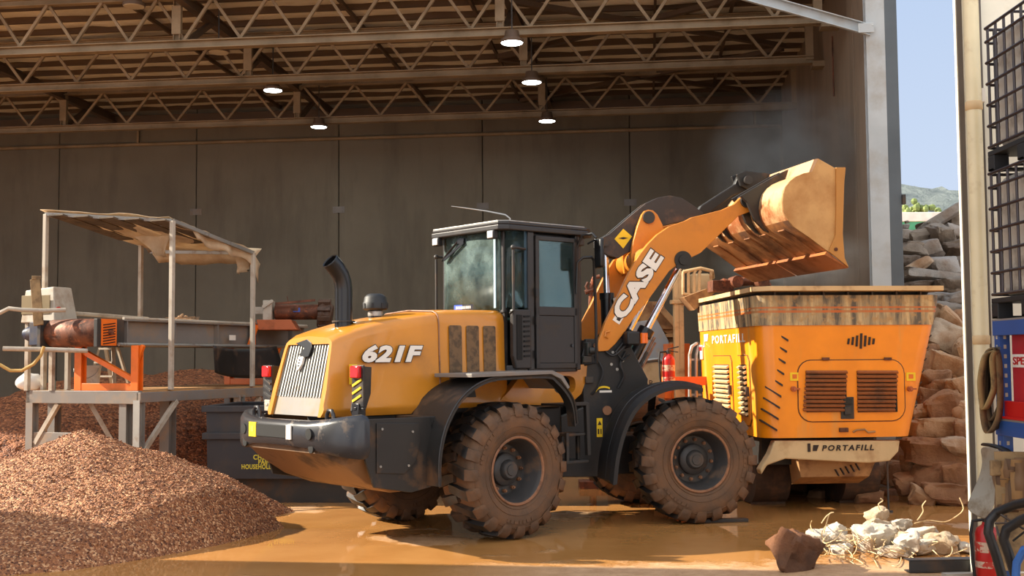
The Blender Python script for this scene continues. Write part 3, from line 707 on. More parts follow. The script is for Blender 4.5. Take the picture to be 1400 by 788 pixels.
# ---- rear fenders (curved, wide) with flat top step
arc = [(-1.02, .62), (-1.02, .9), (-.95, 1.18), (-.80, 1.42), (-.60, 1.58), (-.36, 1.665), (-.1, 1.685), (.45, 1.69), (.58, 1.64), (.74, 1.50), (.82, 1.36), (.85, 1.16)]
arc = [(p.x, p.y) for p in smooth_path(arc, 3)]
for s in (-1, 1):
    mb = MB(); t = .03
    full = arc; arc_w = [p for p in arc if p[0] <= .46]; outer = arc_w; inn = [(u*.965 + .0, z-.03) if i not in (0,) else (u+.03, z) for i, (u, z) in enumerate(arc_w)]
    A_ = [V3(u, s*.55, z) for u, z in outer]; B_ = [V3(u, s*1.215, z) for u, z in outer]; C_ = [V3(u, s*1.215, z) for u, z in inn]; D_ = [V3(u, s*.55, z) for u, z in inn]
    mb.strip(A_, B_); mb.strip(B_, C_); mb.strip(C_, D_); mb.strip(D_, A_)
    mb.add([A_[0], B_[0], C_[0], D_[0]], [(0, 1, 2, 3)]); mb.add([A_[-1], B_[-1], C_[-1], D_[-1]], [(0, 1, 2, 3)])
    # inner wheel-arch wall
    mb.prism([p for p in arc if -1.0 < p[0] < .05 and p[1] > .85]+[(.0, 1.3), (-.6, 1.3), (-.98, .9)], lambda a, b, t: V3(a, s*(.56+t), b), 0, .02)
    fd = rp(mb, 'rear_fender', M['black_mud'], smooth=45)
    fr_ = [p for p in arc if p[0] >= .44]; mb = MB(); e1 = [V3(u, s*1.10, z) for u, z in fr_]; e2 = [V3(u, s*1.215, z) for u, z in fr_]; e3 = [V3(u-.03, s*1.215, z-.03) for u, z in fr_]; e4 = [V3(u-.03, s*1.10, z-.03) for u, z in fr_]
    mb.strip(e1, e2); mb.strip(e2, e3); mb.strip(e3, e4); mb.strip(e4, e1); mb.add([e1[-1], e2[-1], e3[-1], e4[-1]], [(0, 1, 2, 3)]); mb.build('fender_strut', M['black_mud'], fd, smooth=45)
    mb = MB(); mb.prism([(-.62, 1.685), (.46, 1.705), (.60, 1.65), (.70, 1.54), (.73, 1.56), (.63, 1.69), (.48, 1.745), (-.62, 1.725)], lambda a, b, t: V3(a, s*(.6+t), b), 0, .64)
    mb.build('fender_step', M['grey_paint'], fd, smooth=0, bevel=.006)
    # mud flap edge strip
    mb = MB(); mb.tube([V3(u+.0, s*1.22, z+.005) for u, z in arc], .012, 6); mb.build('fender_edge', M['black'], fd)
# ---- orange frame piece below the cab with oval opening
outer = [(.28, 1.42), (.62, 1.36), (1.05, 1.34), (1.34, 1.36), (1.50, 1.46), (1.58, 1.62), (1.60, 1.80), (1.50, 1.80), (.72, 1.74), (.55, 1.66), (.42, 1.53)]
cx, cz, ra, rb = 1.24, 1.57, .17, .105
hole = [(cx+ra*abs(math.cos(t))**.7*(1 if math.cos(t) > 0 else -1), cz+rb*abs(math.sin(t))**.7*(1 if math.sin(t) > 0 else -1)) for t in [2*PI*k/22 for k in range(23)]]
i0 = 4
key = outer[:i0+1]+[(x, z) for x, z in reversed(hole[::1])]+[outer[i0]]+outer[i0+1:]
# rotate hole so it starts nearest to outer[i0]
j = min(range(22), key=lambda k: (hole[k][0]-outer[i0][0])**2+(hole[k][1]-outer[i0][1])**2)
hh = [hole[(j-k) % 22] for k in range(23)]
key = outer[:i0+1]+hh+outer[i0:]
for s in (-1, 1):
    mb = MB(); mb.prism(key, lambda a, b, t: V3(a, s*(.50+t), b), 0, .10)
    rp(mb, 'cab_support_plate', M['case_yellow'], smooth=0)
mb = MB(); mb.box2((.4, -.5, 1.31), (1.3, .5, 1.73)); rp(mb, 'cab_base', M['black_mud'], smooth=0)
# ---- cab
ZB, ZT = 1.74, 3.30
cabp = [(.37, .52), (.37, -.52), (.47, -.64), (.70, -.66), (1.36, -.66), (1.58, -.50), (1.60, .50), (1.36, .66), (.70, .66), (.47, .64)]
cab_lo = [V3(u, v, ZB) for u, v in cabp]
mb = MB(); mb.prism([(u, v) for u, v in cabp], lambda a, b, t: V3(a, b, t), ZB-.02, ZB+.06)
cab = rp(mb, 'cab', M['cab_grey'], smooth=0, bevel=.01)
def pillar(p, w, d, z0=ZB, z1=ZT, mat='cab_grey', nm='cab_pillar'):
    m_ = MB(); m_.box2((p[0]-w/2, p[1]-d/2, z0), (p[0]+w/2, p[1]+d/2, z1)); return m_.build(nm, M[mat], cab, smooth=0, bevel=.012)
for s in (-1, 1):
    pillar((.68, s*.635), .09, .08)
    pillar((1.40, s*.63), .07, .08)
    pillar((1.575, s*.49), .05, .06)
    pillar((.385, s*.53), .04, .07, 2.38, ZT, 'cab_grey')
    # lower body panels of the cab
    m_ = MB(); m_.prism([(.44, 1.76), (.66, 1.76), (.66, 2.42), (.40, 2.42), (.40, 1.9)], lambda a, b, t: V3(a, s*(.64+t), b), -.02, .05); vp = m_.build('vent_panel', M['cab_grey'], cab, smooth=0, bevel=.015)
    m_ = MB(); m_.box2((.445, s*.69, 1.86), (.52, s*.70, 2.36)); m_.build('vent_recess', M['dark'], vp, bevel=.003)
    m_ = MB()
    for k in range(9): m_.beam((.545, s*.695, 1.90+.055*k), (.63, s*.695, 1.905+.055*k), .012, .022)
    m_.build('vent_louvre', M['dark'], vp)
# rear lower wall
m_ = MB(); m_.box2((.38, -.56, 1.75), (.42, .56, 2.42)); m_.build('rear_wall', M['cab_grey'], cab, smooth=0)
# rear curved glass, quarter glass, front glass
m_ = MB(); rows = []
for z in (2.42, 2.9, ZT):
    rows.append([V3(.36-.03*math.cos(v/.52*PI/2), v, z) for v in [-.52+1.04*k/12 for k in range(13)]])
m_.sheet(rows); m_.build('rear_window', M['glass_rear'], cab, solid=.008)
for s in (-1, 1):
    m_ = MB(); m_.sheet([[V3(.38, s*.55, z), V3(.41, s*.60, z), V3(.47, s*.635, z), V3(.64, s*.652, z)] for z in (2.44, ZT)]); m_.build('quarter_window', M['glass'], cab, solid=.008)
    m_ = MB(); m_.sheet([[V3(1.43, s*.635, z), V3(1.56, s*.52, z)] for z in (1.9, ZT)]); m_.build('corner_window', M['glass'], cab, solid=.008)
m_ = MB(); m_.sheet([[V3(1.60+.03*math.cos(v/.48*PI/2), v, z) for v in [-.48+.96*k/8 for k in range(9)]] for z in (1.86, ZT)]); m_.build('windscreen', M['glass'], cab, solid=.008)
# bluish blind strip beside the quarter window
m_ = MB(); m_.box2((.60, -.652, 2.44), (.645, -.642, ZT)); m_.build('quarter_trim', paint('pale_blue_reflector_trim', (126, 140, 166), .4), cab, smooth=0)
m_ = MB(); m_.box2((.335, -.46, 2.44), (.345, -.425, 3.24)); m_.build('window_seal', paint('pale_seal', (150, 176, 186), .4), cab, smooth=0)
# door: frame, glass, lower panel
for s in (-1, 1):
    D0, D1 = .735, 1.365
    m_ = MB(); y = s*.668
    def bar(u0, z0, u1, z1): m_.box2((u0, y-.025, z0), (u1, y+.025, z1))
    bar(D0, 1.76, D0+.05, 3.26); bar(D1-.045, 1.76, D1, 3.26); bar(D0, 3.21, D1, 3.26); bar(D0, 2.36, D1, 2.46); bar(D0, 1.76, D1, 1.82)
    m_.box2((D0+.05, y-.015, 1.82), (D1-.045, y+.012, 2.36))
    dr = m_.build('door', M['cab_grey'], cab, smooth=0, bevel=.006)
    m_ = MB(); m_.box2((D0+.05, y-.004, 2.46), (D1-.045, y+.004, 3.21)); m_.build('door_glass', M['glass'], dr, smooth=0)
    for z in (1.92, 2.30, 2.62): m_ = MB(); m_.box((D0-.005, y-.03*(-s), z), (.03, .03, .09)); m_.build('hinge', M['black'], dr, smooth=0)
    m_ = MB(); m_.cyl((D1-.08, y-.01*(-s), 2.02), (D1-.08, y+.03*s, 2.02), .02, n=12); m_.build('door_lock', M['black_clean'], dr)
    m_ = MB(); m_.box((D0+.33, y+.006*s, 2.40), (.5, .02, .045)); m_.build('door_rail', M['dark_steel'], dr, smooth=0, bevel=.004)
# interior
m_ = MB(); m_.box2((.62, -.24, 2.02), (1.05, .24, 2.16)); m_.prism([(.55, 2.1), (.70, 2.1), (.60, 2.72), (.50, 2.72)], lambda a, b, t: V3(a, t, b), -.24, .24); m_.prism([(.50, 2.74), (.60, 2.74), (.57, 2.98), (.49, 2.98)], lambda a, b, t: V3(a, t, b), -.13, .13); m_.box2((.7, -.18, 1.8), (.98, .18, 2.02))
seatm = paint('grey_seat_cloth', (108, 112, 108), .8); m_.build('operator_seat', seatm, cab, bevel=.03)
m_ = MB(); ax = V3(.5, 0, 1).normalized(); m_.lathe([(math.sin(t)*.014, .17+math.cos(t)*.014) for t in [2*PI*k/8 for k in range(8)]], (1.22, 0, 2.48), ax, 28, closed=True); m_.beam((1.22, -.17, 2.48), (1.22, .17, 2.48), .03, .012); m_.tube([V3(1.22, 0, 2.48), V3(1.40, 0, 2.1), V3(1.42, 0, 1.8)], .035, 10)
m_.build('steering_wheel', M['plastic'], cab)
m_ = MB(); m_.box2((.55, -.56, 1.8), (1.0, -.34, 2.34)); m_.box2((.55, .34, 1.8), (1.0, .56, 2.3)); m_.box2((1.4, -.45, 1.8), (1.56, .45, 2.2)); m_.build('console', M['plastic'], cab, bevel=.02)
m_ = MB(); m_.box((.335, .12, 2.465), (.012, .36, .07)); bs = m_.build('window_sticker', paint('blue_sticker', (52, 82, 176), .5), cab, smooth=0)
m_ = MB()
for k in range(9): m_.box((.327, .25-.032*k, 2.467), (.003, .02, .03))
m_.build('sticker_writing', M['white'], bs, smooth=0)
# roof
roofp = [(.24, .62), (.24, -.62), (.34, -.70), (1.55, -.70), (1.72, -.58), (1.72, .58), (1.55, .70), (.34, .70)]
m_ = MB(); m_.prism(roofp, lambda a, b, t: V3(a, b, t), 3.30, 3.36); m_.prism([(.97+(a-.97)*.985, b*.985) for a, b in roofp], lambda a, b, t: V3(a, b, t), 3.36, 3.40)
m_.box2((.40, -.58, 3.20), (1.6, .58, 3.30)); cr_ = m_.build('cab_roof', M['cab_grey'], cab, smooth=0, bevel=.012)
m_ = MB(); m_.tube([V3(a, b, 3.402) for a, b in [(.26, .60), (.26, -.60), (.36, -.68), (1.5, -.68)]], .008, 6); m_.build('roof_rim', M['steel'], cr_)
for v in (-.5, .53):
    m_ = MB(); m_.box((.265, v, 3.255), (.07, .12, .10)); wl = m_.build('work_lamp', M['plastic'], cr_, bevel=.012)
    m_ = MB(); m_.box((.226, v, 3.255), (.012, .095, .078)); m_.build('lamp_lens', paint('clear_lamp_lens', (220, 222, 216), .15), wl, bevel=.006)
m_ = MB(); m_.tube([V3(.60, -.40, 3.40), V3(.60, -.40, 3.47), V3(.56, -.37, 3.51), V3(.42, -.2, 3.56), V3(.24, .02, 3.61), V3(.16, .12, 3.63)], [.012, .012, .011, .009, .006, .004], 8); m_.cyl((.6, -.4, 3.395), (.6, -.4, 3.44), .025, .016, n=12); m_.build('radio_aerial', M['steel'], cr_)
m_ = MB(); m_.tube([V3(.317, .20, 3.24), V3(.312, .38, 3.12), V3(.31, .5, 3.03)], .014, 6); m_.beam((.306, .08, 3.22), (.306, .46, 3.04), .03, .012, (1, 0, 0)); m_.box((.33, .14, 3.24), (.05, .12, .06)); m_.build('rear_wiper', M['black_clean'], cab)
# rear corner grab poles
for s in (-1, 1):
    m_ = MB(); u = .36 if s < 0 else .40; v = s*.74
    m_.tube([V3(.60, s*.66, 3.10), V3(u+.05, v, 3.10), V3(u, v, 3.10), V3(u, v, 3.05), V3(u, v, 2.40), V3(u+.02, s*.66, 2.38)], .016, 10); m_.ball((u, v, 3.10), .03, 12, 8)
    m_.build('grab_pole', M['dark_steel'], cab)
# front door handrail
for s in (-1, 1):
    m_ = MB(); m_.tube([V3(1.345, s*.70, 2.62), V3(1.335, s*.74, 2.98), V3(1.36, s*.80, 3.03), V3(1.46, s*.84, 3.04), V3(1.50, s*.84, 3.0), V3(1.54, s*.82, 2.3), V3(1.56, s*.80, 1.82), V3(1.50, s*.66, 1.80)], .018, 10); m_.build('door_handrail', M['black'], cab)
    m_ = MB(); m_.tube([V3(1.40, s*.66, 3.16), V3(1.43, s*.72, 3.30), V3(1.46, s*.86, 3.31), V3(1.48, s*.90, 3.26)], .016, 8); m_.tube([V3(1.46, s*.78, 3.2), V3(1.47, s*.90, 3.24)], .012, 8)
    ma = m_.build('mirror_arm', M['black'], cab)
    m_ = MB(); m_.box((1.50, s*.93, 3.08), (.06, .20, .34), s*.38); m_.build('mirror', M['black_clean'], ma, bevel=.025)
m_ = MB(); m_.box((1.2, .70, 3.05), (.05, .28, .3)); m_.tube([V3(1.2, .70, 3.2), V3(1.2, .62, 3.3)], .012); m_.build('side_mirror', M['black_clean'], cab, bevel=.03)
m_ = MB(); m_.box((1.60, -.60, 1.98), (.06, .10, .16)); m_.cyl((1.58, -.66, 1.96), (1.64, -.70, 1.96), .04, n=12); m_.build('side_marker', M['dark_steel'], cab, bevel=.01)
# ---- ladder and steps near and far side
for s in (-1, 1):
    m_ = MB(); y0, y1 = s*.78, s*1.1
    m_.beam((.78, y1, 1.37), (1.10, y1, 1.37), .05, .04); m_.beam((1.10, y1, 1.38), (1.12, y1, .80), .05, .05); m_.box2((.78, s*.70, 1.35), (1.10, y1, 1.375)); 
    m_.box2((.80, s*.78, 1.02), (1.12, y1, 1.05)); m_.box2((.80, s*.78, .72), (1.13, y1, .75)); m_.beam((.80, y1, 1.06), (.80, y1, .72), .04, .04); m_.beam((1.06, y1-.1*s, 1.05), (1.06, y1-.1*s, .75), .04, .04)
    rp(m_, 'boarding_ladder', M['black_mud'], smooth=0, bevel=.005)
m_ = MB(); m_.box2((.55, -.72, .62), (1.08, -.40, 1.34)); m_.box2((.55, .40, .62), (1.08, .72, 1.34)); rp(m_, 'fuel_tank', M['black'], smooth=0, bevel=.03)
# hinge
m_ = MB(); hx = R.loc(FF.w((-1.475, 0, 0))); m_.cyl((hx.x, hx.y, .5), (hx.x, hx.y, 1.36), .09, n=20); m_.cyl((hx.x, hx.y, 1.0), (hx.x, hx.y, 1.12), .16, n=20); rp(m_, 'articulation_pin', M['black_mud'])
# ---- front frame of the loader
fr_pts = [(-1.42, .50), (-1.12, .49), (-.74, .49), (-.70, .9), (-.52, 1.2), (-.36, 1.48), (-.34, 1.62), (-.52, 1.95), (-.60, 2.10), (-1.10, 2.10), (-1.16, 1.9), (-1.14, 1.3), (-1.42, 1.2)]
for s in (-1, 1):
    m_ = MB(); m_.prism(fr_pts, lambda a, b, t: V3(a, s*(.38+t), b), 0, .10)
    tw = fp(m_, 'tower_plate', M['black'], smooth=0, bevel=.008)
    m_ = MB(); m_.cyl((-.97, s*.48, 2.01), (-.97, s*.53, 2.01), .05, n=16); m_.cyl((-.86, s*.48, 1.26), (-.86, s*.50, 1.26), .055, n=16); m_.build('pivot_pin', M['rim_ring'], tw)
    for (a, b) in ((-.80, 1.85), (-.70, 1.74), (-.62, 1.86), (-.72, 1.95)):
        pass
    m_ = MB()
    for (a, b) in ((-.80, 1.80), (-.73, 1.74), (-.66, 1.84), (-.78, 1.94)): m_.cyl((a, s*.48, b), (a, s*.50, b), .018, n=8)
    m_.build('tower_bolt', M['steel'], tw)
    if s < 0:
        a0 = FF.lat(820, 592, -.49); m_ = MB(); m_.mat(0).box((a0[0], -.485, a0[1]+.06), (.07, .006, .22)); m_.mat(1)
        m_.prism([(a0[0]-.025, a0[1]+.09), (a0[0]+.025, a0[1]+.09), (a0[0], a0[1]+.14)], lambda a, b, t: V3(a, -.49+t, b), 0, .004); m_.box((a0[0]-.015, -.489, a0[1]+.015), (.018, .004, .06)); m_.box((a0[0]+.016, -.489, a0[1]+.015), (.012, .004, .06))
        m_.build('hazard_sticker', [M['yellow'], M['decal_dark']], tw, smooth=0)
        a1 = FF.lat(826, 535, -.49); m_ = MB(); m_.mat(0)
        arc_ = [(a1[0]+.10*math.cos(t)*1.0, a1[1]+.0+.06*math.sin(t)) for t in [PI*(.95-.7*k/8) for k in range(9)]]
        m_.prism(arc_+[(x, z-.022) for x, z in reversed(arc_)], lambda a, b, t: V3(a, -.487+t, b), 0, .004); m_.mat(1).box((a1[0]+.02, -.485, a1[1]-.005), (.15, .004, .025)); m_.build('dealer_sticker', [M['yellow'], M['white']], tw, smooth=0)
m_ = MB(); m_.box2((-1.1, -.38, .55), (-.7, .38, 1.5)); m_.box2((-.8, -.38, .5), (.45, .38, .95)); m_.box2((-1.42, -.3, .75), (-1.05, .3, 1.15)); fp(m_, 'front_frame', M['black_mud'], smooth=0, bevel=.01)
# front fenders
arcf = [(-1.06, .50), (-1.02, .8), (-.93, 1.10), (-.80, 1.33), (-.62, 1.48), (-.40, 1.565), (-.16, 1.585), (.04, 1.55)]
arcf = [(p.x, p.y) for p in smooth_path(arcf, 3)]
for s in (-1, 1):
    m_ = MB(); inn = [(u*.94, .71+(z-.71)*.955) for u, z in arcf]
    for (v0, v1) in ((.70, 1.24),):
        A_ = [V3(u, s*v0, z) for u, z in arcf]; A2 = [V3(u, s*(v0+.08), z+.012) for u, z in arcf]; B2 = [V3(u, s*(v1-.09), z+.012) for u, z in arcf]; B_ = [V3(u*.985, s*v1, z-.03) for u, z in arcf]; C_ = [V3(u, s*v1, z-.03) for u, z in inn]; D_ = [V3(u, s*v0, z) for u, z in inn]
        for p, q in ((A_, A2), (A2, B2), (B2, B_), (B_, C_), (C_, D_), (D_, A_)): m_.strip(p, q)
        for k in (0, -1): m_.add([x[k] for x in (A_, A2, B2, B_, C_, D_)], [tuple(range(6))])
    m_.tube([V3(u*.99, s*1.0, z+.012) for u, z in arcf], .014, 6)
    fp(m_, 'front_fender', M['plastic'], smooth=45)
    m_ = MB(); m_.beam((-.75, s*.45, 1.1), (-.75, s*.8, 1.25), .08, .05); m_.beam((-.3, s*.45, 1.25), (-.4, s*.8, 1.5), .08, .05); fp(m_, 'fender_stay', M['black_mud'], smooth=0)
# boom arms
boom = tr(FF, [(960, 294), (945, 297.5), (936.5, 302), (913.7, 310), (897.5, 321), (884.5, 334), (873, 348.5), (864, 363.5), (857, 377), (841.6, 410.6), (826.4, 441), (816, 470), (817, 481), (830, 480), (840.6, 470), (853.8, 453), (867, 433), (885, 410.6), (913.7, 371), (928, 360), (942, 353.5), (956.8, 346), (971, 332.5), (991.8, 312), (1008, 296), (1024, 290), (1033, 281), (1034, 268), (1028, 260), (1014, 268), (1002, 280), (986, 287.3)], -.50)
for s in (-1, 1):
    m_ = MB(); m_.prism(boom, lambda a, b, t: V3(a, s*(.46+t), b), 0, .075)
    bo = fp(m_, 'boom_arm', M['boom_yellow'], smooth=0, bevel=.008)
    m_ = MB(); z0 = FF.lat(933, 356, -.52); m_.cyl((z0[0], s*.535, z0[1]), (z0[0], s*.55, z0[1]), .11, n=24); m_.cyl((z0[0], s*.30, z0[1]), (z0[0], s*.57, z0[1]), .06, n=20); z1 = FF.lat(930, 363, -.55); m_.cyl((z1[0]-.03, s*.55, z1[1]-.02), (z1[0]-.03, s*.57, z1[1]-.02), .03, n=12); m_.build('cylinder_boss', M['black_mud'], bo)
    m_ = MB(); z0 = FF.lat(1021, 275, -.54); m_.cyl((z0[0], s*.38, z0[1]), (z0[0], s*.57, z0[1]), .085, n=24); m_.build('bucket_pin', M['black_mud'], bo)
    if s < 0:
        text_o = FF.lat(853, 440, -.537); p2 = FF.lat(908, 353, -.537)
        e1 = Vector((p2[0]-text_o[0], 0, p2[1]-text_o[1])); L_ = e1.length; e1.normalize(); e2 = Vector((-e1.z, 0, e1.x))
        hgt = Vector((FF.lat(842, 432, -.537)[0]-text_o[0], 0, FF.lat(842, 432, -.537)[1]-text_o[1])).dot(e2)
        text_mesh('CASE', 'lettering', M['white'], bo, (text_o[0], -.538, text_o[1]), e1, e2, L_*1.0, .205, .006, bold=.055, spacing=1.02, outline=M['decal_dark'], ol=.032)
        q = FF.lat(845, 436, -.537); m_ = MB(); Mx = Matrix(((e1.x, 0, e2.x), (0, 1, 0), (e1.z, 0, e2.z))); m_.mat(0).box((q[0], -.538, q[1]), (.10, .004, .10), M=Mx); m_.mat(1).box((q[0]+.01, -.541, q[1]), (.05, .004, .045), M=Mx); m_.build('emblem_decal', [M['white'], M['decal_dark']], bo, smooth=0)
        q = FF.lat(830, 458, -.537); m_ = MB(); m_.tube([V3(q[0]+.03, -.54, q[1]+.04), V3(q[0]-.02, -.55, q[1]+.03), V3(q[0]-.03, -.55, q[1]-.02), V3(q[0]+.01, -.54, q[1]-.04)], .012, 6); m_.build('hose_clip', M['boom_yellow'], bo)
# cross tube and bellcrank brackets
m_ = MB(); ct = FF.lat(868, 345, 0); m_.cyl((ct[0]+.05, -.46, ct[1]-.12), (ct[0]+.05, .46, ct[1]-.12), .15, n=24)
ear = tr(FF, [(885, 287.5), (891, 288.5), (897, 294), (904, 308), (908, 325), (895, 352), (880, 372), (864, 372), (861, 350), (864, 331), (870, 310), (876, 294), (880, 289)], -.14)
for s in (-1, 1): m_.prism(ear, lambda a, b, t: V3(a, s*(.13+t), b), 0, .06)
xt = fp(m_, 'cross_tube', M['boom_yellow'], smooth=40, bevel=.006)
m_ = MB(); q = FF.lat(887, 297.5, -.2); m_.cyl((q[0], -.215, q[1]), (q[0], .215, q[1]), .075, n=24); m_.build('crank_pin', M['dark_steel'], xt)
crank = tr(FF, [(815.4, 329.6), (832.5, 319.9), (848.7, 306), (865, 292), (881, 279), (897.5, 271), (913.7, 267.9), (930, 271), (946, 281), (960, 292), (966, 302), (955, 306), (940, 303), (922, 305), (905.6, 309), (893, 318), (876, 330), (860, 344), (843.9, 354), (830, 350), (822.7, 345.8), (816, 338.5)], -.05)
for s in (-1, 1):
    m_ = MB(); m_.prism(crank, lambda a, b, t: V3(a, s*(.045+t), b), 0, .045)
    ck = fp(m_, 'bellcrank_plate', paint('dusty_brown_black_paint', (54, 46, 42), .5, dirt=(120, 88, 62), dscale=1.6, lo=.52, hi=.75) if s < 0 else M['black_mud'], smooth=0, bevel=.006)
    if s < 0:
        q = FF.lat(827, 331, -.09); m_ = MB(); m_.cyl((q[0], -.12, q[1]), (q[0], .12, q[1]), .055, n=20); m_.build('tilt_pin', M['dark_steel'], ck)
        c4 = [FF.lat(x, y, -.092) for x, y in ((852, 313), (864, 323.5), (852, 340), (840, 327))]
        m_ = MB(); m_.mat(0).prism(c4, lambda a, b, t: V3(a, -.092-t, b), 0, .004); mid = [(sum(c[0] for c in c4)/4+(c[0]-sum(c[0] for c in c4)/4)*.55, sum(c[1] for c in c4)/4+(c[1]-sum(c[1] for c in c4)/4)*.12) for c in c4]; m_.mat(1).prism(mid, lambda a, b, t: V3(a, -.096-t, b), 0, .003); m_.build('crank_sticker', [M['yellow'], M['decal_dark']], ck, smooth=0)
# link from crank to bucket
link = tr(FF, [(953, 288), (957, 282), (980, 267), (1003, 252.5), (1008, 241), (1016, 237.5), (1030, 240), (1034, 247), (1030, 256), (1018, 262), (1000, 268), (980, 283), (968, 292), (958, 294)], 0)
m_ = MB(); m_.prism(link, lambda a, b, t: V3(a, t, b), -.045, .045); lk = fp(m_, 'bucket_link', M['black_mud'], smooth=0, bevel=.012)
q = FF.lat(1021, 247, -.1); m_ = MB(); m_.cyl((q[0], -.16, q[1]), (q[0], .16, q[1]), .055, n=20); m_.build('link_pin', M['dark_steel'], lk)
# tilt cylinder
p_top = V3(FF.lat(827, 332, 0)[0], 0, FF.lat(827, 332, 0)[1]); p_bot = V3(-.66, 0, 1.72); dv = (p_bot-p_top).normalized()
m_ = MB(); m_.cyl(p_top+dv*.05, p_top+dv*.9, .04, n=20); m_.cyl(p_top-V3(0, .04, 0), p_top+V3(0, .04, 0), .07, n=16); rod = fp(m_, 'tilt_cylinder_rod', M['chrome'])
m_ = MB(); m_.cyl(p_top+dv*.62, p_bot, .082, n=24); m_.cyl(p_top+dv*.62, p_top+dv*.70, .092, n=24); tb = fp(m_, 'tilt_cylinder', M['black_clean'])
m_ = MB(); st = p_top+dv*.75; m_.tube([st+V3(.08, -.05, 0), st+V3(.16, -.08, .04), st+V3(.14, -.10, -.12), st+V3(.02, -.12, -.35), V3(-.8, -.2, 2.0), V3(-.85, -.25, 1.7)], .02, 8); m_.tube([st+V3(.08, -.0, .03), st+V3(.2, -.04, .02), st+V3(.16, -.06, -.16), st+V3(.0, -.08, -.4), V3(-.78, -.16, 1.9)], .02, 8); fp(m_, 'hydraulic_hose', M['plastic'])
m_ = MB(); m_.cyl(st+V3(.06, -.06, .03), st+V3(.14, -.08, .05), .035, n=10); m_.tube([st+V3(.1, -.06, .02), st+V3(.12, -.06, -.1), st+V3(.06, -.06, -.16)], .014, 8); fp(m_, 'hose_fitting', M['pale_steel'])
# lift cylinders
for s in (-1, 1):
    a = FF.lat(933, 357, -.33); b0 = FF.lat(835, 545, -.33); a = V3(a[0], s*.33, a[1]); b0 = V3(b0[0], s*.33, b0[1]); d = (b0-a).normalized(); L_ = (b0-a).length
    m_ = MB(); m_.cyl(a, a+d*L_*.72, .042, n=20); m_.cyl(a+V3(0, .06, 0), a-V3(0, .06, 0), .075, n=16); fp(m_, 'lift_cylinder_rod', M['chrome'])
    m_ = MB(); k0 = a+d*L_*.50; m_.cyl(k0, b0, .085, n=24); m_.cyl(k0, k0+d*.1, .098, n=24); lc = fp(m_, 'lift_cylinder', M['black_clean'])
    m_ = MB(); off = V3(.10, s*.05, -.06); m_.tube([k0+off+d*.05, k0+off+d*.5, k0+off+d*.75], .018, 8); m_.tube([k0+off*1.3+d*.1, k0+off*1.3+d*.7], .014, 8); m_.build('cylinder_pipe', M['rim_ring'], lc)
    m_ = MB(); m_.beam(k0+off+d*.25, k0+off+d*.75, .05, .03); m_.build('pipe_guard', M['black_mud'], lc, smooth=0)
# headlamp cluster on the tower
q = FF.lat(862, 463, -.5)
for s in (-1, 1):
    m_ = MB(); m_.box((q[0]-.02, s*.58, q[1]), (.16, .2, .16)); m_.beam((q[0]-.1, s*.4, q[1]-.12), (q[0]-.02, s*.58, q[1]-.08), .04, .04); hl = fp(m_, 'headlamp', M['plastic'], bevel=.02)
    m_ = MB(); m_.cyl((q[0]+.11, s*.66, q[1]-.06), (q[0]+.11, s*.66, q[1]+.06), .045, n=14); m_.build('indicator_lamp', paint('orange_lamp_lens', (240, 110, 20), .2), hl)
    m_ = MB(); m_.tube([V3(q[0]-.1, s*.5, q[1]-.06), V3(q[0]-.2, s*.54, q[1]-.16), V3(q[0]-.12, s*.55, q[1]-.26), V3(q[0]-.02, s*.52, q[1]-.2)], .015, 6); m_.build('lamp_cable', M['plastic'], hl)
for k, (pts, r, mt) in enumerate((([(-.62, -.50, 1.95), (-.70, -.53, 1.80), (-.66, -.53, 1.66), (-.72, -.50, 1.52)], .016, 'plastic'), ([(-1.0, -.50, 1.9), (-.92, -.54, 1.72), (-.98, -.54, 1.55), (-1.05, -.5, 1.45)], .014, 'plastic'), ([(-.9, -.50, 1.98), (-.8, -.55, 1.90), (-.68, -.55, 1.98), (-.58, -.50, 2.08)], .014, 'plastic'), ([(-1.2, -.3, 1.8), (-1.25, -.42, 1.5), (-1.2, -.42, 1.2), (-1.1, -.38, 1.0)], .02, 'plastic'))):
    m_ = MB(); m_.tube(smooth_path(pts, 4), r, 8); fp(m_, 'hydraulic_hose', M[mt])
for z, u in ((1.62, -1.08), (1.86, -1.10)):
    m_ = MB(); m_.box((u, -.50, z), (.10, .05, .08)); fp(m_, 'hose_clamp', M['dark_steel'], bevel=.008)
# ---- bucket
W2 = 1.28
prof_o = tr(FF, [(1155, 229.3), (1141, 229.3), (1118.7, 216.8), (1110.4, 234.9), (1099, 237), (1088, 241.9), (1080, 248), (1074, 255.9), (1070.8, 266), (1069.9, 275.4), (1070.5, 284), (1072.7, 292), (1077.5, 301), (1085, 310.3), (1107.6, 325.7), (1131.3, 343.5), (1150.9, 356), (1159.3, 366.2), (1152.5, 345), (1150.9, 320)], -W2)
prof_o = [(u, z) for u, z in prof_o]
bk = MB()
# outer shell curve from lip to cutting edge
curve = tr(FF, [(1110.4, 234.9), (1099, 237), (1088, 241.9), (1080, 248), (1074, 255.9), (1070.8, 266), (1069.9, 275.4), (1070.5, 284), (1072.7, 292), (1077.5, 301), (1085, 310.3), (1107.6, 325.7), (1131.3, 343.5)], -W2)
cen = (1.6, 3.65)
def inset(p, t):
    d = Vector((cen[0]-p[0], cen[1]-p[1])).normalized(); return (p[0]+d.x*t, p[1]+d.y*t)
inn = [inset(p, .03) for p in curve]
NV = 9; vsx = [-W2+2*W2*k/(NV-1) for k in range(NV)]
upper = curve[:10]; lower = curve[9:]
bk.mat(0).sheet([[V3(u, v, z) for v in vsx] for u, z in upper]); bk.mat(1).sheet([[V3(u, v, z) for v in vsx] for u, z in lower])
bk.mat(1).sheet([[V3(u, v, z) for v in vsx] for u, z in inn])
bucket = fp(bk, 'bucket', [M['bucket_out'], M['bucket_mud']], smooth=40)
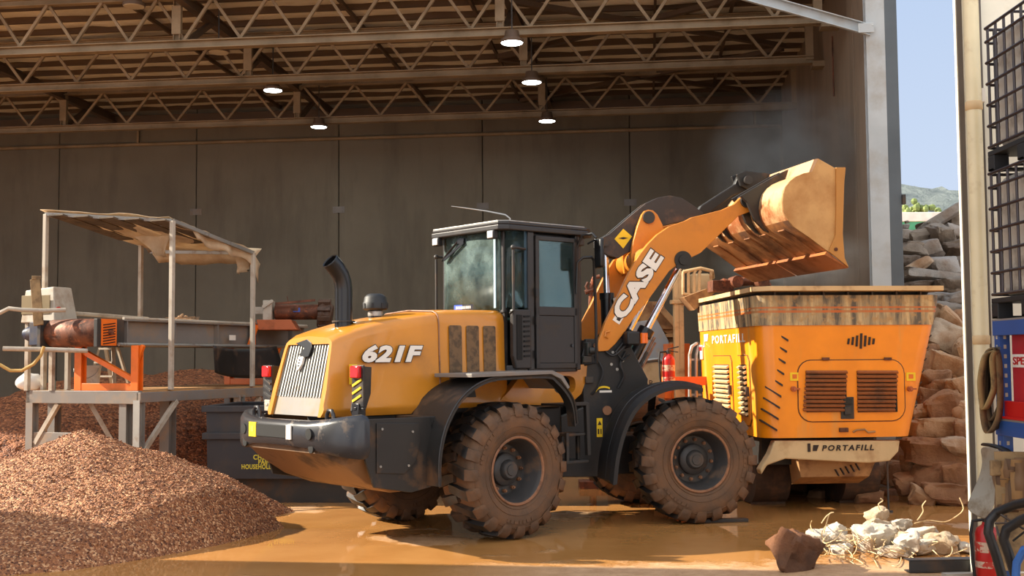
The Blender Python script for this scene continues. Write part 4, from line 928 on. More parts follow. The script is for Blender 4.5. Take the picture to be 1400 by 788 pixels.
for s in (-1, 1):
    m_ = MB(); m_.prism(prof_o, lambda a, b, t: V3(a, s*(W2-.03+t), b), 0, .03); m_.build('bucket_side', M['bucket_side'], bucket, smooth=0, bevel=.004)
    se = tr(FF, [(1142, 229.3), (1155, 229.3), (1153, 250), (1151, 320), (1153.5, 353), (1159.3, 366.2), (1132, 344), (1141, 322.9), (1142, 289.4)], -W2)
    m_ = MB(); m_.prism(se, lambda a, b, t: V3(a, s*(W2+t), b), 0, .025); sc_ = m_.build('side_cutter', paint('worn_cutter_steel', (190, 132, 66), .4, .2), bucket, smooth=0, bevel=.004)
    m_ = MB(); q = FF.lat(1143, 341, -W2-.03); m_.cyl((q[0], s*(W2+.02), q[1]), (q[0], s*(W2+.035), q[1]), .022, n=10); m_.build('cutter_bolt', M['rust'], sc_)
# top lip / spill guard
lip = tr(FF, [(1118.7, 216.8), (1110.4, 234.9), (1106, 235.5), (1113, 218)], -W2)
m_ = MB(); m_.prism(lip, lambda a, b, t: V3(a, t, b), -W2, W2); m_.build('spill_guard', paint('pinkish_worn_steel', (198, 156, 116), .5, .1, dirt=(150, 104, 66), dscale=2), bucket, smooth=0)
# cutting edge
ce = tr(FF, [(1129, 342), (1131.5, 346.5), (1159.3, 366.2), (1157.5, 363)], -W2)
e0, e1_ = FF.lat(1130, 344, -W2), FF.lat(1159.3, 366.2, -W2)
du = Vector((e1_[0]-e0[0], 0, e1_[1]-e0[1])).normalized(); nu = Vector((du.z, 0, -du.x)); nu = nu if nu.z < 0 else -nu
P0 = V3(e0[0], 0, e0[1]); P1 = V3(e1_[0], 0, e1_[1])
m_ = MB()
for a, b in ((-W2, -.02), (.02, W2)):
    A_ = [P0+V3(0, a, 0), P0+V3(0, b, 0), P1+V3(0, b, 0), P1+V3(0, a, 0)]; Bq = [A_[0]+nu*.045, A_[1]+nu*.045, A_[2]+nu*.006, A_[3]+nu*.006]
    m_.add(A_+Bq, [(0, 1, 2, 3), (7, 6, 5, 4), (0, 4, 5, 1), (1, 5, 6, 2), (2, 6, 7, 3), (3, 7, 4, 0)])
m_.build('cutting_edge', paint('worn_cutting_edge', (176, 104, 50), .45, .15, dirt=(126, 72, 36), dscale=1.4, lo=.45, hi=.62), bucket, smooth=0)
for v in (-.95, -.45, .0, .5, .98):
    m_ = MB(); a, b = curve[-3], curve[-1]; m_.beam(V3(a[0], v, a[1]-.006), V3(b[0], v, b[1]-.006), .16, .02); m_.build('wear_plate', M['bucket_mud'], bucket, smooth=0, bevel=.006)
# bucket ears: curved dark plates that carry the pins
earb = tr(FF, [(1012, 280), (1003, 271), (1018, 262), (1036, 252), (1055, 241), (1075, 232), (1092, 228), (1104, 233), (1090, 239), (1066, 250), (1046, 262), (1038, 277), (1040, 296), (1046, 308), (1060, 318), (1055, 326), (1036, 318), (1022, 304)], -.45)
# fold the traced outline about the shell: shift so that it hugs the shell back
for s in (-1, 1):
    for q in (.36, .60):
        m_ = MB(); m_.prism(earb, lambda a, b, t: V3(a, s*(q+t), b), 0, .05); m_.build('bucket_ear', M['black_mud'], bucket, smooth=0, bevel=.008)
for s in (-1, 1):
    ec = tr(FF, [(1003, 240), (1015, 235), (1030, 237), (1060, 240), (1090, 244), (1080, 252), (1040, 262), (1022, 262), (1008, 256)], 0)
    m_ = MB(); m_.prism(ec, lambda a, b, t: V3(a, s*(.06+t), b), 0, .045); m_.build('link_ear', M['black_mud'], bucket, smooth=0, bevel=.008)
# ground water splash board: nothing else on the loader
# ================================================================== left side: gravel, skip, picking conveyor
def seg_dist(p, poly):
    best = 1e9; inside = False; n = len(poly)
    for i in range(n):
        ax, ay = poly[i]; bx, by = poly[(i+1) % n]; dx, dy = bx-ax, by-ay
        t = max(0, min(1, ((p[0]-ax)*dx+(p[1]-ay)*dy)/(dx*dx+dy*dy))); q = math.hypot(p[0]-ax-dx*t, p[1]-ay-dy*t); best = min(best, q)
        if (ay > p[1]) != (by > p[1]) and p[0] < (bx-ax)*(p[1]-ay)/(by-ay)+ax: inside = not inside
    return best if inside else -best
def smin(a, b, k=.08):
    h = max(0, min(1, .5+.5*(b-a)/k)); return b*(1-h)+a*h-k*h*(1-h)
def gravel_mat(name, cols, scale):
    m, nt, b = new_mat(name); v = texco(nt)
    vo = N(nt, 'ShaderNodeTexVoronoi'); vo.inputs['Scale'].default_value = scale; nt.links.new(v, vo.inputs['Vector'])
    sp = N(nt, 'ShaderNodeSeparateColor'); nt.links.new(vo.outputs['Color'], sp.inputs[0])
    c = mixc(nt, sp.outputs[0], lin(cols[0]), lin(cols[1])); c = mixc(nt, ramp(nt, sp.outputs[1], .78, .8), c, lin(cols[2])); c = mixc(nt, ramp(nt, sp.outputs[2], .85, .87), c, lin(cols[3]))
    nt.links.new(c, b.inputs['Base Color']); b.inputs['Roughness'].default_value = .75
    iv = N(nt, 'ShaderNodeMath', operation='SUBTRACT'); iv.inputs[0].default_value = 1; nt.links.new(vo.outputs['Distance'], iv.inputs[1])
    bump(nt, b, iv.outputs[0], .8, .022)
    return m
M['gravel'] = gravel_mat('brick_red_gravel', ((120, 72, 42), (166, 108, 66), (200, 150, 106), (94, 56, 34)), 52)
M['gravel_far'] = gravel_mat('red_brown_gravel', ((104, 60, 34), (148, 90, 54), (172, 112, 72), (82, 48, 30)), 30)
def pile(name, hfun, x0, x1, y0, y1, step, mat, amp, label, stones=0, seed=1):
    nx, ny = int((x1-x0)/step), int((y1-y0)/step); mb = MB(); r_ = random.Random(seed); idx = {}; hv = {}
    for j in range(ny+1):
        for i in range(nx+1):
            x, y = x0+i*step, y0+j*step; h = hfun(x, y)
            if h > -.06:
                z = h+(amp*noise.noise(Vector((x*3, y*3, seed)))+r_.uniform(-.006, .006))*min(1, max(0, h)*8+.3)
                hv[(i, j)] = h; idx[(i, j)] = len(mb.v); mb.v.append((x+r_.uniform(-.3, .3)*step, y+r_.uniform(-.3, .3)*step, max(z, -.02)))
    for j in range(ny):
        for i in range(nx):
            q = [(i, j), (i+1, j), (i+1, j+1), (i, j+1)]
            if all(k in idx for k in q): mb.f.append(tuple(idx[k] for k in q)); mb.m.append(0)
    keys = [k for k in hv if -.05 < hv[k] < 2]
    for s in range(stones):
        k = r_.choice(keys); x, y, z = mb.v[idx[k]]; e = r_.uniform(.008, .017)
        a = r_.uniform(0, PI); ca, sa = math.cos(a)*e, math.sin(a)*e; f = r_.uniform(.5, 1.2); z += e*.3
        mb.add([(x+ca, y+sa, z), (x-sa*f, y+ca*f, z+e*.3), (x-ca, y-sa, z), (x+sa*f, y-ca*f, z-e*.2), (x, y, z+e*.8), (x, y, z-e*.8)], [(0, 1, 4), (1, 2, 4), (2, 3, 4), (3, 0, 4), (1, 0, 5), (2, 1, 5), (3, 2, 5), (0, 3, 5)])
    o = mb.build(name, mat, smooth=0)
    tag(o, label, 'gravel', kind='stuff'); return o
foot = [(-2.55, 13.3), (-2.75, 12.7), (-3.0, 12.05), (-3.49, 11.25), (-3.97, 10.68), (-4.53, 10.42), (-6, 10.3), (-8, 11), (-8.5, 13.5), (-7.5, 15.3), (-5.2, 15.2), (-3.7, 14.6), (-2.9, 14.0)]
foot2 = [(-2.72, 14.75), (-2.9, 14.2), (-3.6, 13.3), (-5.5, 13), (-6.2, 14), (-5.8, 15.6), (-4.3, 15.5), (-3.3, 15.3)]
def h1(x, y):
    if x < -9 or y > 16: return -1
    d1 = seg_dist((x, y), foot); c = 1.12-.385*math.hypot(x+4.81, (y-13.2))
    c = max(c, .93-.36*math.hypot((x+6.6)*.8, y-12.6))
    a = smin(d1*1.05-.02, c, .03) if d1 > -.3 else -1
    d2 = seg_dist((x, y), foot2); c2 = .95-.46*math.hypot(x+4.55, y-14.2)
    b = smin(d2*.7, c2, .05) if d2 > -.3 else -1
    return max(a, b)
pile('gravel_pile', h1, -8.2, -2.4, 10.1, 15.8, .034, M['gravel'], .02, 'heap of coarse brick-coloured gravel in the left foreground beside the loader', 9000)
footb = [(-2.9, 20.3), (-4.6, 18.6), (-6.2, 17.2), (-8, 16.8), (-10, 17.5), (-11, 20), (-10, 25), (-5, 26), (-3, 23.5)]
def h2(x, y):
    d = seg_dist((x, y), footb)
    if d < -.3: return -1
    return smin(d*.66, 1.75-.22*abs(y-22.3)+.25*noise.noise(Vector((x*.5, y*.4, 9))), .25)
pile('gravel_pile', h2, -11, -2.7, 16.6, 26.2, .1, M['gravel_far'], .05, 'dark red-brown gravel heap inside the hall behind the conveyor platform', 2500, seed=4)
# ---- skip bin
sx = at(281, 680, 15.6); SK = Fr(sx.x, 15.6, -4.0)
skip = frame_thing('skip_bin', 'dark grey steel skip bin with yellow stencilled lettering behind the loader bumper', 'skip', SK)
def skz(y): return SK.lat(300, y, 0)[1]
zt, zl0, zl1, zb = skz(556), skz(592), skz(601), skz(655); SW = 3.1; SD = 1.5
mb = MB(); t = .06
outer = [(0.0, zt), (.02, zb+.12), (.10, zb), (SW-.1, zb), (SW-.02, zb+.12), (SW, zt)]
mb.prism(outer, lambda a, b, t_: V3(a, t_, b), 0, .05); mb.prism(outer, lambda a, b, t_: V3(a, t_, b), SD-.05, SD)
for (a, b), (c, d) in zip(outer[:-1], outer[1:]): mb.add([V3(a, 0, b), V3(c, 0, d), V3(c, SD, d), V3(a, SD, b)], [(0, 1, 2, 3)])
mb.build('body', M['skip'], skip, smooth=0)
mb = MB()
for y0, y1 in ((-.05, .05), (SD-.05, SD+.05)): mb.box2((-.05, y0, zt-.075), (SW+.05, y1, zt+.01))
mb.box2((-.05, .05, zt-.075), (.05, SD-.05, zt+.01)); mb.box2((SW-.05, .05, zt-.075), (SW+.05, SD-.05, zt+.01)); mb.build('rim', M['skip'], skip, smooth=0, bevel=.008)
mb = MB(); mb.box2((-.04, -.05, zl1), (SW+.04, .0, zl0)); mb.box2((-.05, .0, zl1), (0.01, SD, zl0)); mb.build('ledge', M['skip'], skip, smooth=0, bevel=.008)
mb = MB(); mb.box2((.35, .12, .0), (SW-.35, SD-.12, zb+.002)); mb.build('base', M['dark_steel'], skip, smooth=0)
mb = MB(); mb.box2((0, .05, zt-.25), (SW, SD-.05, zt-.2)); mb.build('contents', M['rust'], skip, smooth=0)
for s, x0, x1, y0, y1 in (('CHEMICALS', 346, 396, 629, 622), ('PAINT  TINS', 353, 398, 635.5, 628.8), ('HOUSEHOLD RUBBISH', 330, 402, 642, 635.2)):
    if s.startswith('CHEM'): s, x1 = 'CHE', 362
    if s.startswith('PAINT'): s, x1 = 'PAINT', 374
    a = SK.lat(x0, y0, -.012); b_ = SK.lat(x1, y0, -.012); c = SK.lat(x0, y1, -.012)
    text_mesh(s, 'stencil_lettering', M['stencil'], skip, (a[0], -.003, a[1]), (1, 0, 0), (0, 0, 1), b_[0]-a[0], c[1]-a[1], .003, bold=.03, spacing=1.08)
# ---- picking platform and conveyor
K = Fr(-4.925, 15.5, 67.)
def KL(px_, py_, v): u, z = K.lat(px_, py_, v); return V3(u, v, z)
def KU(px_, py_, u): v, z = K.lon(px_, py_, u); return V3(u, v, z)
plat = frame_thing('work_platform', 'grey steel work platform on braced legs carrying the conveyor behind the gravel', 'platform', K)
zp1 = KL(190, 535, 0).z; zp0 = KL(190, 553, 0).z; PW = 1.95; PL = 4.6
mb = MB()
mb.box2((0, 0, zp0), (.07, PW, zp1)); mb.box2((.0, -.035, zp0+.02), (PL, .035, zp1-.02)); mb.box2((0, PW-.07, zp0), (PL, PW, zp1)); mb.box2((PL-.07, 0, zp0), (PL, PW, zp1))
mb.build('edge_beam', M['grey_paint'], plat, smooth=0, bevel=.006)
mb = MB(); mb.box2((.05, .03, zp1-.04), (PL-.05, PW-.05, zp1)); mb.build('deck', M['mud_steel'], plat, smooth=0)
for u, v, w in ((.05, .03, .11), (.08, .28, .12), (.06, PW-.06, .12), (.45, PW-.08, .13), (2.2, .0, .12), (2.2, PW-.06, .12), (4.5, .0, .12), (4.5, PW-.06, .12), (.9, .9, .16), (.9, .25, .16)):
    mb = MB(); mb.ibeam((u, v, 0), (u, v, zp0+.05), w, w, .014, up=(1, 0, 0)); mb.build('leg', M['grey_paint'] if v > .2 else M['steel'], plat, smooth=0)
for a, b in (((.1, -.01, zp0-.62), (.75, -.01, zp0+.02)), ((.04, PW-.15, zp0-.55), (.04, PW-.55, zp0)), ((.55, .6, .35), (.2, 1.0, zp0)), ((2.0, 0, .4), (2.7, 0, zp0))):
    mb = MB(); mb.beam(a, b, .06, .06); mb.build('brace', M['pale_steel'], plat, smooth=0)
mb = MB(); mb.box2((.02, PW-.95, .55), (.05, PW-.12, .92)); mb.build('side_plate', M['grey_paint'], plat, smooth=0, bevel=.005)
conv = frame_thing('belt_conveyor', 'picking belt conveyor with rusty end drum and grey side channels on the platform', 'conveyor', K)
vR = .55; vL = 1.45
zt_ = KL(155, 437, vR).z; zb_ = KL(155, 473, vR).z; ue = KL(418, 462, vR).x
for v, ch in ((vR, 1), (vL, -1)):
    mb = MB(); mb.ibeam((.25, v, (zt_+zb_)/2), (ue, v, (zt_+zb_)/2), .1, zt_-zb_, .016, channel=-ch)
    for k in range(5): mb.box2((.35+k*1.0, v-.05, zb_), (.36+k*1.0, v+.05, zt_))
    mb.build('side_channel', M['grey_paint'], conv, smooth=0, bevel=.003)
zd = (zt_+zb_)/2+.0
mb = MB(); mb.lathe([(0, 0), (.0, .17), (.02, .185), (.45, .192), (.88, .185), (.9, .17), (.9, 0)], (-.02, vR+.02, zd), (0, 1, 0), 36); mb.cyl((-.02, vR-.12, zd), (-.02, vL+.12, zd), .035, n=14); mb.build('end_drum', M['rust'], conv)
mb = MB(); mb.box2((.1, vR+.06, zt_-.07), (ue, vL-.06, zt_-.05)); mb.box2((.1, vR+.06, zb_+.03), (ue, vL-.06, zb_+.05)); mb.build('belt', paint('worn_black_belt', (58, 50, 44), .7, dirt=(126, 96, 70), dscale=2), conv, smooth=0)
# guard with slots
mb = MB(); g0, g1 = KL(135, 455, vR-.03).x, KL(156, 455, vR-.03).x; mb.mat(0).box2((g0, vR-.075, zb_-.0), (g1, vR-.06, zt_)); mb.mat(1)
for k in range(8): mb.beam((g0+.03, vR-.078, zb_+.02+.036*k), (g1-.03, vR-.078, zb_+.05+.036*k), .006, .013)
mb.build('drum_guard', [M['orange'], M['dark']], conv, smooth=0)
for v in (vR-.04, vL+.04):
    mb = MB(); mb.box2((-.25, v-.03, zb_-.02), (.26, v+.03, zt_)); mb.build('bearing_plate', M['dark_steel'], conv, smooth=0, bevel=.006)
mb = MB(); mb.box2((-.14, vL+.08, zd-.16), (.1, vL+.32, zd+.16)); mb.cyl((-.02, vL+.05, zd), (-.02, vL+.45, zd), .1, n=18); mb.cyl((-.02, vL+.45, zd), (-.02, vL+.5, zd), .08, n=18); mb.build('drive_motor', paint('dark_blue_motor', (40, 48, 74), .5, dirt=(90, 80, 70)), conv, bevel=.01)
for u in (.12, 3.9):
    mb = MB()
    for v in (vR-.42 if u < 1 else vR, vL-.35 if u < 1 else vL): mb.ibeam((u, v, zp1), (u, v, zb_), .12, .11, .014, up=(1, 0, 0))
    va, vb = (vR-.42, vL-.35) if u < 1 else (vR, vL)
    mb.box2((u-.05, va, zp1), (u+.05, vb, zp1+.1)); mb.beam((u, va, zp1+.12), (u, vb, zb_-.05), .06, .07); mb.beam((u, va-.1, zb_-.0), (u, va, zb_-.2), .05, .05)
    mb.build('support_frame', M['orange'], conv, smooth=0, bevel=.005)
mb = MB(); mb.tube([KU(100, 429, .5), KU(118, 430, .9), V3(2.0, vL+.1, zt_+.08)], .03, 8); mb.build('rail_tube', M['pale_steel'], conv)
mb = MB(); mb.tube([V3(.3, vR-.02, zt_+.02), V3(ue, vR-.02, zt_+.02)], .022, 8); mb.build('edge_tube', M['pale_steel'], conv)
mb = MB(); mb.tube([V3(.1, vR-.12, zp1+.62), V3(ue, vR-.12, zp1+.62)], .025, 8); mb.build('lower_rail', M['steel'], conv)
mb = MB(); mb.box2((3.2, vR-.02, zb_-.02), (3.28, vR-.07, zt_+.05)); mb.beam((3.28, vR-.08, zt_), (3.1, vR-.08, zb_+.02), .09, .02); mb.build('orange_strap', M['orange'], conv, smooth=0)
mb = MB(); q = KL(318, 462, vR-.055); mb.box2((q.x-.08, vR-.055, q.z-.04), (q.x+.08, vR-.05, q.z+.04)); mb.build('label_plate', M['white'], conv, smooth=0)
# material lying on the belt
r_ = random.Random(3); mb = MB()
for k in range(260):
    u = r_.gauss(2.1, .33); v = r_.gauss(1.0, .12); e = r_.uniform(.015, .04); z = zt_-.04+max(0, .20-.32*abs(u-2.1)-.8*abs(v-1.0))*r_.uniform(.5, 1)
    mb.ball((u, v, z), e, 5, 3, (1.3, .8, .6))
    if k % 3 == 0: a = r_.uniform(0, 6.3); mb.beam((u, v, z+.02), (u+.18*math.cos(a), v+.1*math.sin(a), z+.03), .012, .008)
o = mb.build('debris', paint('pale_sorted_debris', (176, 142, 108), .8, dirt=(110, 84, 62), dscale=8), smooth=0); o.location = (K.x, K.y, 0); o.rotation_euler = (0, 0, K.a)
tag(o, 'low heap of pale sorted debris lying on the conveyor belt', 'debris', kind='stuff')
# ---- canopy frame and tarpaulin
can = frame_thing('canopy_frame', 'tall thin steel post canopy frame standing over the conveyor', 'canopy frame', K)
P = {}
P[1] = KU(63, 293, .3); P[3] = KL(236, 302, .0); P[4] = KL(346, 346, .0); P[2] = V3(2.1, 0, 0)
for u in np.arange(1., 3.5, .05):
    q = KU(193, 325, float(u))
    if abs(q.y-PW) < .06: P[2] = q; break
P[5] = V3(P[4].x, PW, P[4].z+.1)
for k in (1, 2, 3, 4):
    mb = MB(); p = P[k]; mb.box2((p.x-.03, p.y-.03, zp1), (p.x+.03, p.y+.03, p.z)); mb.build('post', M['pale_steel'], can, smooth=0, bevel=.006)
mb = MB()
for a, b in ((1, 3), (3, 4), (1, 2), (2, 5), (2, 3), (4, 5)): mb.beam(P[a], P[b], .05, .05)
for f in (.25, .5, .75): mb.beam(P[1].lerp(P[2], f), P[3].lerp(P[4], f*.6), .04, .04)
mb.build('roof_frame', M['steel'], can, smooth=0)
for k in range(5):
    f = .08+.2*k; a_, b_ = P[3].lerp(P[1], f), P[4].lerp(P[5], f); c_ = a_.lerp(b_, .62+.05*(k % 2)); mb = MB(); mb.beam(a_+V3(-.1, 0, -.01), c_+V3(0, 0, -.01), .26, .02); mb.build('roof_board', M['wood_dark'], can, smooth=0)
def tarp_pt(s, t):      # s along the conveyor, t across (0 right edge ... 1 left edge)
    right = [(-.05, P[3].lerp(P[1], 0)), ]
    a0 = P[3].lerp(P[1], t); a1 = P[4].lerp(P[5], t)
    p = a0.lerp(a1, s); p.z += .045-.10*math.sin(PI*min(1, max(0, s)))*math.sin(PI*t)+.035*noise.noise(Vector((s*4, t*4, 2)))+.02*noise.noise(Vector((s*11, t*9, 4)))
    if s > 1: p.z -= (s-1)*1.4*(1+.3*noise.noise(Vector((t*6, 1, 1)))); p.x -= (s-1)*.3*0; 
    if t < 0: p.z += t*(1.15 if s > .25 else .35)*(.85+.5*noise.noise(Vector((s*5, 3, 1)))); p.y = .05+.04*math.sin(s*17)
    return p
mb = MB(); rows = []
for i in range(25):
    s = -.02+1.14*i/24
    rows.append([tarp_pt(s, -.22+1.25*j/16) for j in range(17)])
mb.sheet(rows)
def tarp_mat():
    m, nt, b = new_mat('sun_bleached_tarpaulin'); v = texco(nt)
    c = mixc(nt, ramp(nt, noise_tex(nt, v, 3, 6, .6), .35, .7), lin((228, 210, 180)), lin((196, 168, 130))); nt.links.new(c, b.inputs['Base Color']); b.inputs['Roughness'].default_value = .8
    tl = N(nt, 'ShaderNodeBsdfTranslucent'); nt.links.new(c, tl.inputs['Color']); mx = N(nt, 'ShaderNodeMixShader'); mx.inputs[0].default_value = .3
    nt.links.new(b.outputs[0], mx.inputs[1]); nt.links.new(tl.outputs[0], mx.inputs[2]); nt.links.new(mx.outputs[0], nt.nodes['Material Output'].inputs['Surface'])
    bump(nt, b, noise_tex(nt, v, 9, 5), .3, .02); return m
M['tarp'] = tarp_mat()
# hanging corner flaps
def flap(top, pts):
    rows_ = []
    for i in range(9):
        f = i/8.; rows_.append([top[0].lerp(top[1], j/6.).lerp(pts[0].lerp(pts[1], j/6.), f)+V3(.05*math.sin(j*1.7+f*2)*f, .04*math.sin(j*1.3)*f, 0) for j in range(7)])
    mb.sheet(rows_)
q1, q2 = KU(318, 338, 2.45), KU(358, 340, 2.6); q3, q4 = KU(325, 375, 2.45), KU(341, 369, 2.6)
flap((q1, q2), (q3, q4))
q1, q2 = KU(170, 313, 1.3), KU(233, 322, 1.3); q3, q4 = KU(215, 350, 1.35), KU(228, 352, 1.35)
flap((q1, q2), (q3, q4))
o = mb.build('tarpaulin', M['tarp'], smooth=50, solid=.006); o.location = (K.x, K.y, 0); o.rotation_euler = (0, 0, K.a)
tag(o, 'torn beige tarpaulin draped over the canopy frame with hanging flaps', 'tarpaulin')
# ---- control cabinet, plank, hose, bucket, ladder, bag
c0 = at(66, 440, 16.3)
cab_ = thing('control_cabinet', 'grey sheet metal control cabinet with sloping sides at the conveyor end', 'cabinet', (c0.x, c0.y, 0), math.radians(-22))
zc0, zc1 = at(66, 441, 16.1).z, at(66, 396, 16.1).z
mb = MB(); lo = [(-.3, -.2), (.30, -.2), (.30, .25), (-.3, .25)]; hi = [(-.30, -.12), (.2, -.12), (.2, .22), (-.30, .22)]
vs = [V3(a, b, zc0) for a, b in lo]+[V3(a, b, zc1+(.04 if a > 0 else 0)) for a, b in hi]; mb.add(vs, [(3, 2, 1, 0), (4, 5, 6, 7), (0, 1, 5, 4), (1, 2, 6, 5), (2, 3, 7, 6), (3, 0, 4, 7)]); mb.build('casing', M['pale_steel'], cab_, smooth=0, bevel=.012)
mb = MB(); mb.box((-.05, -.185, (zc0+zc1)/2+.02), (.5, .012, .26)); mb.build('front_panel', paint('olive_dusty_panel', (124, 108, 74), .6), cab_, smooth=0, bevel=.004)
mb = MB(); mb.cyl((.26, -.1, zc0+.18), (.285, -.1, zc0+.18), .035, n=14); mb.build('stop_button', M['red'], cab_)
mb = MB(); mb.box2((-.26, -.16, zp1), (-.20, -.10, zc0)); mb.box2((.17, -.16, zp1), (.23, -.10, zc0)); mb.box2((-.26, .14, zp1), (-.20, .2, zc0)); mb.box2((.17, .14, zp1), (.23, .2, zc0)); mb.build('stand', M['pale_steel'], cab_, smooth=0)
p0, p1 = at(53, 440, 15.85), at(48, 382, 15.95)
mb = MB(); mb.beam(p0+Vector((0, 0, -.05)), p1, .13, .04, (0, -1, .1)); mb.box(p1+Vector((.02, 0, .02)), (.12, .05, .05), .2)
tag(mb.build('wooden_plank', M['wood'], smooth=0, bevel=.006), 'short weathered plank standing upright against the control cabinet', 'plank')
mb = MB(); mb.tube([at(-30, 440, 15.6), at(0, 428, 15.6), at(12, 422, 15.6), at(30, 424, 15.6), at(60, 425, 15.7), at(90, 424, 15.8)], .028, 8)
tag(mb.build('pale_pipe', M['pale_steel']), 'pale bent pipe in front of the control cabinet', 'pipe')
mb = MB(); mb.tube([at(4, 477, 15.2), at(60, 478, 15.3), at(120, 480, 15.5)], .03, 8)
tag(mb.build('guard_rail', M['pale_steel']), 'pale straight tube below the conveyor end drum', 'tube')
mb = MB(); pts = [(-20, 495), (0, 499), (14, 507), (30, 507), (46, 498), (56, 486), (60, 474)]
mb.tube([at(x, y, 15.25) for x, y in pts], .022, 8)
tag(mb.build('air_hose', paint('ochre_hose', (186, 150, 84), .6)), 'ochre rubber hose hanging in a loop under the conveyor drum', 'hose')
def on_deck(px_, u): q = KU(px_, 530, u); return K.w((u, q.y, zp1))
b0 = on_deck(121, .55)
bkt = thing('plastic_bucket', 'white plastic bucket standing on the work platform', 'bucket', b0)
mb = MB(); mb.lathe([(0, 0), (.0, .135), (.30, .165), (.31, .175), (.34, .175), (.34, .155), (.02, .125), (.02, 0)], (0, 0, 0), (0, 0, 1), 28); mb.build('pail', paint('white_plastic', (222, 218, 208), .4, dirt=(170, 150, 124)), bkt)
mb = MB(); mb.tube([V3(.17*math.cos(t), -.172*abs(math.sin(t))*.4-.1, .30-.14*math.sin(t)) for t in [PI*k/10 for k in range(11)]], .006, 6); mb.build('handle', M['steel'], bkt)
l0 = on_deck(146, 1.1); lad = thing('step_ladder', 'pale aluminium step ladder standing open on the work platform', 'ladder', l0, K.a-PI/2)
for s in (-1, 1):
    mb = MB(); mb.beam((s*.25, -.12, 0), (s*.10, .0, .72), .05, .03); mb.beam((s*.16, .3, 0), (s*.10, .05, .70), .05, .03); mb.build('ladder_stile', M['pale_steel'], lad, smooth=0)
mb = MB()
for k in range(3): mb.box((0, -.09+.04*k, .18+.2*k), (.42-.09*k, .08, .025))
mb.box((0, .02, .72), (.26, .14, .03)); mb.build('ladder_step', M['pale_steel'], lad, smooth=0)
g0 = on_deck(40, .3); mb = MB(); mb.ball((0, 0, .11), .17, 16, 10, (1.15, .7, .75))
for i, v in enumerate(mb.v):
    q = Vector(v); q += q.normalized()*.035*noise.noise(q*9); mb.v[i] = (q.x, q.y, max(.0, q.z))
o = mb.build('plastic_bag', paint('white_film_bag', (226, 224, 220), .35), smooth=60); o.location = g0; tag(o, 'crumpled white plastic bag on the left end of the work platform', 'bag')
g0 = on_deck(72, .2); mb = MB(); mb.lathe([(0, 0), (0, .04), (.13, .04), (.16, .018), (.19, .018), (.19, 0)], (0, 0, 0), (0, 0, 1), 14); o = mb.build('spray_bottle', paint('teal_bottle', (74, 116, 112), .4)); o.location = g0; tag(o, 'small teal bottle beside the white bag on the work platform', 'bottle')
# black rubber sheet hanging behind the conveyor
mb = MB(); rows = []
for i in range(9):
    f = i/8.; rows.append([K.w((1.9+1.5*g, .25+.08*math.sin(g*5), zp1+.62-.50*f*(1-.55*(g-.6)**2)-.25*(1-g)*0+.0-.0)) + Vector((.12*f*g, .1*f, -.05*math.sin(PI*g)*(1-f))) for g in [j/10. for j in range(11)]])
mb.sheet(rows); tag(mb.build('rubber_sheet', M['rubber'], smooth=60, solid=.012), 'black rubber sheet sagging under the conveyor side channel', 'rubber sheet')
# ---- magnet drum unit over the conveyor
MG = Fr(*(lambda q: (q.x, q.y))(at(398, 450, 19.0)), 4.)
mag = frame_thing('magnetic_separator', 'rusty drum separator on an orange box above the far end of the conveyor', 'separator', MG)
def MLp(px_, py_): u, z = MG.lat(px_, py_, 0); return u, z
a = MLp(376, 436); b = MLp(436, 416); zc = (MLp(400, 417)[1]+MLp(400, 437)[1])/2; rd = (MLp(400, 416)[1]-MLp(400, 437)[1])/2
mb = MB(); mb.lathe([(0, 0), (0, rd*.9), (.02, rd), (b[0]-a[0]-.02, rd), (b[0]-a[0], rd*.9), (b[0]-a[0], 0)], (a[0], 0, zc), (1, 0, 0), 32); mb.build('drum', M['rust'], mag)
q0, q1 = MLp(357, 452), MLp(402, 438); mb = MB(); mb.prism([(q0[0], q0[1]), (q1[0]+.08, q0[1]), (q1[0]-.02, q1[1]), (q0[0]-.03, q1[1])], lambda a_, b_, t: V3(a_, t, b_), -.3, .4); mb.build('orange_box', M['rust_orange'], mag, smooth=0, bevel=.006)
mb = MB(); q0, q1 = MLp(344, 430), MLp(372, 420); mb.box2((q0[0], -.05, q0[1]), (q1[0], .05, q1[1])); mb.box2((q1[0]-.12, -.2, q0[1]-.1), (q1[0]+.02, .2, q1[1]+.1))
for k in range(5): mb.cyl((q1[0]-.1+.03*k, -.2, q1[1]+.02*k), (q1[0]-.1+.03*k, -.24, q1[1]+.02*k), .03, n=8)
mb.build('bearing_bracket', M['pale_steel'], mag, smooth=0, bevel=.006)
mb = MB(); q0 = MLp(440, 430); mb.lathe([(0, 0), (0, .2), (.05, .23), (.1, .2), (.16, .22), (.22, .17), (.22, 0)], (q0[0]-.05, 0, q0[1]), (1, 0, -.15), 18)
for k in range(9):
    t = 2*PI*k/9; mb.box((q0[0]+.05, .21*math.cos(t), q0[1]+.21*math.sin(t)), (.2, .07, .07), M=Matrix.Rotation(t, 3, 'X'))
mb.build('drive_gear', paint('greasy_brown_gear', (82, 58, 42), .6, dirt=(46, 36, 30), dscale=5), mag, smooth=0, bevel=.006)
mb = MB(); q0, q1 = MLp(378, 417), MLp(432, 413); mb.beam((q0[0], -.15, q0[1]+.01), (q1[0], -.15, q1[1]+.02), .05, .035); mb.box(( (q0[0]+q1[0])/2, -.26, zc+.05), (.12, .01, .09)); mb.tube([V3((q0[0]+q1[0])/2-.1, -.15, q0[1]), V3((q0[0]+q1[0])/2-.13, -.15, q0[1]+.13)], .008, 6); mb.build('top_rail', M['rust'], mag, smooth=0)
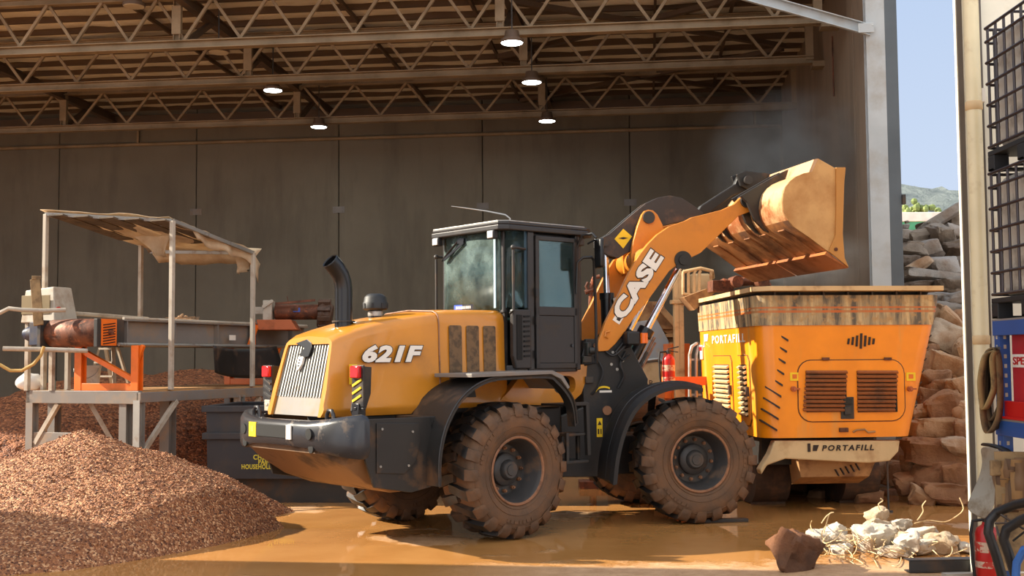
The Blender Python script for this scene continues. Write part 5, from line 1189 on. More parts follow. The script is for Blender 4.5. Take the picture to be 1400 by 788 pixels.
mb = MB(); mb.box(((q0[0]+q1[0])/2+.02, -rd-.005, zc+.03), (.11, .012, .07)); mb.build('blue_tag', paint('blue_tag', (60, 90, 170), .5), mag, smooth=0)
# ================================================================== crusher
_c = at(1046, 560, 14.0)
C = Fr(_c.x, 14.0, 4.7)                       # u along the end face to the right, v along the machine's side, into the depth
crusher = frame_thing('mobile_crusher', 'large orange mobile crusher with muddy hopper rim standing under the raised bucket', 'crusher', C)
def CF(px_, py_, v=0.): u, z = C.lat(px_, py_, v); return u, z
def CS(px_, py_, u=0.): v, z = C.lon(px_, py_, u); return v, z
zb = CF(1100, 599)[1]; zm = CF(1100, 445)[1]; zh = CF(1100, 404)[1]; zf = 2.70
uR0 = CF(1250, 598)[0]; uR1 = CF(1282, 445)[0]; uR2 = CF(1287, 410)[0]; LEN = 2.9
def ring(z, uL, uR, r, n=8, v0=0., v1=LEN):
    pts = []
    for cx, cy, a0 in ((uL+r, v0+r, PI), (uR-r, v0+r, 1.5*PI)):
        for k in range(n+1):
            a = a0+PI/2*k/n; pts.append(V3(cx+r*math.cos(a), cy+r*math.sin(a), z))
    pts += [V3(uR, v1, z), V3(uL, v1, z)]
    return pts
uL0, uL1 = -.03, -.06
r_lo = ring(zb, uL0, uR0, .22); r_md = ring(zm, uL1, uR1, .20); r_hi = ring(zh, uL1-.02, uR2, .16)
mb = MB(); mb.strip(r_lo, r_md, closed=True); mb.add(r_lo, [tuple(range(len(r_lo)))])
body = mb.build('body', M['crusher'], crusher, smooth=50)
# hopper band above the body: mud, two orange lines, dark grey
zs = [zm, zm+(zh-zm)*.42, zm+(zh-zm)*.50, zm+(zh-zm)*.56, zm+(zh-zm)*.62, zh]
def rmix(z): f = (z-zm)/(zh-zm); return [a.lerp(b, f)+V3(0, 0, 0) for a, b in zip(r_md, r_hi)]
off = lambda rr, d: [V3(p.x+d*(-1 if p.x < .5 else 1)*(1 if abs(p.x-.9) > .8 else 0), p.y-(d if p.y < 1 else 0), p.z) for p in rr]
mb = MB()
for k in range(5):
    mb.mat(1 if k in (1, 3) else 0); mb.strip(off(rmix(zs[k]), .012), off(rmix(zs[k+1]), .012), closed=True)
mb.mat(0).strip(off(r_md, .0), off(r_md, .012), closed=True)
mb.build('hopper_band', [M['crusher_band'], M['band_stripe']], crusher, smooth=50)
# recessed collar and wide flange lip
r_a = ring(zh-.01, .02, uR2-.1, .12, v0=.10, v1=LEN-.1); r_b = ring(zf-.05, -.0, uR2-.08, .12, v0=.08, v1=LEN-.1)
mb = MB(); mb.strip(r_a, r_b, closed=True); mb.add(r_hi, [tuple(range(len(r_hi)))])
for k in range(7): mb.box((.15+.3*k, .06, (zh+zf)/2), (.02, .12, zf-zh))
mb.build('hopper_collar', M['dark_steel'], crusher, smooth=40)
fl = [(-.10, LEN-.05), (-.13, .0), (.05, -.16), (uR2-.03, -.14), (uR2+.02, .0), (uR2, LEN-.05)]
fin = [(.12, LEN-.2), (.12, .22), (.2, .14), (uR2-.25, .14), (uR2-.2, .22), (uR2-.2, LEN-.2)]
mb = MB()
def fz(p, z): return V3(p[0], p[1], z)
A_ = [fz(p, zf-.045) for p in fl]; B_ = [fz(p, zf+.01) for p in fl]; C_ = [fz(p, zf-.02) for p in fin]; D_ = [fz(p, zf-.05) for p in fin]
mb.strip(A_, B_, True); mb.strip(B_, C_, True); mb.strip(C_, D_, True); mb.strip(D_, A_, True)
mb.strip(C_, [V3(p.x*.7+.3, p.y*.8+.3, zf-.6) for p in C_], True)
M['flange'] = paint('mud_splashed_flange', (214, 178, 128), .7, dirt=(160, 116, 72), dscale=2.5, lo=.52, hi=.7, bmp=.15)
mb.build('hopper_flange', M['flange'], crusher, smooth=0, bevel=.008)
# end face: engine door with louvres
def face_box(m_, x0, y0, x1, y1, d0, d1):       # block standing proud of the tapered end face
    a, b = CF(x0, y1), CF(x1, y0); m_.box2((a[0], -d1, a[1]), (b[0], -d0, b[1]))
def rrect(x0, y0, x1, y1, r, n=5):
    a, b = CF(x0, y1), CF(x1, y0); pts = []
    for cx, cz, a0 in ((a[0]+r, a[1]+r, PI), (b[0]-r, a[1]+r, 1.5*PI), (b[0]-r, b[1]-r, 0), (a[0]+r, b[1]-r, PI/2)):
        for k in range(n+1): t = a0+PI/2*k/n; pts.append((cx+r*math.cos(t), cz+r*math.sin(t)))
    return pts
seam = paint('dark_door_seam', (96, 56, 20), .6)
mb = MB(); mb.prism(rrect(1091, 491, 1236, 578, .17), lambda a, b, t: V3(a, -t, b), -.01, .006); mb.build('door_seam', seam, body, smooth=0)
mb = MB(); mb.prism(rrect(1092.3, 492.3, 1234.7, 576.7, .16), lambda a, b, t: V3(a, -t, b), -.01, .014); door = mb.build('engine_door', M['crusher'], crusher, smooth=0, bevel=.004)
for x0, x1, lo_y, skew in ((1101, 1157, 565, 3), (1171, 1226, 565, -2)):
    mb = MB(); mb.mat(1); face_box(mb, x0+1, 507, x1-1, lo_y-1, .010, .016); mb.mat(0)
    for k in range(10):
        y = 507+5.7*k; a, b = CF(x0+(-.9*k/2 if skew > 0 else 0), y+2.0), CF(x1-(.9*k/2), y+2.0)
        mb.beam((a[0], -.034, a[1]), (b[0], -.034, b[1]), .040, .022, (0, -.6, 1))
    mb.build('louvre_panel', [paint('dusty_brown_louvre', (150, 88, 48), .5, dirt=(110, 70, 44)), M['dark']], door, smooth=0)
mb = MB(); mb.mat(0); face_box(mb, 1149, 543, 1166, 573, .012, .03); mb.mat(1); face_box(mb, 1152, 545, 1163, 553, .03, .05); mb.mat(0); face_box(mb, 1153, 556, 1161, 567, .03, .06); mb.build('door_latch', [M['dark_steel'], M['black_clean']], door, smooth=0, bevel=.003)
for x in (1128, 1213):
    mb = MB(); face_box(mb, x-5, 489, x+5, 493, .006, .035); mb.build('door_hinge', M['rust'], door, bevel=.004)
mb = MB(); 
for k, (h0, h1) in enumerate(((463, 471), (461, 472), (459, 474), (456, 477), (459, 474), (461, 472), (463, 471))):
    x = 1158+5.7*k; mb.mat(0); a, b = CF(x, h1), CF(x+2.4, h0); mb.prism([(a[0], a[1]), (b[0]-.0, a[1]), (b[0]+.012, b[1]), (a[0]+.012, b[1])], lambda p, q, t: V3(p, -t, q), -.01, .012)
mb.build('bar_emblem', M['decal_dark'], body, smooth=0)
for x0 in (1080, 1239):
    mb = MB(); mb.mat(0); face_box(mb, x0, 509.5, x0+12, 521, -.01, .010); mb.mat(1); face_box(mb, x0+3, 512, x0+9, 518, .010, .013); mb.build('warning_label', [M['yellow'], M['orange']], body, smooth=0)
    mb = MB(); q = CF(x0+4, 532); mb.cyl((q[0], .0, q[1]), (q[0], -.05, q[1]), .032, n=14); mb.cyl((q[0], -.05, q[1]), (q[0], -.075, q[1]), .018, n=10); mb.box((q[0]+.05, -.03, q[1]), (.05, .03, .02)); mb.build('rubber_latch', M['rust_orange'], body)
mb = MB(); face_box(mb, 1147, 585, 1159, 591, -.01, .03); mb.build('handle', M['rust'], body, bevel=.006)
mb = MB(); q0, q1 = CF(1166, 591), CF(1196, 588); mb.tube([V3(q0[0], -.005, q0[1]), V3(q0[0]+.04, -.03, q0[1]+.025), V3((q0[0]+q1[0])/2, -.03, q0[1]+.03), V3((q0[0]+q1[0])/2+.04, -.03, q0[1]-.005), V3(q1[0], -.005, q1[1]-.02)], .012, 8); mb.build('pull_handle', M['mud_steel'], body)
# slanting slots down the rounded corner
mb = MB()
for k in range(9):
    y = 455+15.3*k; x = 1056-1.9*k
    q = CF(x, y, .04); mb.prism([(q[0], q[1]+.03), (q[0]+.17, q[1]-.085), (q[0]+.17, q[1]-.108), (q[0], q[1]+.012)], lambda a, b, t: V3(a, t+ (.075 if a < q[0]+.08 else -.005), b), -.03, .06)
mb.build('corner_slot', M['decal_dark'], body, smooth=0)
mb = MB()
for k in range(8):
    q = CF(1275-3.3*k, 458+16*k); mb.beam((q[0]-.02, -.006, q[1]), (q[0]-.045, -.006, q[1]-.03), .012, .012)
mb.build('edge_slot', M['decal_dark'], body, smooth=0)
# side face: doors with louvres, lettering
def side_uz(z): f = (z-zb)/(zm-zb); return uL0+(uL1-uL0)*f
def sp(v, z, d=0.): return V3(side_uz(z)-d, v, z)
def side_poly(m_, pts, d0, d1): m_.prism(pts, lambda a, b, t: sp(a, b, t), d0, d1)
for (v0, v1) in ((.42, 1.02), (1.22, 2.25)):
    zt0, zt1 = 1.02, 1.90
    o_ = [(v0, zt0+.08), (v0+.08, zt0), (v1-.08, zt0), (v1, zt0+.08), (v1, zt1-.08), (v1-.08, zt1), (v0+.08, zt1), (v0, zt1-.08)]
    mb = MB(); side_poly(mb, o_, -.02, .006); mb.build('door_seam', seam, body, smooth=0)
    i_ = [(a+(.012 if a < (v0+v1)/2 else -.012), b+(.012 if b < 1.4 else -.012)) for a, b in o_]
    mb = MB(); side_poly(mb, i_, -.02, .014); sd = mb.build('side_door', M['crusher'], crusher, smooth=0, bevel=.003)
    mb = MB(); l0, l1 = v0+.12, v1-.16
    mb.mat(1); side_poly(mb, [(l0, zt0+.12), (l1, zt0+.12), (l1, zt1-.12), (l0, zt1-.12)], .01, .016); mb.mat(0)
    for k in range(10):
        z = zt0+.15+.064*k; mb.beam(sp(l0, z, .03), sp(l1, z, .03), .04, .026, (-.6, 0, 1))
    mb.build('louvre_panel', [M['flange'], M['dark']], sd, smooth=0)
    mb = MB(); mb.box(sp(v0+.06, 1.45, .03), (.04, .05, .12)); mb.build('door_latch', M['dark_steel'], sd, smooth=0)
a = sp(2.2, 2.06, .004); text_mesh('PORTAFILL', 'lettering', M['white'], body, a, (0, -1, 0), sp(1, 2, 0)-sp(1, 1, 0), 1.62, .11, .004, bold=.02, spacing=1.25)
mb = MB(); side_poly(mb, [(2.72, 2.02), (2.64, 2.02), (2.64, 2.2), (2.40, 2.2), (2.46, 2.1), (2.62, 2.1)], -.01, .008); mb.build('brand_mark', M['white'], body, smooth=0)
# lower beam with lettering
mb = MB(); pr = [(.12, CF(1062, 603)[1]), (CF(1232, 603)[0], CF(1232, 603)[1]), (CF(1230, 618)[0], CF(1230, 618)[1]), (CF(1218, 631)[0], CF(1218, 631)[1]), (CF(1190, 634)[0], CF(1190, 634)[1]), (CF(1075, 628)[0], CF(1075, 628)[1]), (CF(1050, 637)[0], CF(1050, 637)[1]), (-.05, CF(1030, 650)[1]), (-.07, CF(1030, 643)[1]), (.05, CF(1060, 622)[1])]
mb.prism(pr, lambda a, b, t: V3(a, t+.03, b), 0, .16)
M['beam_cream'] = paint('dusty_cream_beam', (206, 176, 130), .55, dirt=(164, 124, 80), dscale=1.6, lo=.5, hi=.75)
lb = mb.build('lower_beam', M['beam_cream'], crusher, smooth=0, bevel=.015)
a, b_, c = CF(1124, 617, .02), CF(1195, 616, .02), CF(1124, 609, .02)
text_mesh('PORTAFILL', 'lettering', M['decal_dark'], lb, (a[0], .026, a[1]), (1, 0, 0), (0, 0, 1), b_[0]-a[0], c[1]-a[1], .004, shear=.2, bold=.03, spacing=1.3)
mb = MB(); q = CF(1110, 617, .02); mb.prism([(q[0]-.05, q[1]-.01), (q[0]-.015, q[1]-.01), (q[0]-.015, q[1]+.09), (q[0]-.05, q[1]+.09)], lambda p, r, t: V3(p, .026-t, r), 0, .004); mb.prism([(q[0]+.01, q[1]+.0), (q[0]+.06, q[1]+.0), (q[0]+.09, q[1]+.07), (q[0]+.02, q[1]+.07)], lambda p, r, t: V3(p, .026-t, r), 0, .004); mb.build('brand_mark', M['decal_dark'], lb, smooth=0)
# chassis, tracks and tail conveyor underneath
mb = MB(); mb.box2((.1, .5, .55), (uR0-.3, LEN+2.2, zb+.02)); mb.build('chassis', M['black_mud'], crusher, smooth=0)
for u in (.12, 1.28):
    mb = MB(); st = []
    for k in range(40):
        t = 2*PI*k/40; v = (1.55 if math.cos(t) > 0 else -1.55)+.36*math.cos(t); st.append((2.75+v, .37+.36*math.sin(t)))
    mb.prism(st, lambda a, b, t: V3(u+t, a, b), 0, .45)
    for k in range(22): mb.box((u+.225, 1.1+.155*k, .02), (.45, .03, .05))
    mb.build('track', paint('muddy_track', (72, 52, 38), .8, dirt=(112, 76, 48)), crusher, smooth=0)
mb = MB(); mb.add([V3(.5, .25, .42), V3(1.35, .25, .42), V3(1.45, .21, .68), V3(.45, .21, .68), V3(.5, .6, .30), V3(1.35, .6, .30), V3(1.45, .6, .72), V3(.45, .6, .72)], [(0, 1, 2, 3), (4, 7, 6, 5), (0, 4, 5, 1), (1, 5, 6, 2), (2, 6, 7, 3), (3, 7, 4, 0)]); mb.build('tail_chute', M['mud_steel'], crusher, smooth=0)
mb = MB()
for k in range(5): q = CF(1146+7*k, 647-2*k, .2); mb.beam((q[0]-.03, .215, q[1]+.04), (q[0]+.02, .235, q[1]-.04), .025, .01)
mb.build('hazard_stripe', M['decal_dark'], crusher, smooth=0)
mb = MB(); q = CF(1213, 630, .1); mb.cyl((q[0], .1, .02), (q[0], .1, q[1]), .012, n=8); mb.cyl((q[0], .1, .0), (q[0], .1, .02), .05, n=10); mb.build('prop_rod', M['dark_steel'], crusher)
# rear parts seen behind the loader boom: ladder rails, side panel, posts, basket
def CW(px_, py_, Y): return C.loc(at(px_, py_, Y))
mb = MB(); a, b_ = CW(918, 470, 17.5), CW(945, 545, 17.5); mb.box2((a.x, a.y, b_.z-.8), (b_.x, a.y+.6, a.z)); mb.prism([(a.x-.12, b_.z), (a.x, a.z-.02), (a.x, b_.z)], lambda p, q, t: V3(p, a.y+t, q), 0, .5); mb.build('rear_side_panel', M['orange'], crusher, smooth=0, bevel=.01)
for dx in (0, 9):
    mb = MB(); mb.tube([CW(943+dx, 545, 16.9), CW(943+dx, 485, 16.9), CW(946+dx, 474, 16.9), CW(952+dx, 470, 16.9), CW(958+dx, 470, 17.1)], .025, 10); mb.build('ladder_rail', M['steel'], crusher)
mb = MB()
for y in (492, 520, 540): mb.beam(CW(944, y, 16.95), CW(962, y, 16.95), .05, .03)
mb.build('ladder_rung', M['steel'], crusher, smooth=0)
mb = MB(); a, b_ = CW(921, 380, 17.3), CW(937, 520, 17.3); mb.box2((a.x, a.y, b_.z-.3), (a.x+.09, a.y+.1, a.z)); mb.box2((b_.x-.09, a.y, b_.z-.3), (b_.x, a.y+.1, a.z+.1)); mb.box2((a.x-.04, a.y-.02, CW(921, 413, 17.3).z-.03), (b_.x+.05, a.y+.12, CW(921, 413, 17.3).z+.03)); mb.build('corner_post', M['flange'], crusher, smooth=0, bevel=.01)
mb = MB()
for x in (934, 941, 949, 956, 972):
    mb.tube([CW(x, 403, 17.0), CW(x, 374, 17.0), CW(x+2, 370, 17.0)], .022, 8)
mb.tube([CW(934, 372, 17.0), CW(958, 367, 17.0), CW(974, 371, 17.0), CW(975, 380, 17.2)], .026, 8); mb.tube([CW(934, 402, 17.0), CW(950, 404, 17.0), CW(958, 396, 17.0)], .024, 8)
mb.build('guard_basket', M['flange'], crusher)
mb = MB(); a, b_ = CW(946, 374, 17.3), CW(972, 402, 17.3); mb.box2((a.x, a.y, b_.z), (b_.x, a.y+.3, a.z)); mb.build('tank_panel', M['beam_cream'], crusher, smooth=0, bevel=.03)
mb = MB(); pts = [CW(x, y, 16.6) for x, y in ((975, 394), (990, 386), (1004, 388), (1018, 385), (1034, 386), (1046, 384), (1052, 392))]; mb.tube(pts, [.05, .06, .045, .07, .045, .06, .04], 10)
for x in (1005, 1040): p = CW(x, 386, 16.5); mb.cyl(p-V3(0, .15, 0), p+V3(0, .15, 0), .085, n=14)
p = CW(985, 392, 16.6); mb.box((p.x, p.y, p.z), (.3, .3, .16)); mb.build('hydraulic_linkage', M['rust'], crusher, bevel=.006)
mb = MB(); mb.prism([(CW(945, 425, 17).x, CW(945, 425, 17).z), (CW(930, 408, 17).x, CW(930, 408, 17).z), (CW(962, 396, 17).x, CW(962, 396, 17).z), (CW(972, 402, 17).x, CW(972, 402, 17).z)], lambda a, b, t: V3(a, 2.9+t, b), -.1, .25); mb.build('chute_plate', M['mud_steel'], crusher, smooth=0)
mb = MB(); a, b_ = CW(944, 490, 17.), CW(951, 470, 17.); mb.mat(0)
q = sp(2.82, 1.95, .01); mb.box((q.x, q.y, q.z), (.012, .16, .2)); mb.mat(1).box((q.x-.006, q.y, q.z+.05), (.006, .13, .06)); mb.build('safety_label', [M['white'], M['red']], crusher, smooth=0)
ex_ = at(915, 545, 16.3)
def extinguisher(name, loc, h, label, rz=0, wide=.085):
    e = thing(name, label, 'extinguisher', loc, rz); k = h/.5
    m_ = MB(); m_.lathe([(0, 0), (0, wide*.9), (.02*k, wide), (.36*k, wide), (.40*k, wide*.85), (.43*k, wide*.4), (.45*k, wide*.35), (.45*k, 0)], (0, 0, 0), (0, 0, 1), 24); m_.build('cylinder', M['red'], e)
    m_ = MB(); m_.cyl((0, 0, .44*k), (0, 0, .49*k), .03*k, n=12); m_.beam((-.01, 0, .50*k), (.13*k, 0, .53*k), .03*k, .015*k); m_.beam((0, 0, .48*k), (.12*k, 0, .46*k), .03*k, .012*k); m_.build('valve_head', M['dark_steel'], e, bevel=.003)
    m_ = MB(); m_.tube([V3(-.02, 0, .47*k), V3(-.09*k-wide*.3, -.02, .46*k), V3(-wide-.05, -.03, .36*k), V3(-wide-.04, -.03, .15*k), V3(-wide-.02, -.02, .0)], .013*k, 8); m_.build('hose', M['plastic'], e)
    m_ = MB(); m_.lathe([(.22*k, wide+.002), (.30*k, wide+.002)], (0, 0, 0), (0, 0, 1), 24); m_.lathe([(.10*k, wide+.002), (.15*k, wide+.002)], (0, 0, 0), (0, 0, 1), 24); m_.build('label_band', paint('cream_label', (206, 176, 150), .6, dirt=(188, 60, 46), dscale=9, lo=.5, hi=.56), e)
    return e
ef = Fr(0, 0, 0)
e1 = extinguisher('fire_extinguisher', (ex_.x, ex_.y, at(915, 532, 16.3).z), .55, 'red fire extinguisher hung on the crusher beside the loader boom', 0)
mb = MB(); p = C.loc(ex_)
m2 = MB(); m2.box((ex_.x+.0, ex_.y+.16, at(915, 522, 16.3).z), (.10, .16, .3)); m2.box((ex_.x+.35, ex_.y+.35, at(915, 522, 16.3).z), (.8, .1, .12)); o = m2.build('extinguisher_bracket', M['orange'], None, smooth=0); o.parent = crusher; o.matrix_parent_inverse = Matrix.Identity(4)
inv = (Matrix.Translation((C.x, C.y, 0))@Matrix.Rotation(C.a, 4, 'Z')).inverted(); o.matrix_basis = inv
# ---- grey plant behind the loader boom
G = Fr(*(lambda q: (q.x, q.y))(at(880, 520, 18.6)), 4.)
grey = frame_thing('screening_plant', 'grey screening plant with arched cream panel partly hidden behind the loader boom', 'plant', G)
def GP(x, y): return G.lat(x, y, 0)
mb = MB(); mb.prism([GP(x, y) for x, y in ((838, 560), (838, 470), (872, 440), (898, 436), (914, 466), (922, 500), (924, 560))], lambda a, b, t: V3(a, t, b), 0, .5); mb.build('side_frame', paint('bluish_grey_plant', (150, 152, 152), .5, dirt=(176, 150, 116), dscale=2), grey, smooth=0, bevel=.02)
arch = [(868, 560), (868, 520), (874, 505), (884, 497), (898, 495), (906, 500), (908, 560)]
mb = MB(); mb.prism([GP(x, y) for x, y in arch], lambda a, b, t: V3(a, -.03+t, b), 0, .02); pn = mb.build('arched_panel', M['beam_cream'], grey, smooth=0)
a = GP(879, 528); text_mesh('AR', 'sprayed_lettering', paint('sprayed_brown_paint', (70, 44, 30), .8), pn, (a[0], -.032, a[1]), (1, 0, 0), (0, 0, 1), GP(893, 528)[0]-a[0], GP(879, 520)[1]-a[1], .002, bold=.0)
mb = MB(); mb.tube([V3(*(lambda q: (q[0], -.04, q[1]))(GP(x, y))) for x, y in ((864, 560), (864, 520), (871, 502), (884, 493), (900, 491), (910, 498), (912, 520))], .03, 8); mb.build('arch_trim', M['steel'], grey)
mb = MB(); q0, q1 = GP(896, 446), GP(925, 474)
for k in range(3): mb.box(((q0[0]+q1[0])/2, .2, q0[1]-.02-.13*k), (abs(q1[0]-q0[0]), .3, .05))
mb.box(((q0[0]+q1[0])/2, .3, (q0[1]+q1[1])/2), (abs(q1[0]-q0[0]), .2, .34)); mb.build('side_vent', M['mud_steel'], grey, smooth=0)
mb = MB()
mb.prism([GP(x, y) for x, y in ((850, 445), (878, 412), (906, 412), (926, 450), (922, 462), (890, 440))], lambda a, b, t: V3(a, .1+t, b), 0, .6); mb.beam(V3(*(lambda q: (q[0], -.02, q[1]))(GP(896, 415))), V3(*(lambda q: (q[0], -.02, q[1]))(GP(930, 452))), .09, .1); mb.beam(V3(*(lambda q: (q[0], -.05, q[1]))(GP(876, 418))), V3(*(lambda q: (q[0], -.05, q[1]))(GP(846, 452))), .08, .08); mb.build('feed_chute', M['mud_steel'], grey, smooth=0, bevel=.01)
mb = MB(); mb.box2((-.5, .0, 0), (.7, .6, .95)); mb.build('base', M['dark_steel'], grey, smooth=0)
# rusty hydraulic lever seen between cab and boom
hv = thing('lever_stand', 'rusty lever stand with curved pipes behind the cab handrail', 'stand', (at(812, 470, 17.2).x, 17.2, 0))
mb = MB(); L0 = at(812, 470, 17.2)
def HL(x, y): p = at(x, y, 17.2); return V3(p.x-L0.x, 0, p.z)
mb.tube([HL(806, 440), HL(808, 392), HL(812, 380), HL(820, 378)], .03, 8); mb.tube([HL(800, 400), HL(812, 396), HL(824, 400), HL(822, 430)], .035, 8); mb.tube([HL(804, 386), HL(801, 392), HL(805, 400)], .02, 8); mb.build('pipes', M['rust'], hv)
mb = MB(); mb.tube([HL(808, 440), V3(HL(808, 440).x, 0, 0)], .05, 8); mb.box((HL(808, 440).x, 0, .05), (.4, .4, .1)); mb.build('post', M['rust'], hv)
# ================================================================== rubble, right edge, distance
def rock_mb(size, seed, box=.5, rough=.18, n=34, m=20):
    mb = MB(); mb.ball((0, 0, 0), 1, n, m); s = Vector((seed*3.1, seed*1.7, seed*.9)); out = []
    for v in mb.v:
        p = Vector(v)
        q = Vector([math.copysign(abs(c)**box, c) for c in p]); q *= 1/max(abs(q.x), abs(q.y), abs(q.z), .6)**.35
        d = 1+rough*(noise.noise(p*1.3+s)*1.2+.5*noise.noise(p*3.1+s)+.34*noise.noise(p*7+s)+.16*noise.noise(p*17+s))
        # a few flat breaks
        for k in range(3):
            a = Vector((math.sin(seed*5+k*2.1), math.cos(seed*3+k*1.3), math.sin(seed*2+k*4))).normalized(); t = q.dot(a)
            if t > .78: q -= a*(t-.78)*.85
        q *= d; out.append((q.x*size[0]/2, q.y*size[1]/2, q.z*size[2]/2))
    mb.v = out; return mb
def rockmat(name, c, c2, mud, lo, hi):
    m, nt, b = new_mat(name); v = texco(nt)
    o = mixc(nt, ramp(nt, noise_tex(nt, v, 3, 7, .65), .35, .65), lin(c), lin(c2)); o = mixc(nt, ramp(nt, noise_tex(nt, v, 1.4, 5, .6), lo, hi), o, lin(mud))
    nt.links.new(o, b.inputs['Base Color']); b.inputs['Roughness'].default_value = .85; bump(nt, b, noise_tex(nt, v, 9, 9, .7), .8, .05); return m
RM = [rockmat('muddy_concrete_block', (184, 148, 112), (204, 172, 136), (150, 108, 72), .45, .65), rockmat('brown_mud_block', (160, 116, 80), (182, 140, 102), (130, 90, 60), .45, .6), rockmat('pale_concrete_block', (188, 166, 140), (168, 140, 112), (146, 108, 74), .5, .7), rockmat('grey_concrete_block', (146, 140, 132), (172, 164, 154), (126, 108, 92), .52, .7)]
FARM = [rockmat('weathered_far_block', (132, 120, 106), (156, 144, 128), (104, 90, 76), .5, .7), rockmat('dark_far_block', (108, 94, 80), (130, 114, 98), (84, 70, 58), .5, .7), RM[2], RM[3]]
# (px, py, w px, h px, depth, material, tilt)
blocks = [(1305, 466, 56, 42, 17.4, 2, -.55), (1297, 500, 50, 30, 16.6, 0, -.3), (1281, 521, 40, 26, 16.3, 1, .1), (1316, 534, 32, 30, 16.0, 0, .2), (1291, 537, 42, 28, 16.2, 1, -.2), (1270, 543, 28, 24, 16.1, 1, .0), (1269, 566, 36, 24, 15.9, 0, .1), (1297, 559, 44, 36, 15.8, 1, .25), (1321, 564, 24, 26, 15.6, 0, 0), (1285, 587, 70, 30, 15.6, 0, -.06), (1320, 590, 26, 28, 15.4, 1, .1), (1285, 620, 76, 38, 15.3, 1, -.04), (1313, 612, 42, 24, 15.1, 2, .05), (1246, 612, 30, 24, 16.5, 1, .2), (1238, 626, 36, 24, 16.4, 1, -.2), (1256, 636, 30, 26, 15.5, 0, .3), (1291, 652, 64, 32, 15.1, 1, .0), (1231, 648, 46, 30, 16.3, 0, -.1), (1204, 644, 32, 24, 16.3, 2, .15), (1251, 664, 42, 24, 15.2, 1, .1), (1313, 653, 34, 34, 14.9, 1, .2), (1300, 678, 56, 26, 14.8, 1, -.05), (1262, 684, 34, 24, 14.9, 0, -.5), (1302, 440, 46, 26, 18.4, 0, -.6), (1300, 424, 44, 18, 19.2, 0, -.1), (1313, 409, 34, 18, 19.8, 3, .1), (1283, 406, 40, 12, 20.3, 3, -.05), (1304, 388, 36, 18, 21, 0, 0), (1278, 380, 96, 14, 21.6, 3, -.12), (1289, 363, 46, 24, 22.4, 3, .05), (1254, 367, 44, 14, 22.2, 2, .55), (1293, 324, 26, 34, 24, 0, .2), (1290, 300, 70, 12, 25, 3, .55), (1250, 342, 40, 18, 23.5, 0, -.1), (1270, 338, 30, 18, 23.6, 3, .2), (1262, 322, 30, 18, 24.3, 0, .1), (1243, 325, 26, 16, 24.4, 3, -.3), (1312, 338, 30, 18, 23.6, 1, .1), (1308, 316, 26, 16, 24.6, 3, -.2), (1314, 298, 24, 20, 25.4, 0, .2), (1302, 291, 22, 14, 25.6, 3, .5), (1276, 307, 30, 12, 25, 0, .3), (1312, 364, 24, 16, 22.6, 1, .2), (1246, 356, 24, 14, 23, 1, 0), (1270, 452, 40, 20, 18.4, 0, .1), (1268, 486, 34, 24, 17.2, 1, .1), (1262, 512, 26, 22, 16.9, 1, 0), (1258, 586, 26, 24, 16.0, 1, .2), (1250, 436, 40, 20, 19.2, 1, .1), (1262, 420, 34, 14, 20, 0, .2), (1320, 436, 30, 22, 18.6, 1, .1), (1322, 480, 26, 30, 16.9, 0, .3), (1254, 392, 34, 14, 21.3, 1, .1)]
special = {0: 'large pale sloping concrete slab high in the rubble stack right of the crusher', 11: 'widest muddy block across the lower rubble stack right of the crusher', 28: 'long grey concrete slab lying flat near the top of the rubble behind the crusher', 29: 'pale grey upright slab resting on the long flat slab in the far rubble', 30: 'tan concrete post leaning at the left of the far rubble', 31: 'dark upright block at the middle of the far rubble heap', 32: 'long broken beam sloping along the skyline of the far rubble', 18: 'pale stone block on the mud below the right end of the crusher beam', 22: 'leaning muddy block at the foot of the rubble stack on the mud'}
rr = random.Random(11)
for i, (x, y, wpx, hpx, Y, mi, tilt) in enumerate(blocks):
    p = at(x, y, Y); s = Y/F; sx, sz = wpx*s*1.12, hpx*s*1.15; sy = max(sz*1.1, min(sx, .9)*.9)
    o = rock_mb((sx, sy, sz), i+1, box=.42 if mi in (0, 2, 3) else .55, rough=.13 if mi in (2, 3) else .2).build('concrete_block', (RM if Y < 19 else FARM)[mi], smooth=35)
    p.y += sy*.3; p.z -= .1 if i == 40 else 0; o.location = p; o.rotation_euler = (rr.uniform(-.15, .15), -tilt, rr.uniform(-.25, .25))
    if i in special: tag(o, special[i], 'rubble block', 'broken concrete blocks right of the crusher')
    else:
        near = Y < 19; col_ = 0 if x < 1262 else 1 if x < 1301 else 2
        mates = sorted([b[1] for k_, b in enumerate(blocks) if k_ not in special and (b[4] < 19) == near and (0 if b[0] < 1262 else 1 if b[0] < 1301 else 2) == col_], reverse=True)
        w1 = (('muddy tan', 'brown', 'pale', 'grey') if near else ('tan-grey', 'dark', 'pale', 'grey'))[mi]; place = (('beside the crusher', 'in the middle', 'beside the white wall') if near else ('beside the slate grey column', 'in the middle', 'beside the white wall'))[col_]
        tag(o, w1+' broken block '+place+' of the '+('near stack, ' if near else 'far heap, ')+ORD[mates.index(y)]+' from bottom', 'rubble block', 'broken concrete blocks right of the crusher' if near else 'broken concrete blocks in the far heap')
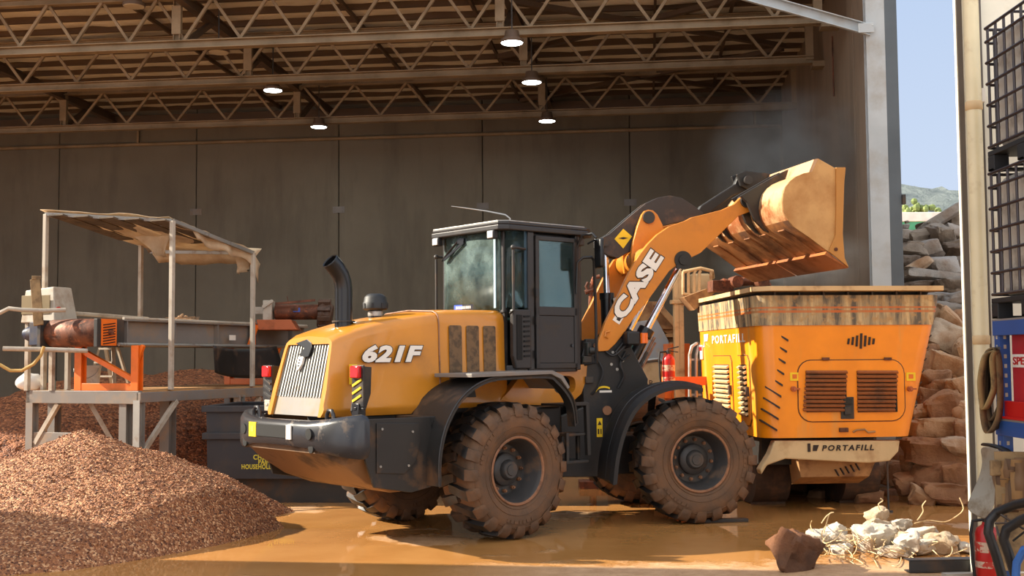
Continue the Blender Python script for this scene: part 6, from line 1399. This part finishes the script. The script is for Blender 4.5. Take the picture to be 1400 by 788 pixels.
# soil and fines under the blocks
mb = MB(); rows = []
for j in range(30):
    Y = 15.2+j*.42; row = []
    for i in range(24):
        px_ = 1190+i*9 if False else 0
        X = (5.42 if Y < 16.9 else B.x+.56+(Y-17)*.116)+i*.22; base = max(0, (Y-15.4)*.45) if Y < 26 else max(0, 4.77-(Y-26)*.5)
        h = base-.18+.25*noise.noise(Vector((X*1.1, Y*1.1, 3)))+.1*noise.noise(Vector((X*3, Y*3, 8)))
        h -= max(0, (6.2-X))*.35*(1 if Y > 17 else 1)
        row.append(Vector((X, Y, max(-.05, h))))
    rows.append(row)
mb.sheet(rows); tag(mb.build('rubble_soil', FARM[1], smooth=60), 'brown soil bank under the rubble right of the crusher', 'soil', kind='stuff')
r_ = random.Random(21); mb = MB()
for k in range(520):
    X, Y = 0, r_.uniform(16, 26.5); X = r_.uniform((5.6 if Y < 16.8 else B.x+.75+(Y-17)*.116), 9); e = r_.uniform(.04, .13)*(1.9 if Y > 20 and k % 2 else 1); z = (Y-15.4)*.45-.05+.2*noise.noise(Vector((X*1.1, Y*1.1, 3)))-max(0, 6.2-X)*.35
    t = rock_mb((e*r_.uniform(1, 2.4), e*1.3, e), k+100, n=7, m=5); c = Matrix.Rotation(r_.uniform(0, 6), 3, 'Z')@Matrix.Rotation(r_.uniform(-.5, .5), 3, 'X')
    mb.mat(r_.choice((0, 1, 1))).add([c@Vector(v)+Vector((X, Y, z)) for v in t.v], t.f)
tag(mb.build('rubble_fines', [RM[3], FARM[0]], smooth=30), 'small broken fragments scattered between the blocks of the far rubble', 'rubble', kind='stuff')
# slabs on the mud under the crusher
for i, (x, y, wpx, hpx, Y, mi, lb) in enumerate(((1165, 664, 46, 16, 15.4, 3, 'flat grey slab lying in the mud under the crusher'), (1194, 681, 36, 20, 14.7, 1, 'muddy block lying in front of the flat grey slab under the crusher'), (1222, 675, 22, 9, 14.9, 1, 'thin brown stone beside the steel prop rod'), (1110, 662, 60, 20, 15.8, 1, 'dark muddy lump in the shade under the crusher'), (1125, 676, 34, 12, 15.0, 1, 'low dark stone in the shade left of the flat slab'))):
    s = Y/F; g = ground(x, y+hpx/2); o = rock_mb((wpx*s, wpx*s*.8, hpx*s), 50+i, box=.4, rough=.1).build('slab', RM[mi], smooth=35); o.location = (g.x, g.y+.2, hpx*s*.42); o.rotation_euler = (0, 0, .2*i); tag(o, lb, 'stone')
# boulder
g = ground(1088, 780); o = rock_mb((.42, .40, .36), 77, box=.62, rough=.28, n=28, m=18).build('boulder', rockmat('red_brown_boulder', (104, 64, 38), (138, 90, 54), (80, 52, 34), .45, .65), smooth=30); o.location = (g.x, g.y+.12, .15); o.rotation_euler = (.2, .35, .5); tag(o, 'red-brown angular boulder alone on the mud left of the white rubble', 'boulder')
# white rubble with reinforcing wire
WR = [rockmat('white_concrete_lump', (206, 196, 180), (184, 172, 154), (160, 130, 96), .55, .75), rockmat('tan_concrete_lump', (184, 160, 128), (200, 180, 152), (150, 116, 80), .5, .7)]
chunks = [(1200, 707, 28, 20), (1140, 738, 34, 28), (1118, 736, 26, 14), (1096, 738, 20, 10), (1114, 748, 18, 8), (1194, 749, 42, 34), (1205, 725, 40, 20), (1232, 718, 24, 14), (1262, 732, 40, 18), (1285, 753, 44, 22), (1240, 757, 30, 26), (1222, 764, 38, 14), (1168, 738, 26, 12), (1258, 758, 36, 16), (1322, 750, 24, 12), (1216, 737, 24, 16), (1180, 730, 26, 16), (1150, 752, 24, 10), (1245, 740, 30, 16), (1270, 722, 20, 10)]
wl = {0: 'topmost white concrete lump of the wire-tangled rubble heap', 1: 'smooth pale lump at the left side of the white rubble heap', 3: 'leftmost small white lump of the pale rubble heap', 5: 'large rounded white lump at the front middle of the pale rubble heap', 9: 'long tan lump at the right front of the white rubble heap', 14: 'small white lump lying apart beside the fire extinguisher hose'}
for i, (x, y, wpx, hpx) in enumerate(chunks):
    Y = 10.9+(770-y)*.018+(.1 if i % 2 else 0); p = at(x, y, Y); s = Y/F
    o = rock_mb((wpx*s*1.15, wpx*s, hpx*s*1.25), 200+i, box=.75, rough=.3, n=30, m=18).build('concrete_lump', WR[0 if i % 3 else 1], smooth=35); p.z = max(p.z, hpx*s*.5)-(.06 if i == 19 else 0); o.location = p; o.rotation_euler = (rr.uniform(-.3, .3), rr.uniform(-.4, .4), rr.uniform(-.6, .6))
    tag(o, wl.get(i, ('white' if i % 3 else 'tan')+' concrete lump in the wire-tangled heap, '+ORD[sorted(range(len(chunks)), key=lambda k_: chunks[k_][0]).index(i)]+' from its left end'), 'rubble lump', 'white rubble lumps')
wire = paint('pale_reinforcing_wire', (206, 184, 140), .6, dirt=(150, 108, 66), dscale=6)
r_ = random.Random(5)
for k in range(46):
    x0, y0 = r_.uniform(1110, 1300), r_.uniform(725, 765); L_ = r_.uniform(16, 46); a = r_.uniform(-1.0, 1.0)+(PI if r_.random() < .5 else 0); pts = []
    cv = r_.uniform(-.9, .9)
    for q in range(7):
        Y = 10.95+(768-y0)*.016-.2+.12*math.sin(q+k); p = at(x0, y0, Y); p.z = max(.015, p.z); pts.append(p); a += cv*.35; x0 += L_/6*math.cos(a); y0 += L_/6*math.sin(a)*.7
    o = MB().tube(smooth_path(pts, 3), .0045, 6).build('reinforcing_wire', wire); tag(o, 'thin bent pale wire tangled among the white rubble lumps', 'wire', 'wires tangled in the white rubble')
for lb, pts in (('stiff pale wire standing up at the left of the white rubble heap', [(1126, 730), (1130, 716), (1134, 703), (1140, 701)]), ('short pale wire pointing up beside the standing wire at the left of the white rubble', [(1123, 716), (1130, 706), (1138, 701)]), ('hooked pale wire rising above the topmost white lump', [(1203, 698), (1201, 690), (1207, 685), (1204, 682)]), ('curved pale wire standing up right of the topmost white lump', [(1254, 712), (1262, 700), (1261, 692), (1266, 685)]), ('long pale wire arching right from the white rubble to the bent sheet', [(1250, 716), (1270, 712), (1292, 714), (1308, 706), (1317, 696), (1312, 681)])):
    tag(MB().tube(smooth_path([at(x, y, 11.1) for x, y in pts], 4), .0055, 6).build('reinforcing_wire', wire), lb, 'wire', 'wires tangled in the white rubble')
# timber strip by the front wheel
g = ground(985, 714); mb = MB(); mb.box((g.x, g.y-.02, .02), (.62, .10, .04), .1); tag(mb.build('timber_strip', M['dark_steel'], smooth=0, bevel=.006), 'dark wet strip lying on the floor under the loader front tyre', 'strip')
# ---- right edge: white wall, downpipe, rack with tanks
WX = at(1318, 400, 10.2).x
M['white_wall'] = paint('cream_wall_sheet', (232, 226, 206), .55, dirt=(200, 180, 140), dscale=.9, lo=.55, hi=.8)
mb = MB(); mb.box2((WX, 10.2, 0), (WX+5, 10.25, 9)); mb.build('wall_end', M['white_wall'], smooth=0)['kind'] = 'structure'
dp = thing('downpipe', 'cream round downpipe running up the end of the white wall', 'pipe', (at(1337, 400, 10.1).x, 10.06, 0))
mb = MB(); mb.tube([(0, 0, .4), (0, 0, 9)], .065, 24); mb.build('pipe', paint('cream_pipe', (226, 212, 172), .3, dirt=(180, 150, 104), dscale=1.5, lo=.55, hi=.75), dp)
for y in (145, 465): mb = MB(); z = at(1337, y, 10.06).z; mb.lathe([(-.04, .066), (-.03, .073), (.03, .073), (.04, .066)], (0, 0, z), (0, 0, 1), 24); mb.build('pipe_socket', M['beam_cream'], dp)
mb = MB(); z = at(1349, 130, 10.1).z; mb.box((.1, .06, z), (.03, .06, .12)); mb.build('bracket', M['white'], dp, smooth=0)
mb = MB(); mb.box2((WX+.004, 10.185, 0), (WX+.05, 10.2, 9)); mb.box2((WX+.185, 10.16, 0), (WX+.21, 10.2, 9)); mb.build('trim_with_pipe_shade', paint('dark_flashing_and_pipe_shade', (96, 86, 76), .5), smooth=0)['kind'] = 'structure'  # left strip is flashing; right strip stands in for the downpipe's shadow
IX = 3.80
cagem = paint('dark_cage_tube', (66, 60, 62), .4, .5)
def ibc(zb_, y1, lab):
    t = thing('ibc_tank', lab, 'tank', (IX, y1, zb_), 0, 'caged bulk tanks on the rack')
    mb = MB(); mb.box2((.06, -1.14, .17), (.94, -.06, 1.12)); 
    mb.build('tank', paint('translucent_grey_tank', (196, 188, 172), .45, dirt=(132, 118, 100), dscale=2.5), t, bevel=.07, seg=4)
    mb = MB(); mb.cyl((.5, -.6, 1.12), (.5, -.6, 1.17), .11, n=20); mb.build('filler_cap', M['plastic'], t)
    mb = MB(); r = .011
    for z in (.19, .36, .53, .70, .87, 1.04, 1.15): mb.tube([(.0, -.03, z), (.0, -1.17, z), (.03, -1.2, z), (.97, -1.2, z), (1.0, -1.17, z), (1.0, -.03, z), (.97, 0, z), (.03, 0, z)], r*1.15, 6, closed=True)
    for k in range(8): mb.tube([(.006, -.06-.154*k, .18), (.006, -.06-.154*k, 1.15)], r, 6); mb.tube([(.994, -.06-.154*k, .18), (.994, -.06-.154*k, 1.15)], r, 6)
    for k in range(7): mb.tube([(.08+.14*k, -1.194, .18), (.08+.14*k, -1.194, 1.15)], r, 6); mb.tube([(.08+.14*k, -.006, .18), (.08+.14*k, -.006, 1.15)], r, 6)
    mb.tube([(.0, -.5, 1.15), (1, -.5, 1.15)], r, 6); mb.tube([(.0, -.75, 1.15), (1, -.75, 1.15)], r, 6); mb.build('cage', cagem, t)
    mb = MB()
    for y in (-.06, -.6, -1.14):
        for x in (.06, .5, .94): mb.box((x, y, .06), (.12, .12, .12))
    mb.box2((0, -1.2, .12), (1, 0, .16))
    for y in (-.06, -.6, -1.14): mb.box2((0, y-.05, .0), (1, y+.05, .02))
    mb.build('pallet', M['plastic'], t, smooth=0, bevel=.005); return t
zr = at(1368, 437, 9.3).z
z2 = zr+.005; H_ = 1.17
ibc(z2, 9.3, 'lower caged grey bulk tank standing on the blue rack'); ibc(z2+H_, 9.28, 'upper caged grey bulk tank stacked on the lower one at the right edge')
rack = thing('pallet_rack', 'blue pallet rack with perforated posts under the stacked caged tanks', 'rack', (IX, 9.3, 0))
for x, y in ((.05, -.06), (1.0, -.06), (.05, -2.4), (1.0, -2.4)):
    mb = MB(); mb.mat(0).box2((x-.04, y-.05, 0), (x+.04, y+.05, zr)); mb.mat(1)
    for k in range(int(zr/.075)): mb.box((x, y-.052, .06+.075*k), (.02, .004, .03)); mb.box((x-.042, y, .06+.075*k), (.004, .022, .03))
    mb.build('post', [M['blue'], M['pale_steel']], rack, smooth=0)
z1 = at(1385, 586, 9.1).z
for z, mm in ((zr-.07, 'blue'), (z1, 'blue')):
    mb = MB(); mb.box2((0, -2.4, z-.06), (.06, 0, z+.06)); mb.box2((1.0, -2.4, z-.06), (1.06, 0, z+.06)); mb.build('shelf_beam', M[mm], rack, smooth=0, bevel=.005)
    mb = MB(); mb.box2((0, -2.4, z+.055), (1.06, 0, z+.07)); mb.build('shelf_deck', M['steel'], rack, smooth=0)
rb = thing('red_machine', 'red steel machine case on the blue rack shelf under the tanks', 'machine', (IX+.08, 9.2, z1+.07))
mb = MB(); mb.box2((.0, -1.6, 0), (.8, -.05, .72)); mb.build('case', paint('faded_red_case', (178, 40, 44), .4), rb, smooth=0, bevel=.02)
mb = MB(); mb.box2((-.006, -.62, .40), (.0, -.08, .50)); lbp = mb.build('label_plate', M['white'], rb, smooth=0)
text_mesh('SPE', 'lettering', M['red'], lbp, (-.008, -.10, .42), (0, -1, 0), (0, 0, 1), .2, .06, .003, bold=.02)
mb = MB(); mb.box2((-.05, -1.3, .0), (-.01, .0, .14)); mb.box2((-.08, -1.3, .0), (-.05, .0, .02)); mb.build('tray_lip', M['red'], rb, smooth=0, bevel=.006)
# strap bundle hanging from the rack post
sb = thing('strap_bundle', 'olive-brown webbing straps hanging in loops from the blue rack post', 'straps', (0, 0, 0))
for k, (dx, Y, x0, x1, yb, c) in enumerate(((0, 9.15, 1345, 1366, 592, (118, 92, 58)), (3, 9.2, 1350, 1369, 575, (96, 76, 52)), (-2, 9.12, 1342, 1358, 560, (150, 124, 78)), (5, 9.22, 1352, 1371, 588, (104, 82, 56)), (1, 9.25, 1347, 1363, 540, (130, 104, 66)))):
    pts = [at(1361, 476+2*k, Y), at(x0+6, 482+2*k, Y), at(x0, 510, Y), at(x0-1, yb-28, Y), at((x0+x1)/2-4, yb, Y), at(x1, yb-24, Y), at(x1+1, 520, Y), at(x1-1, 490+k, Y), at(1361, 476+2*k, Y)]
    mb = MB(); L1 = []; L2 = []
    for p in pts: L1.append(p+Vector((-.03, -.02, 0))); L2.append(p+Vector((.03, .02, 0)))
    # smooth the loop
    def cat(P_):
        out = []
        for i in range(len(P_)-1):
            p0, p1, p2, p3 = P_[max(i-1, 0)], P_[i], P_[i+1], P_[min(i+2, len(P_)-1)]
            for q in range(5):
                t = q/5.; out.append(.5*((2*p1)+(p2-p0)*t+(2*p0-5*p1+4*p2-p3)*t*t+(3*p1-p0-3*p2+p3)*t**3))
        out.append(P_[-1]); return out
    mb.sheet([cat(L1), cat(L2)]); mb.build('strap', paint('webbing_strap', c, .85, dirt=(70, 58, 42), dscale=6), sb, smooth=60, solid=.012)
mb = MB(); mb.cyl(at(1360, 477, 9.3), at(1366, 476, 9.05), .012, n=8); mb.build('hook', M['dark_steel'], sb)
# bent sheet metal guard
sh = [(1341, 606), (1337, 614), (1346, 632), (1332, 668), (1315, 697), (1334, 707), (1352, 719), (1360, 680), (1368, 640), (1372, 618), (1360, 612), (1350, 616)]
mb = MB()
rows = [[at(1337, 612, 9.5), at(1350, 609, 9.35), at(1372, 616, 9.15)], [at(1345, 630, 9.5), at(1358, 630, 9.32), at(1374, 634, 9.15)], [at(1336, 660, 9.45), at(1352, 664, 9.3), at(1366, 664, 9.15)], [at(1315, 697, 9.4), at(1334, 707, 9.28), at(1354, 719, 9.15)]]
mb.sheet(rows); tag(mb.build('sheet_metal_guard', paint('bare_grey_sheet', (158, 148, 130), .5, .3, dirt=(120, 100, 76), dscale=3), smooth=60, solid=.012, sub=2), 'bent grey sheet metal guard leaning in front of the rack', 'metal sheet')
rr_ = [[at(1338, 611, 9.52), at(1342, 604, 9.5), at(1350, 608, 9.35)], [at(1350, 610, 9.4), at(1358, 604, 9.3), at(1372, 616, 9.1)], [at(1370, 618, 9.2), at(1382, 612, 9.1), at(1394, 630, 9.0)]]
mb = MB(); mb.sheet(rr_); tag(mb.build('rubber_strip', M['rubber'], smooth=60, solid=.015, sub=1), 'black curled rubber strip over the bent grey sheet', 'rubber strip')
# brown strap and wood bundle below
bb = thing('strap_roll', 'bundle of brown leather straps hanging below the blue shelf beam', 'straps', (0, 0, 0))
r_ = random.Random(8)
for k in range(7):
    x = 1357+5*k; Y = 9.1-.03*k; mb = MB()
    L1 = [at(x+r_.uniform(-2, 2)+q*.5, 628+14*q+r_.uniform(-2, 2), Y+.03*math.sin(q*2+k)) for q in range(6)]
    mb.sheet([L1, [p+Vector((.07, -.03, .0)) for p in L1]]); mb.build('strap', paint('brown_strap', ((112, 82, 54), (88, 64, 44), (140, 104, 62))[k % 3], .75), bb, smooth=60, solid=.014)
mb = MB(); mb.box(at(1361, 640, 9.02), (.09, .03, .12), .2); mb.build('buckle', M['wood'], bb, bevel=.01)
pb = thing('plywood_panel', 'weathered plywood panel standing behind the black tube frame', 'panel', at(1392, 700, 9.0)); mb = MB(); mb.box((.1, 0, 0), (.5, .03, .9), -.3); mb.build('sheet', M['wood'], pb, smooth=0)
# black tubular trolley frame
tf = thing('trolley_frame', 'black bent tube trolley frame with thin cross wires at the lower right corner', 'trolley', (0, 0, 0))
def T(x, y, Y): return at(x, y, Y)
mb = MB(); mb.tube([T(1372, 795, 8.7), T(1362, 760, 8.7), T(1351, 728, 8.7), T(1353, 712, 8.7), T(1364, 700, 8.68), T(1390, 690, 8.5), T(1420, 684, 8.3)], .035, 10); mb.build('upper_tube', M['black'], tf)
mb = MB(); mb.tube([T(1392, 800, 8.5), T(1380, 760, 8.5), T(1372, 738, 8.5), T(1376, 724, 8.48), T(1395, 712, 8.4), T(1425, 700, 8.2)], .035, 10); mb.build('lower_tube', M['black'], tf)
mb = MB()
for (a, b_) in (((1368, 704), (1400, 724)), ((1360, 716), (1395, 715)), ((1362, 720), (1380, 780)), ((1376, 705), (1372, 735)), ((1385, 740), (1410, 720))): mb.tube([T(*a, 8.6), T(*b_, 8.5)], .008, 6)
mb.build('cross_wire', M['dark_steel'], tf)
mb = MB(); mb.tube([T(1388, 800, 8.4), T(1390, 770, 8.4), T(1400, 752, 8.35), T(1415, 748, 8.3)], .03, 8); mb.build('blue_tube', paint('blue_tube_paint', (50, 96, 160), .4), tf)
for i, k in enumerate((1, -1)):
    pass
g = ground(1351, 793); e2 = extinguisher('fire_extinguisher', (g.x, g.y, 0), .53, 'red fire extinguisher with black hose standing at the lower right', PI*.0, .095)
# steel channel on the ground
a, b_ = ground(1245, 786), ground(1345, 784); mb = MB(); mb.ibeam(a+Vector((0, .1, .06)), b_+Vector((0, .1, .06)), .12, .11, .012, channel=1); tag(mb.build('steel_channel', M['dark_steel'], smooth=0, bevel=.004), 'dark steel channel lying on the ground in front of the white rubble', 'channel')
mb = MB(); a, b_ = ground(1290, 790), ground(1335, 789); mb.beam(a+Vector((0, 0, .02)), b_+Vector((0, 0, .02)), .08, .03); tag(mb.build('pale_batten', M['pale_steel'], smooth=0), 'pale batten lying beside the dark steel channel', 'batten')
# ---- distance: hill, tree, low shed
mb = MB(); rows = []
for j in range(26):
    row = []
    for i in range(70):
        X = 60+i*5.2; Y = 300+j*9; h = (24+62*min(1, j/14.))*(.90+.12*noise.noise(Vector((X*.012, 1, 2))))+5.5*noise.noise(Vector((X*.08, Y*.08, 1)))+3.5*noise.noise(Vector((X*.3, Y*.3, 4)))
        row.append(Vector((X, Y, h-14)))
    rows.append(row)
mb.sheet(rows)
def hillmat():  # distance haze is mixed into the blue-grey base colours
    m, nt, b = new_mat('hazed_forest_hill'); v = texco(nt)
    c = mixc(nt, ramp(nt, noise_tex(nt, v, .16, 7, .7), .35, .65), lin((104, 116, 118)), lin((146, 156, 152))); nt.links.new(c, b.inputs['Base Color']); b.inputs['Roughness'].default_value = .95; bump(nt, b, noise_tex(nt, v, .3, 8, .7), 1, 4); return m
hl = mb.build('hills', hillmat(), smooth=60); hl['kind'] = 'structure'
ft0 = at(1262, 307, 90.)
fs = thing('distant_shed', 'white roofed low shed with a green wall beyond the rubble', 'shed', ft0)
mb = MB(); mb.box((0, 0, .3), (7, 5, .7)); mb.build('roof', M['white'], fs, smooth=0, bevel=.05)
mb = MB(); mb.box((0, 0, -ft0.z/2), (6.8, 4.8, ft0.z)); mb.build('wall', paint('green_cladding', (70, 150, 110), .6), fs, smooth=0)
ft = at(1252, 287, 120.); tree = thing('distant_tree', 'yellow-green tree top rising behind the distant white shed', 'tree', (ft.x, ft.y, 0))
mb = MB(); mb.cyl((0, 0, 0), (0, 0, ft.z-1.2), .25, .15, n=8); mb.build('trunk', M['wood'], tree)
r_ = random.Random(2); mb = MB()
for k in range(60):
    c = Vector((r_.gauss(0, .9), r_.gauss(0, .8), ft.z-.4+r_.gauss(0, .5))); mb.ball(c, r_.uniform(.2, .42), 6, 4)
mb.build('foliage', paint('yellow_green_leaves', (120, 134, 74), .8, dirt=(80, 98, 50), dscale=1), tree, smooth=0)
# street lamp like box on the skyline
bx_ = thing('wall_box', 'small dark box on the slate grey wall end against the hills', 'box', at(1235, 273, 16.95)); mb = MB(); mb.box((0, 0, 0), (.05, .08, .14)); mb.build('case', M['dark_steel'], bx_, smooth=0)
# added wall block, out of the frame to the left, sized to shade the foreground
mb = MB(); mb.box2((-11.5, 7.6, 0), (-9.6, 12.1, 14)); mb.build('wall_shade_added', M['wall'], smooth=0)['kind'] = 'structure'
# ================================================================== dust
def dust(name, label, c, size, dens, scale, seed):
    mb = MB(); mb.ball((0, 0, 0), 1, 20, 12); o = mb.build(name, M['dark']); o.location = c; o.scale = size
    m = bpy.data.materials.new(name); m.use_nodes = True; nt = m.node_tree; nt.nodes.remove(nt.nodes['Principled BSDF'])
    v = N(nt, 'ShaderNodeVolumePrincipled'); v.inputs['Color'].default_value = (.92, .9, .86, 1); v.inputs['Anisotropy'].default_value = .2
    tc = N(nt, 'ShaderNodeTexCoord'); ln = N(nt, 'ShaderNodeVectorMath', operation='LENGTH'); nt.links.new(tc.outputs['Object'], ln.inputs[0])
    fall = ramp(nt, ln.outputs['Value'], 1.0, .25); mp = N(nt, 'ShaderNodeMapping'); mp.inputs['Location'].default_value = (seed, seed*2, 0); nt.links.new(tc.outputs['Object'], mp.inputs['Vector'])
    n_ = ramp(nt, noise_tex(nt, mp.outputs['Vector'], scale, 4, .6), .36, .72)
    a = N(nt, 'ShaderNodeMath', operation='MULTIPLY'); nt.links.new(fall, a.inputs[0]); nt.links.new(n_, a.inputs[1])
    b_ = N(nt, 'ShaderNodeMath', operation='MULTIPLY'); nt.links.new(a.outputs[0], b_.inputs[0]); b_.inputs[1].default_value = dens; nt.links.new(b_.outputs[0], v.inputs['Density'])
    nt.links.new(v.outputs[0], nt.nodes['Material Output'].inputs['Volume']); o.data.materials.clear(); o.data.materials.append(m)
    tag(o, label, 'dust', kind='stuff'); return o
dust('dust_cloud', 'pale dust cloud drifting behind and above the raised bucket', at(1085, 225, 18.6), (1.5, 1.2, 1.3), 1.5, 2.2, 3.)
dust('dust_plume', 'pale dust hanging between the bucket and the crusher hopper', at(1090, 360, 17.0), (1.3, .7, .55), 1.0, 2.4, 7.)
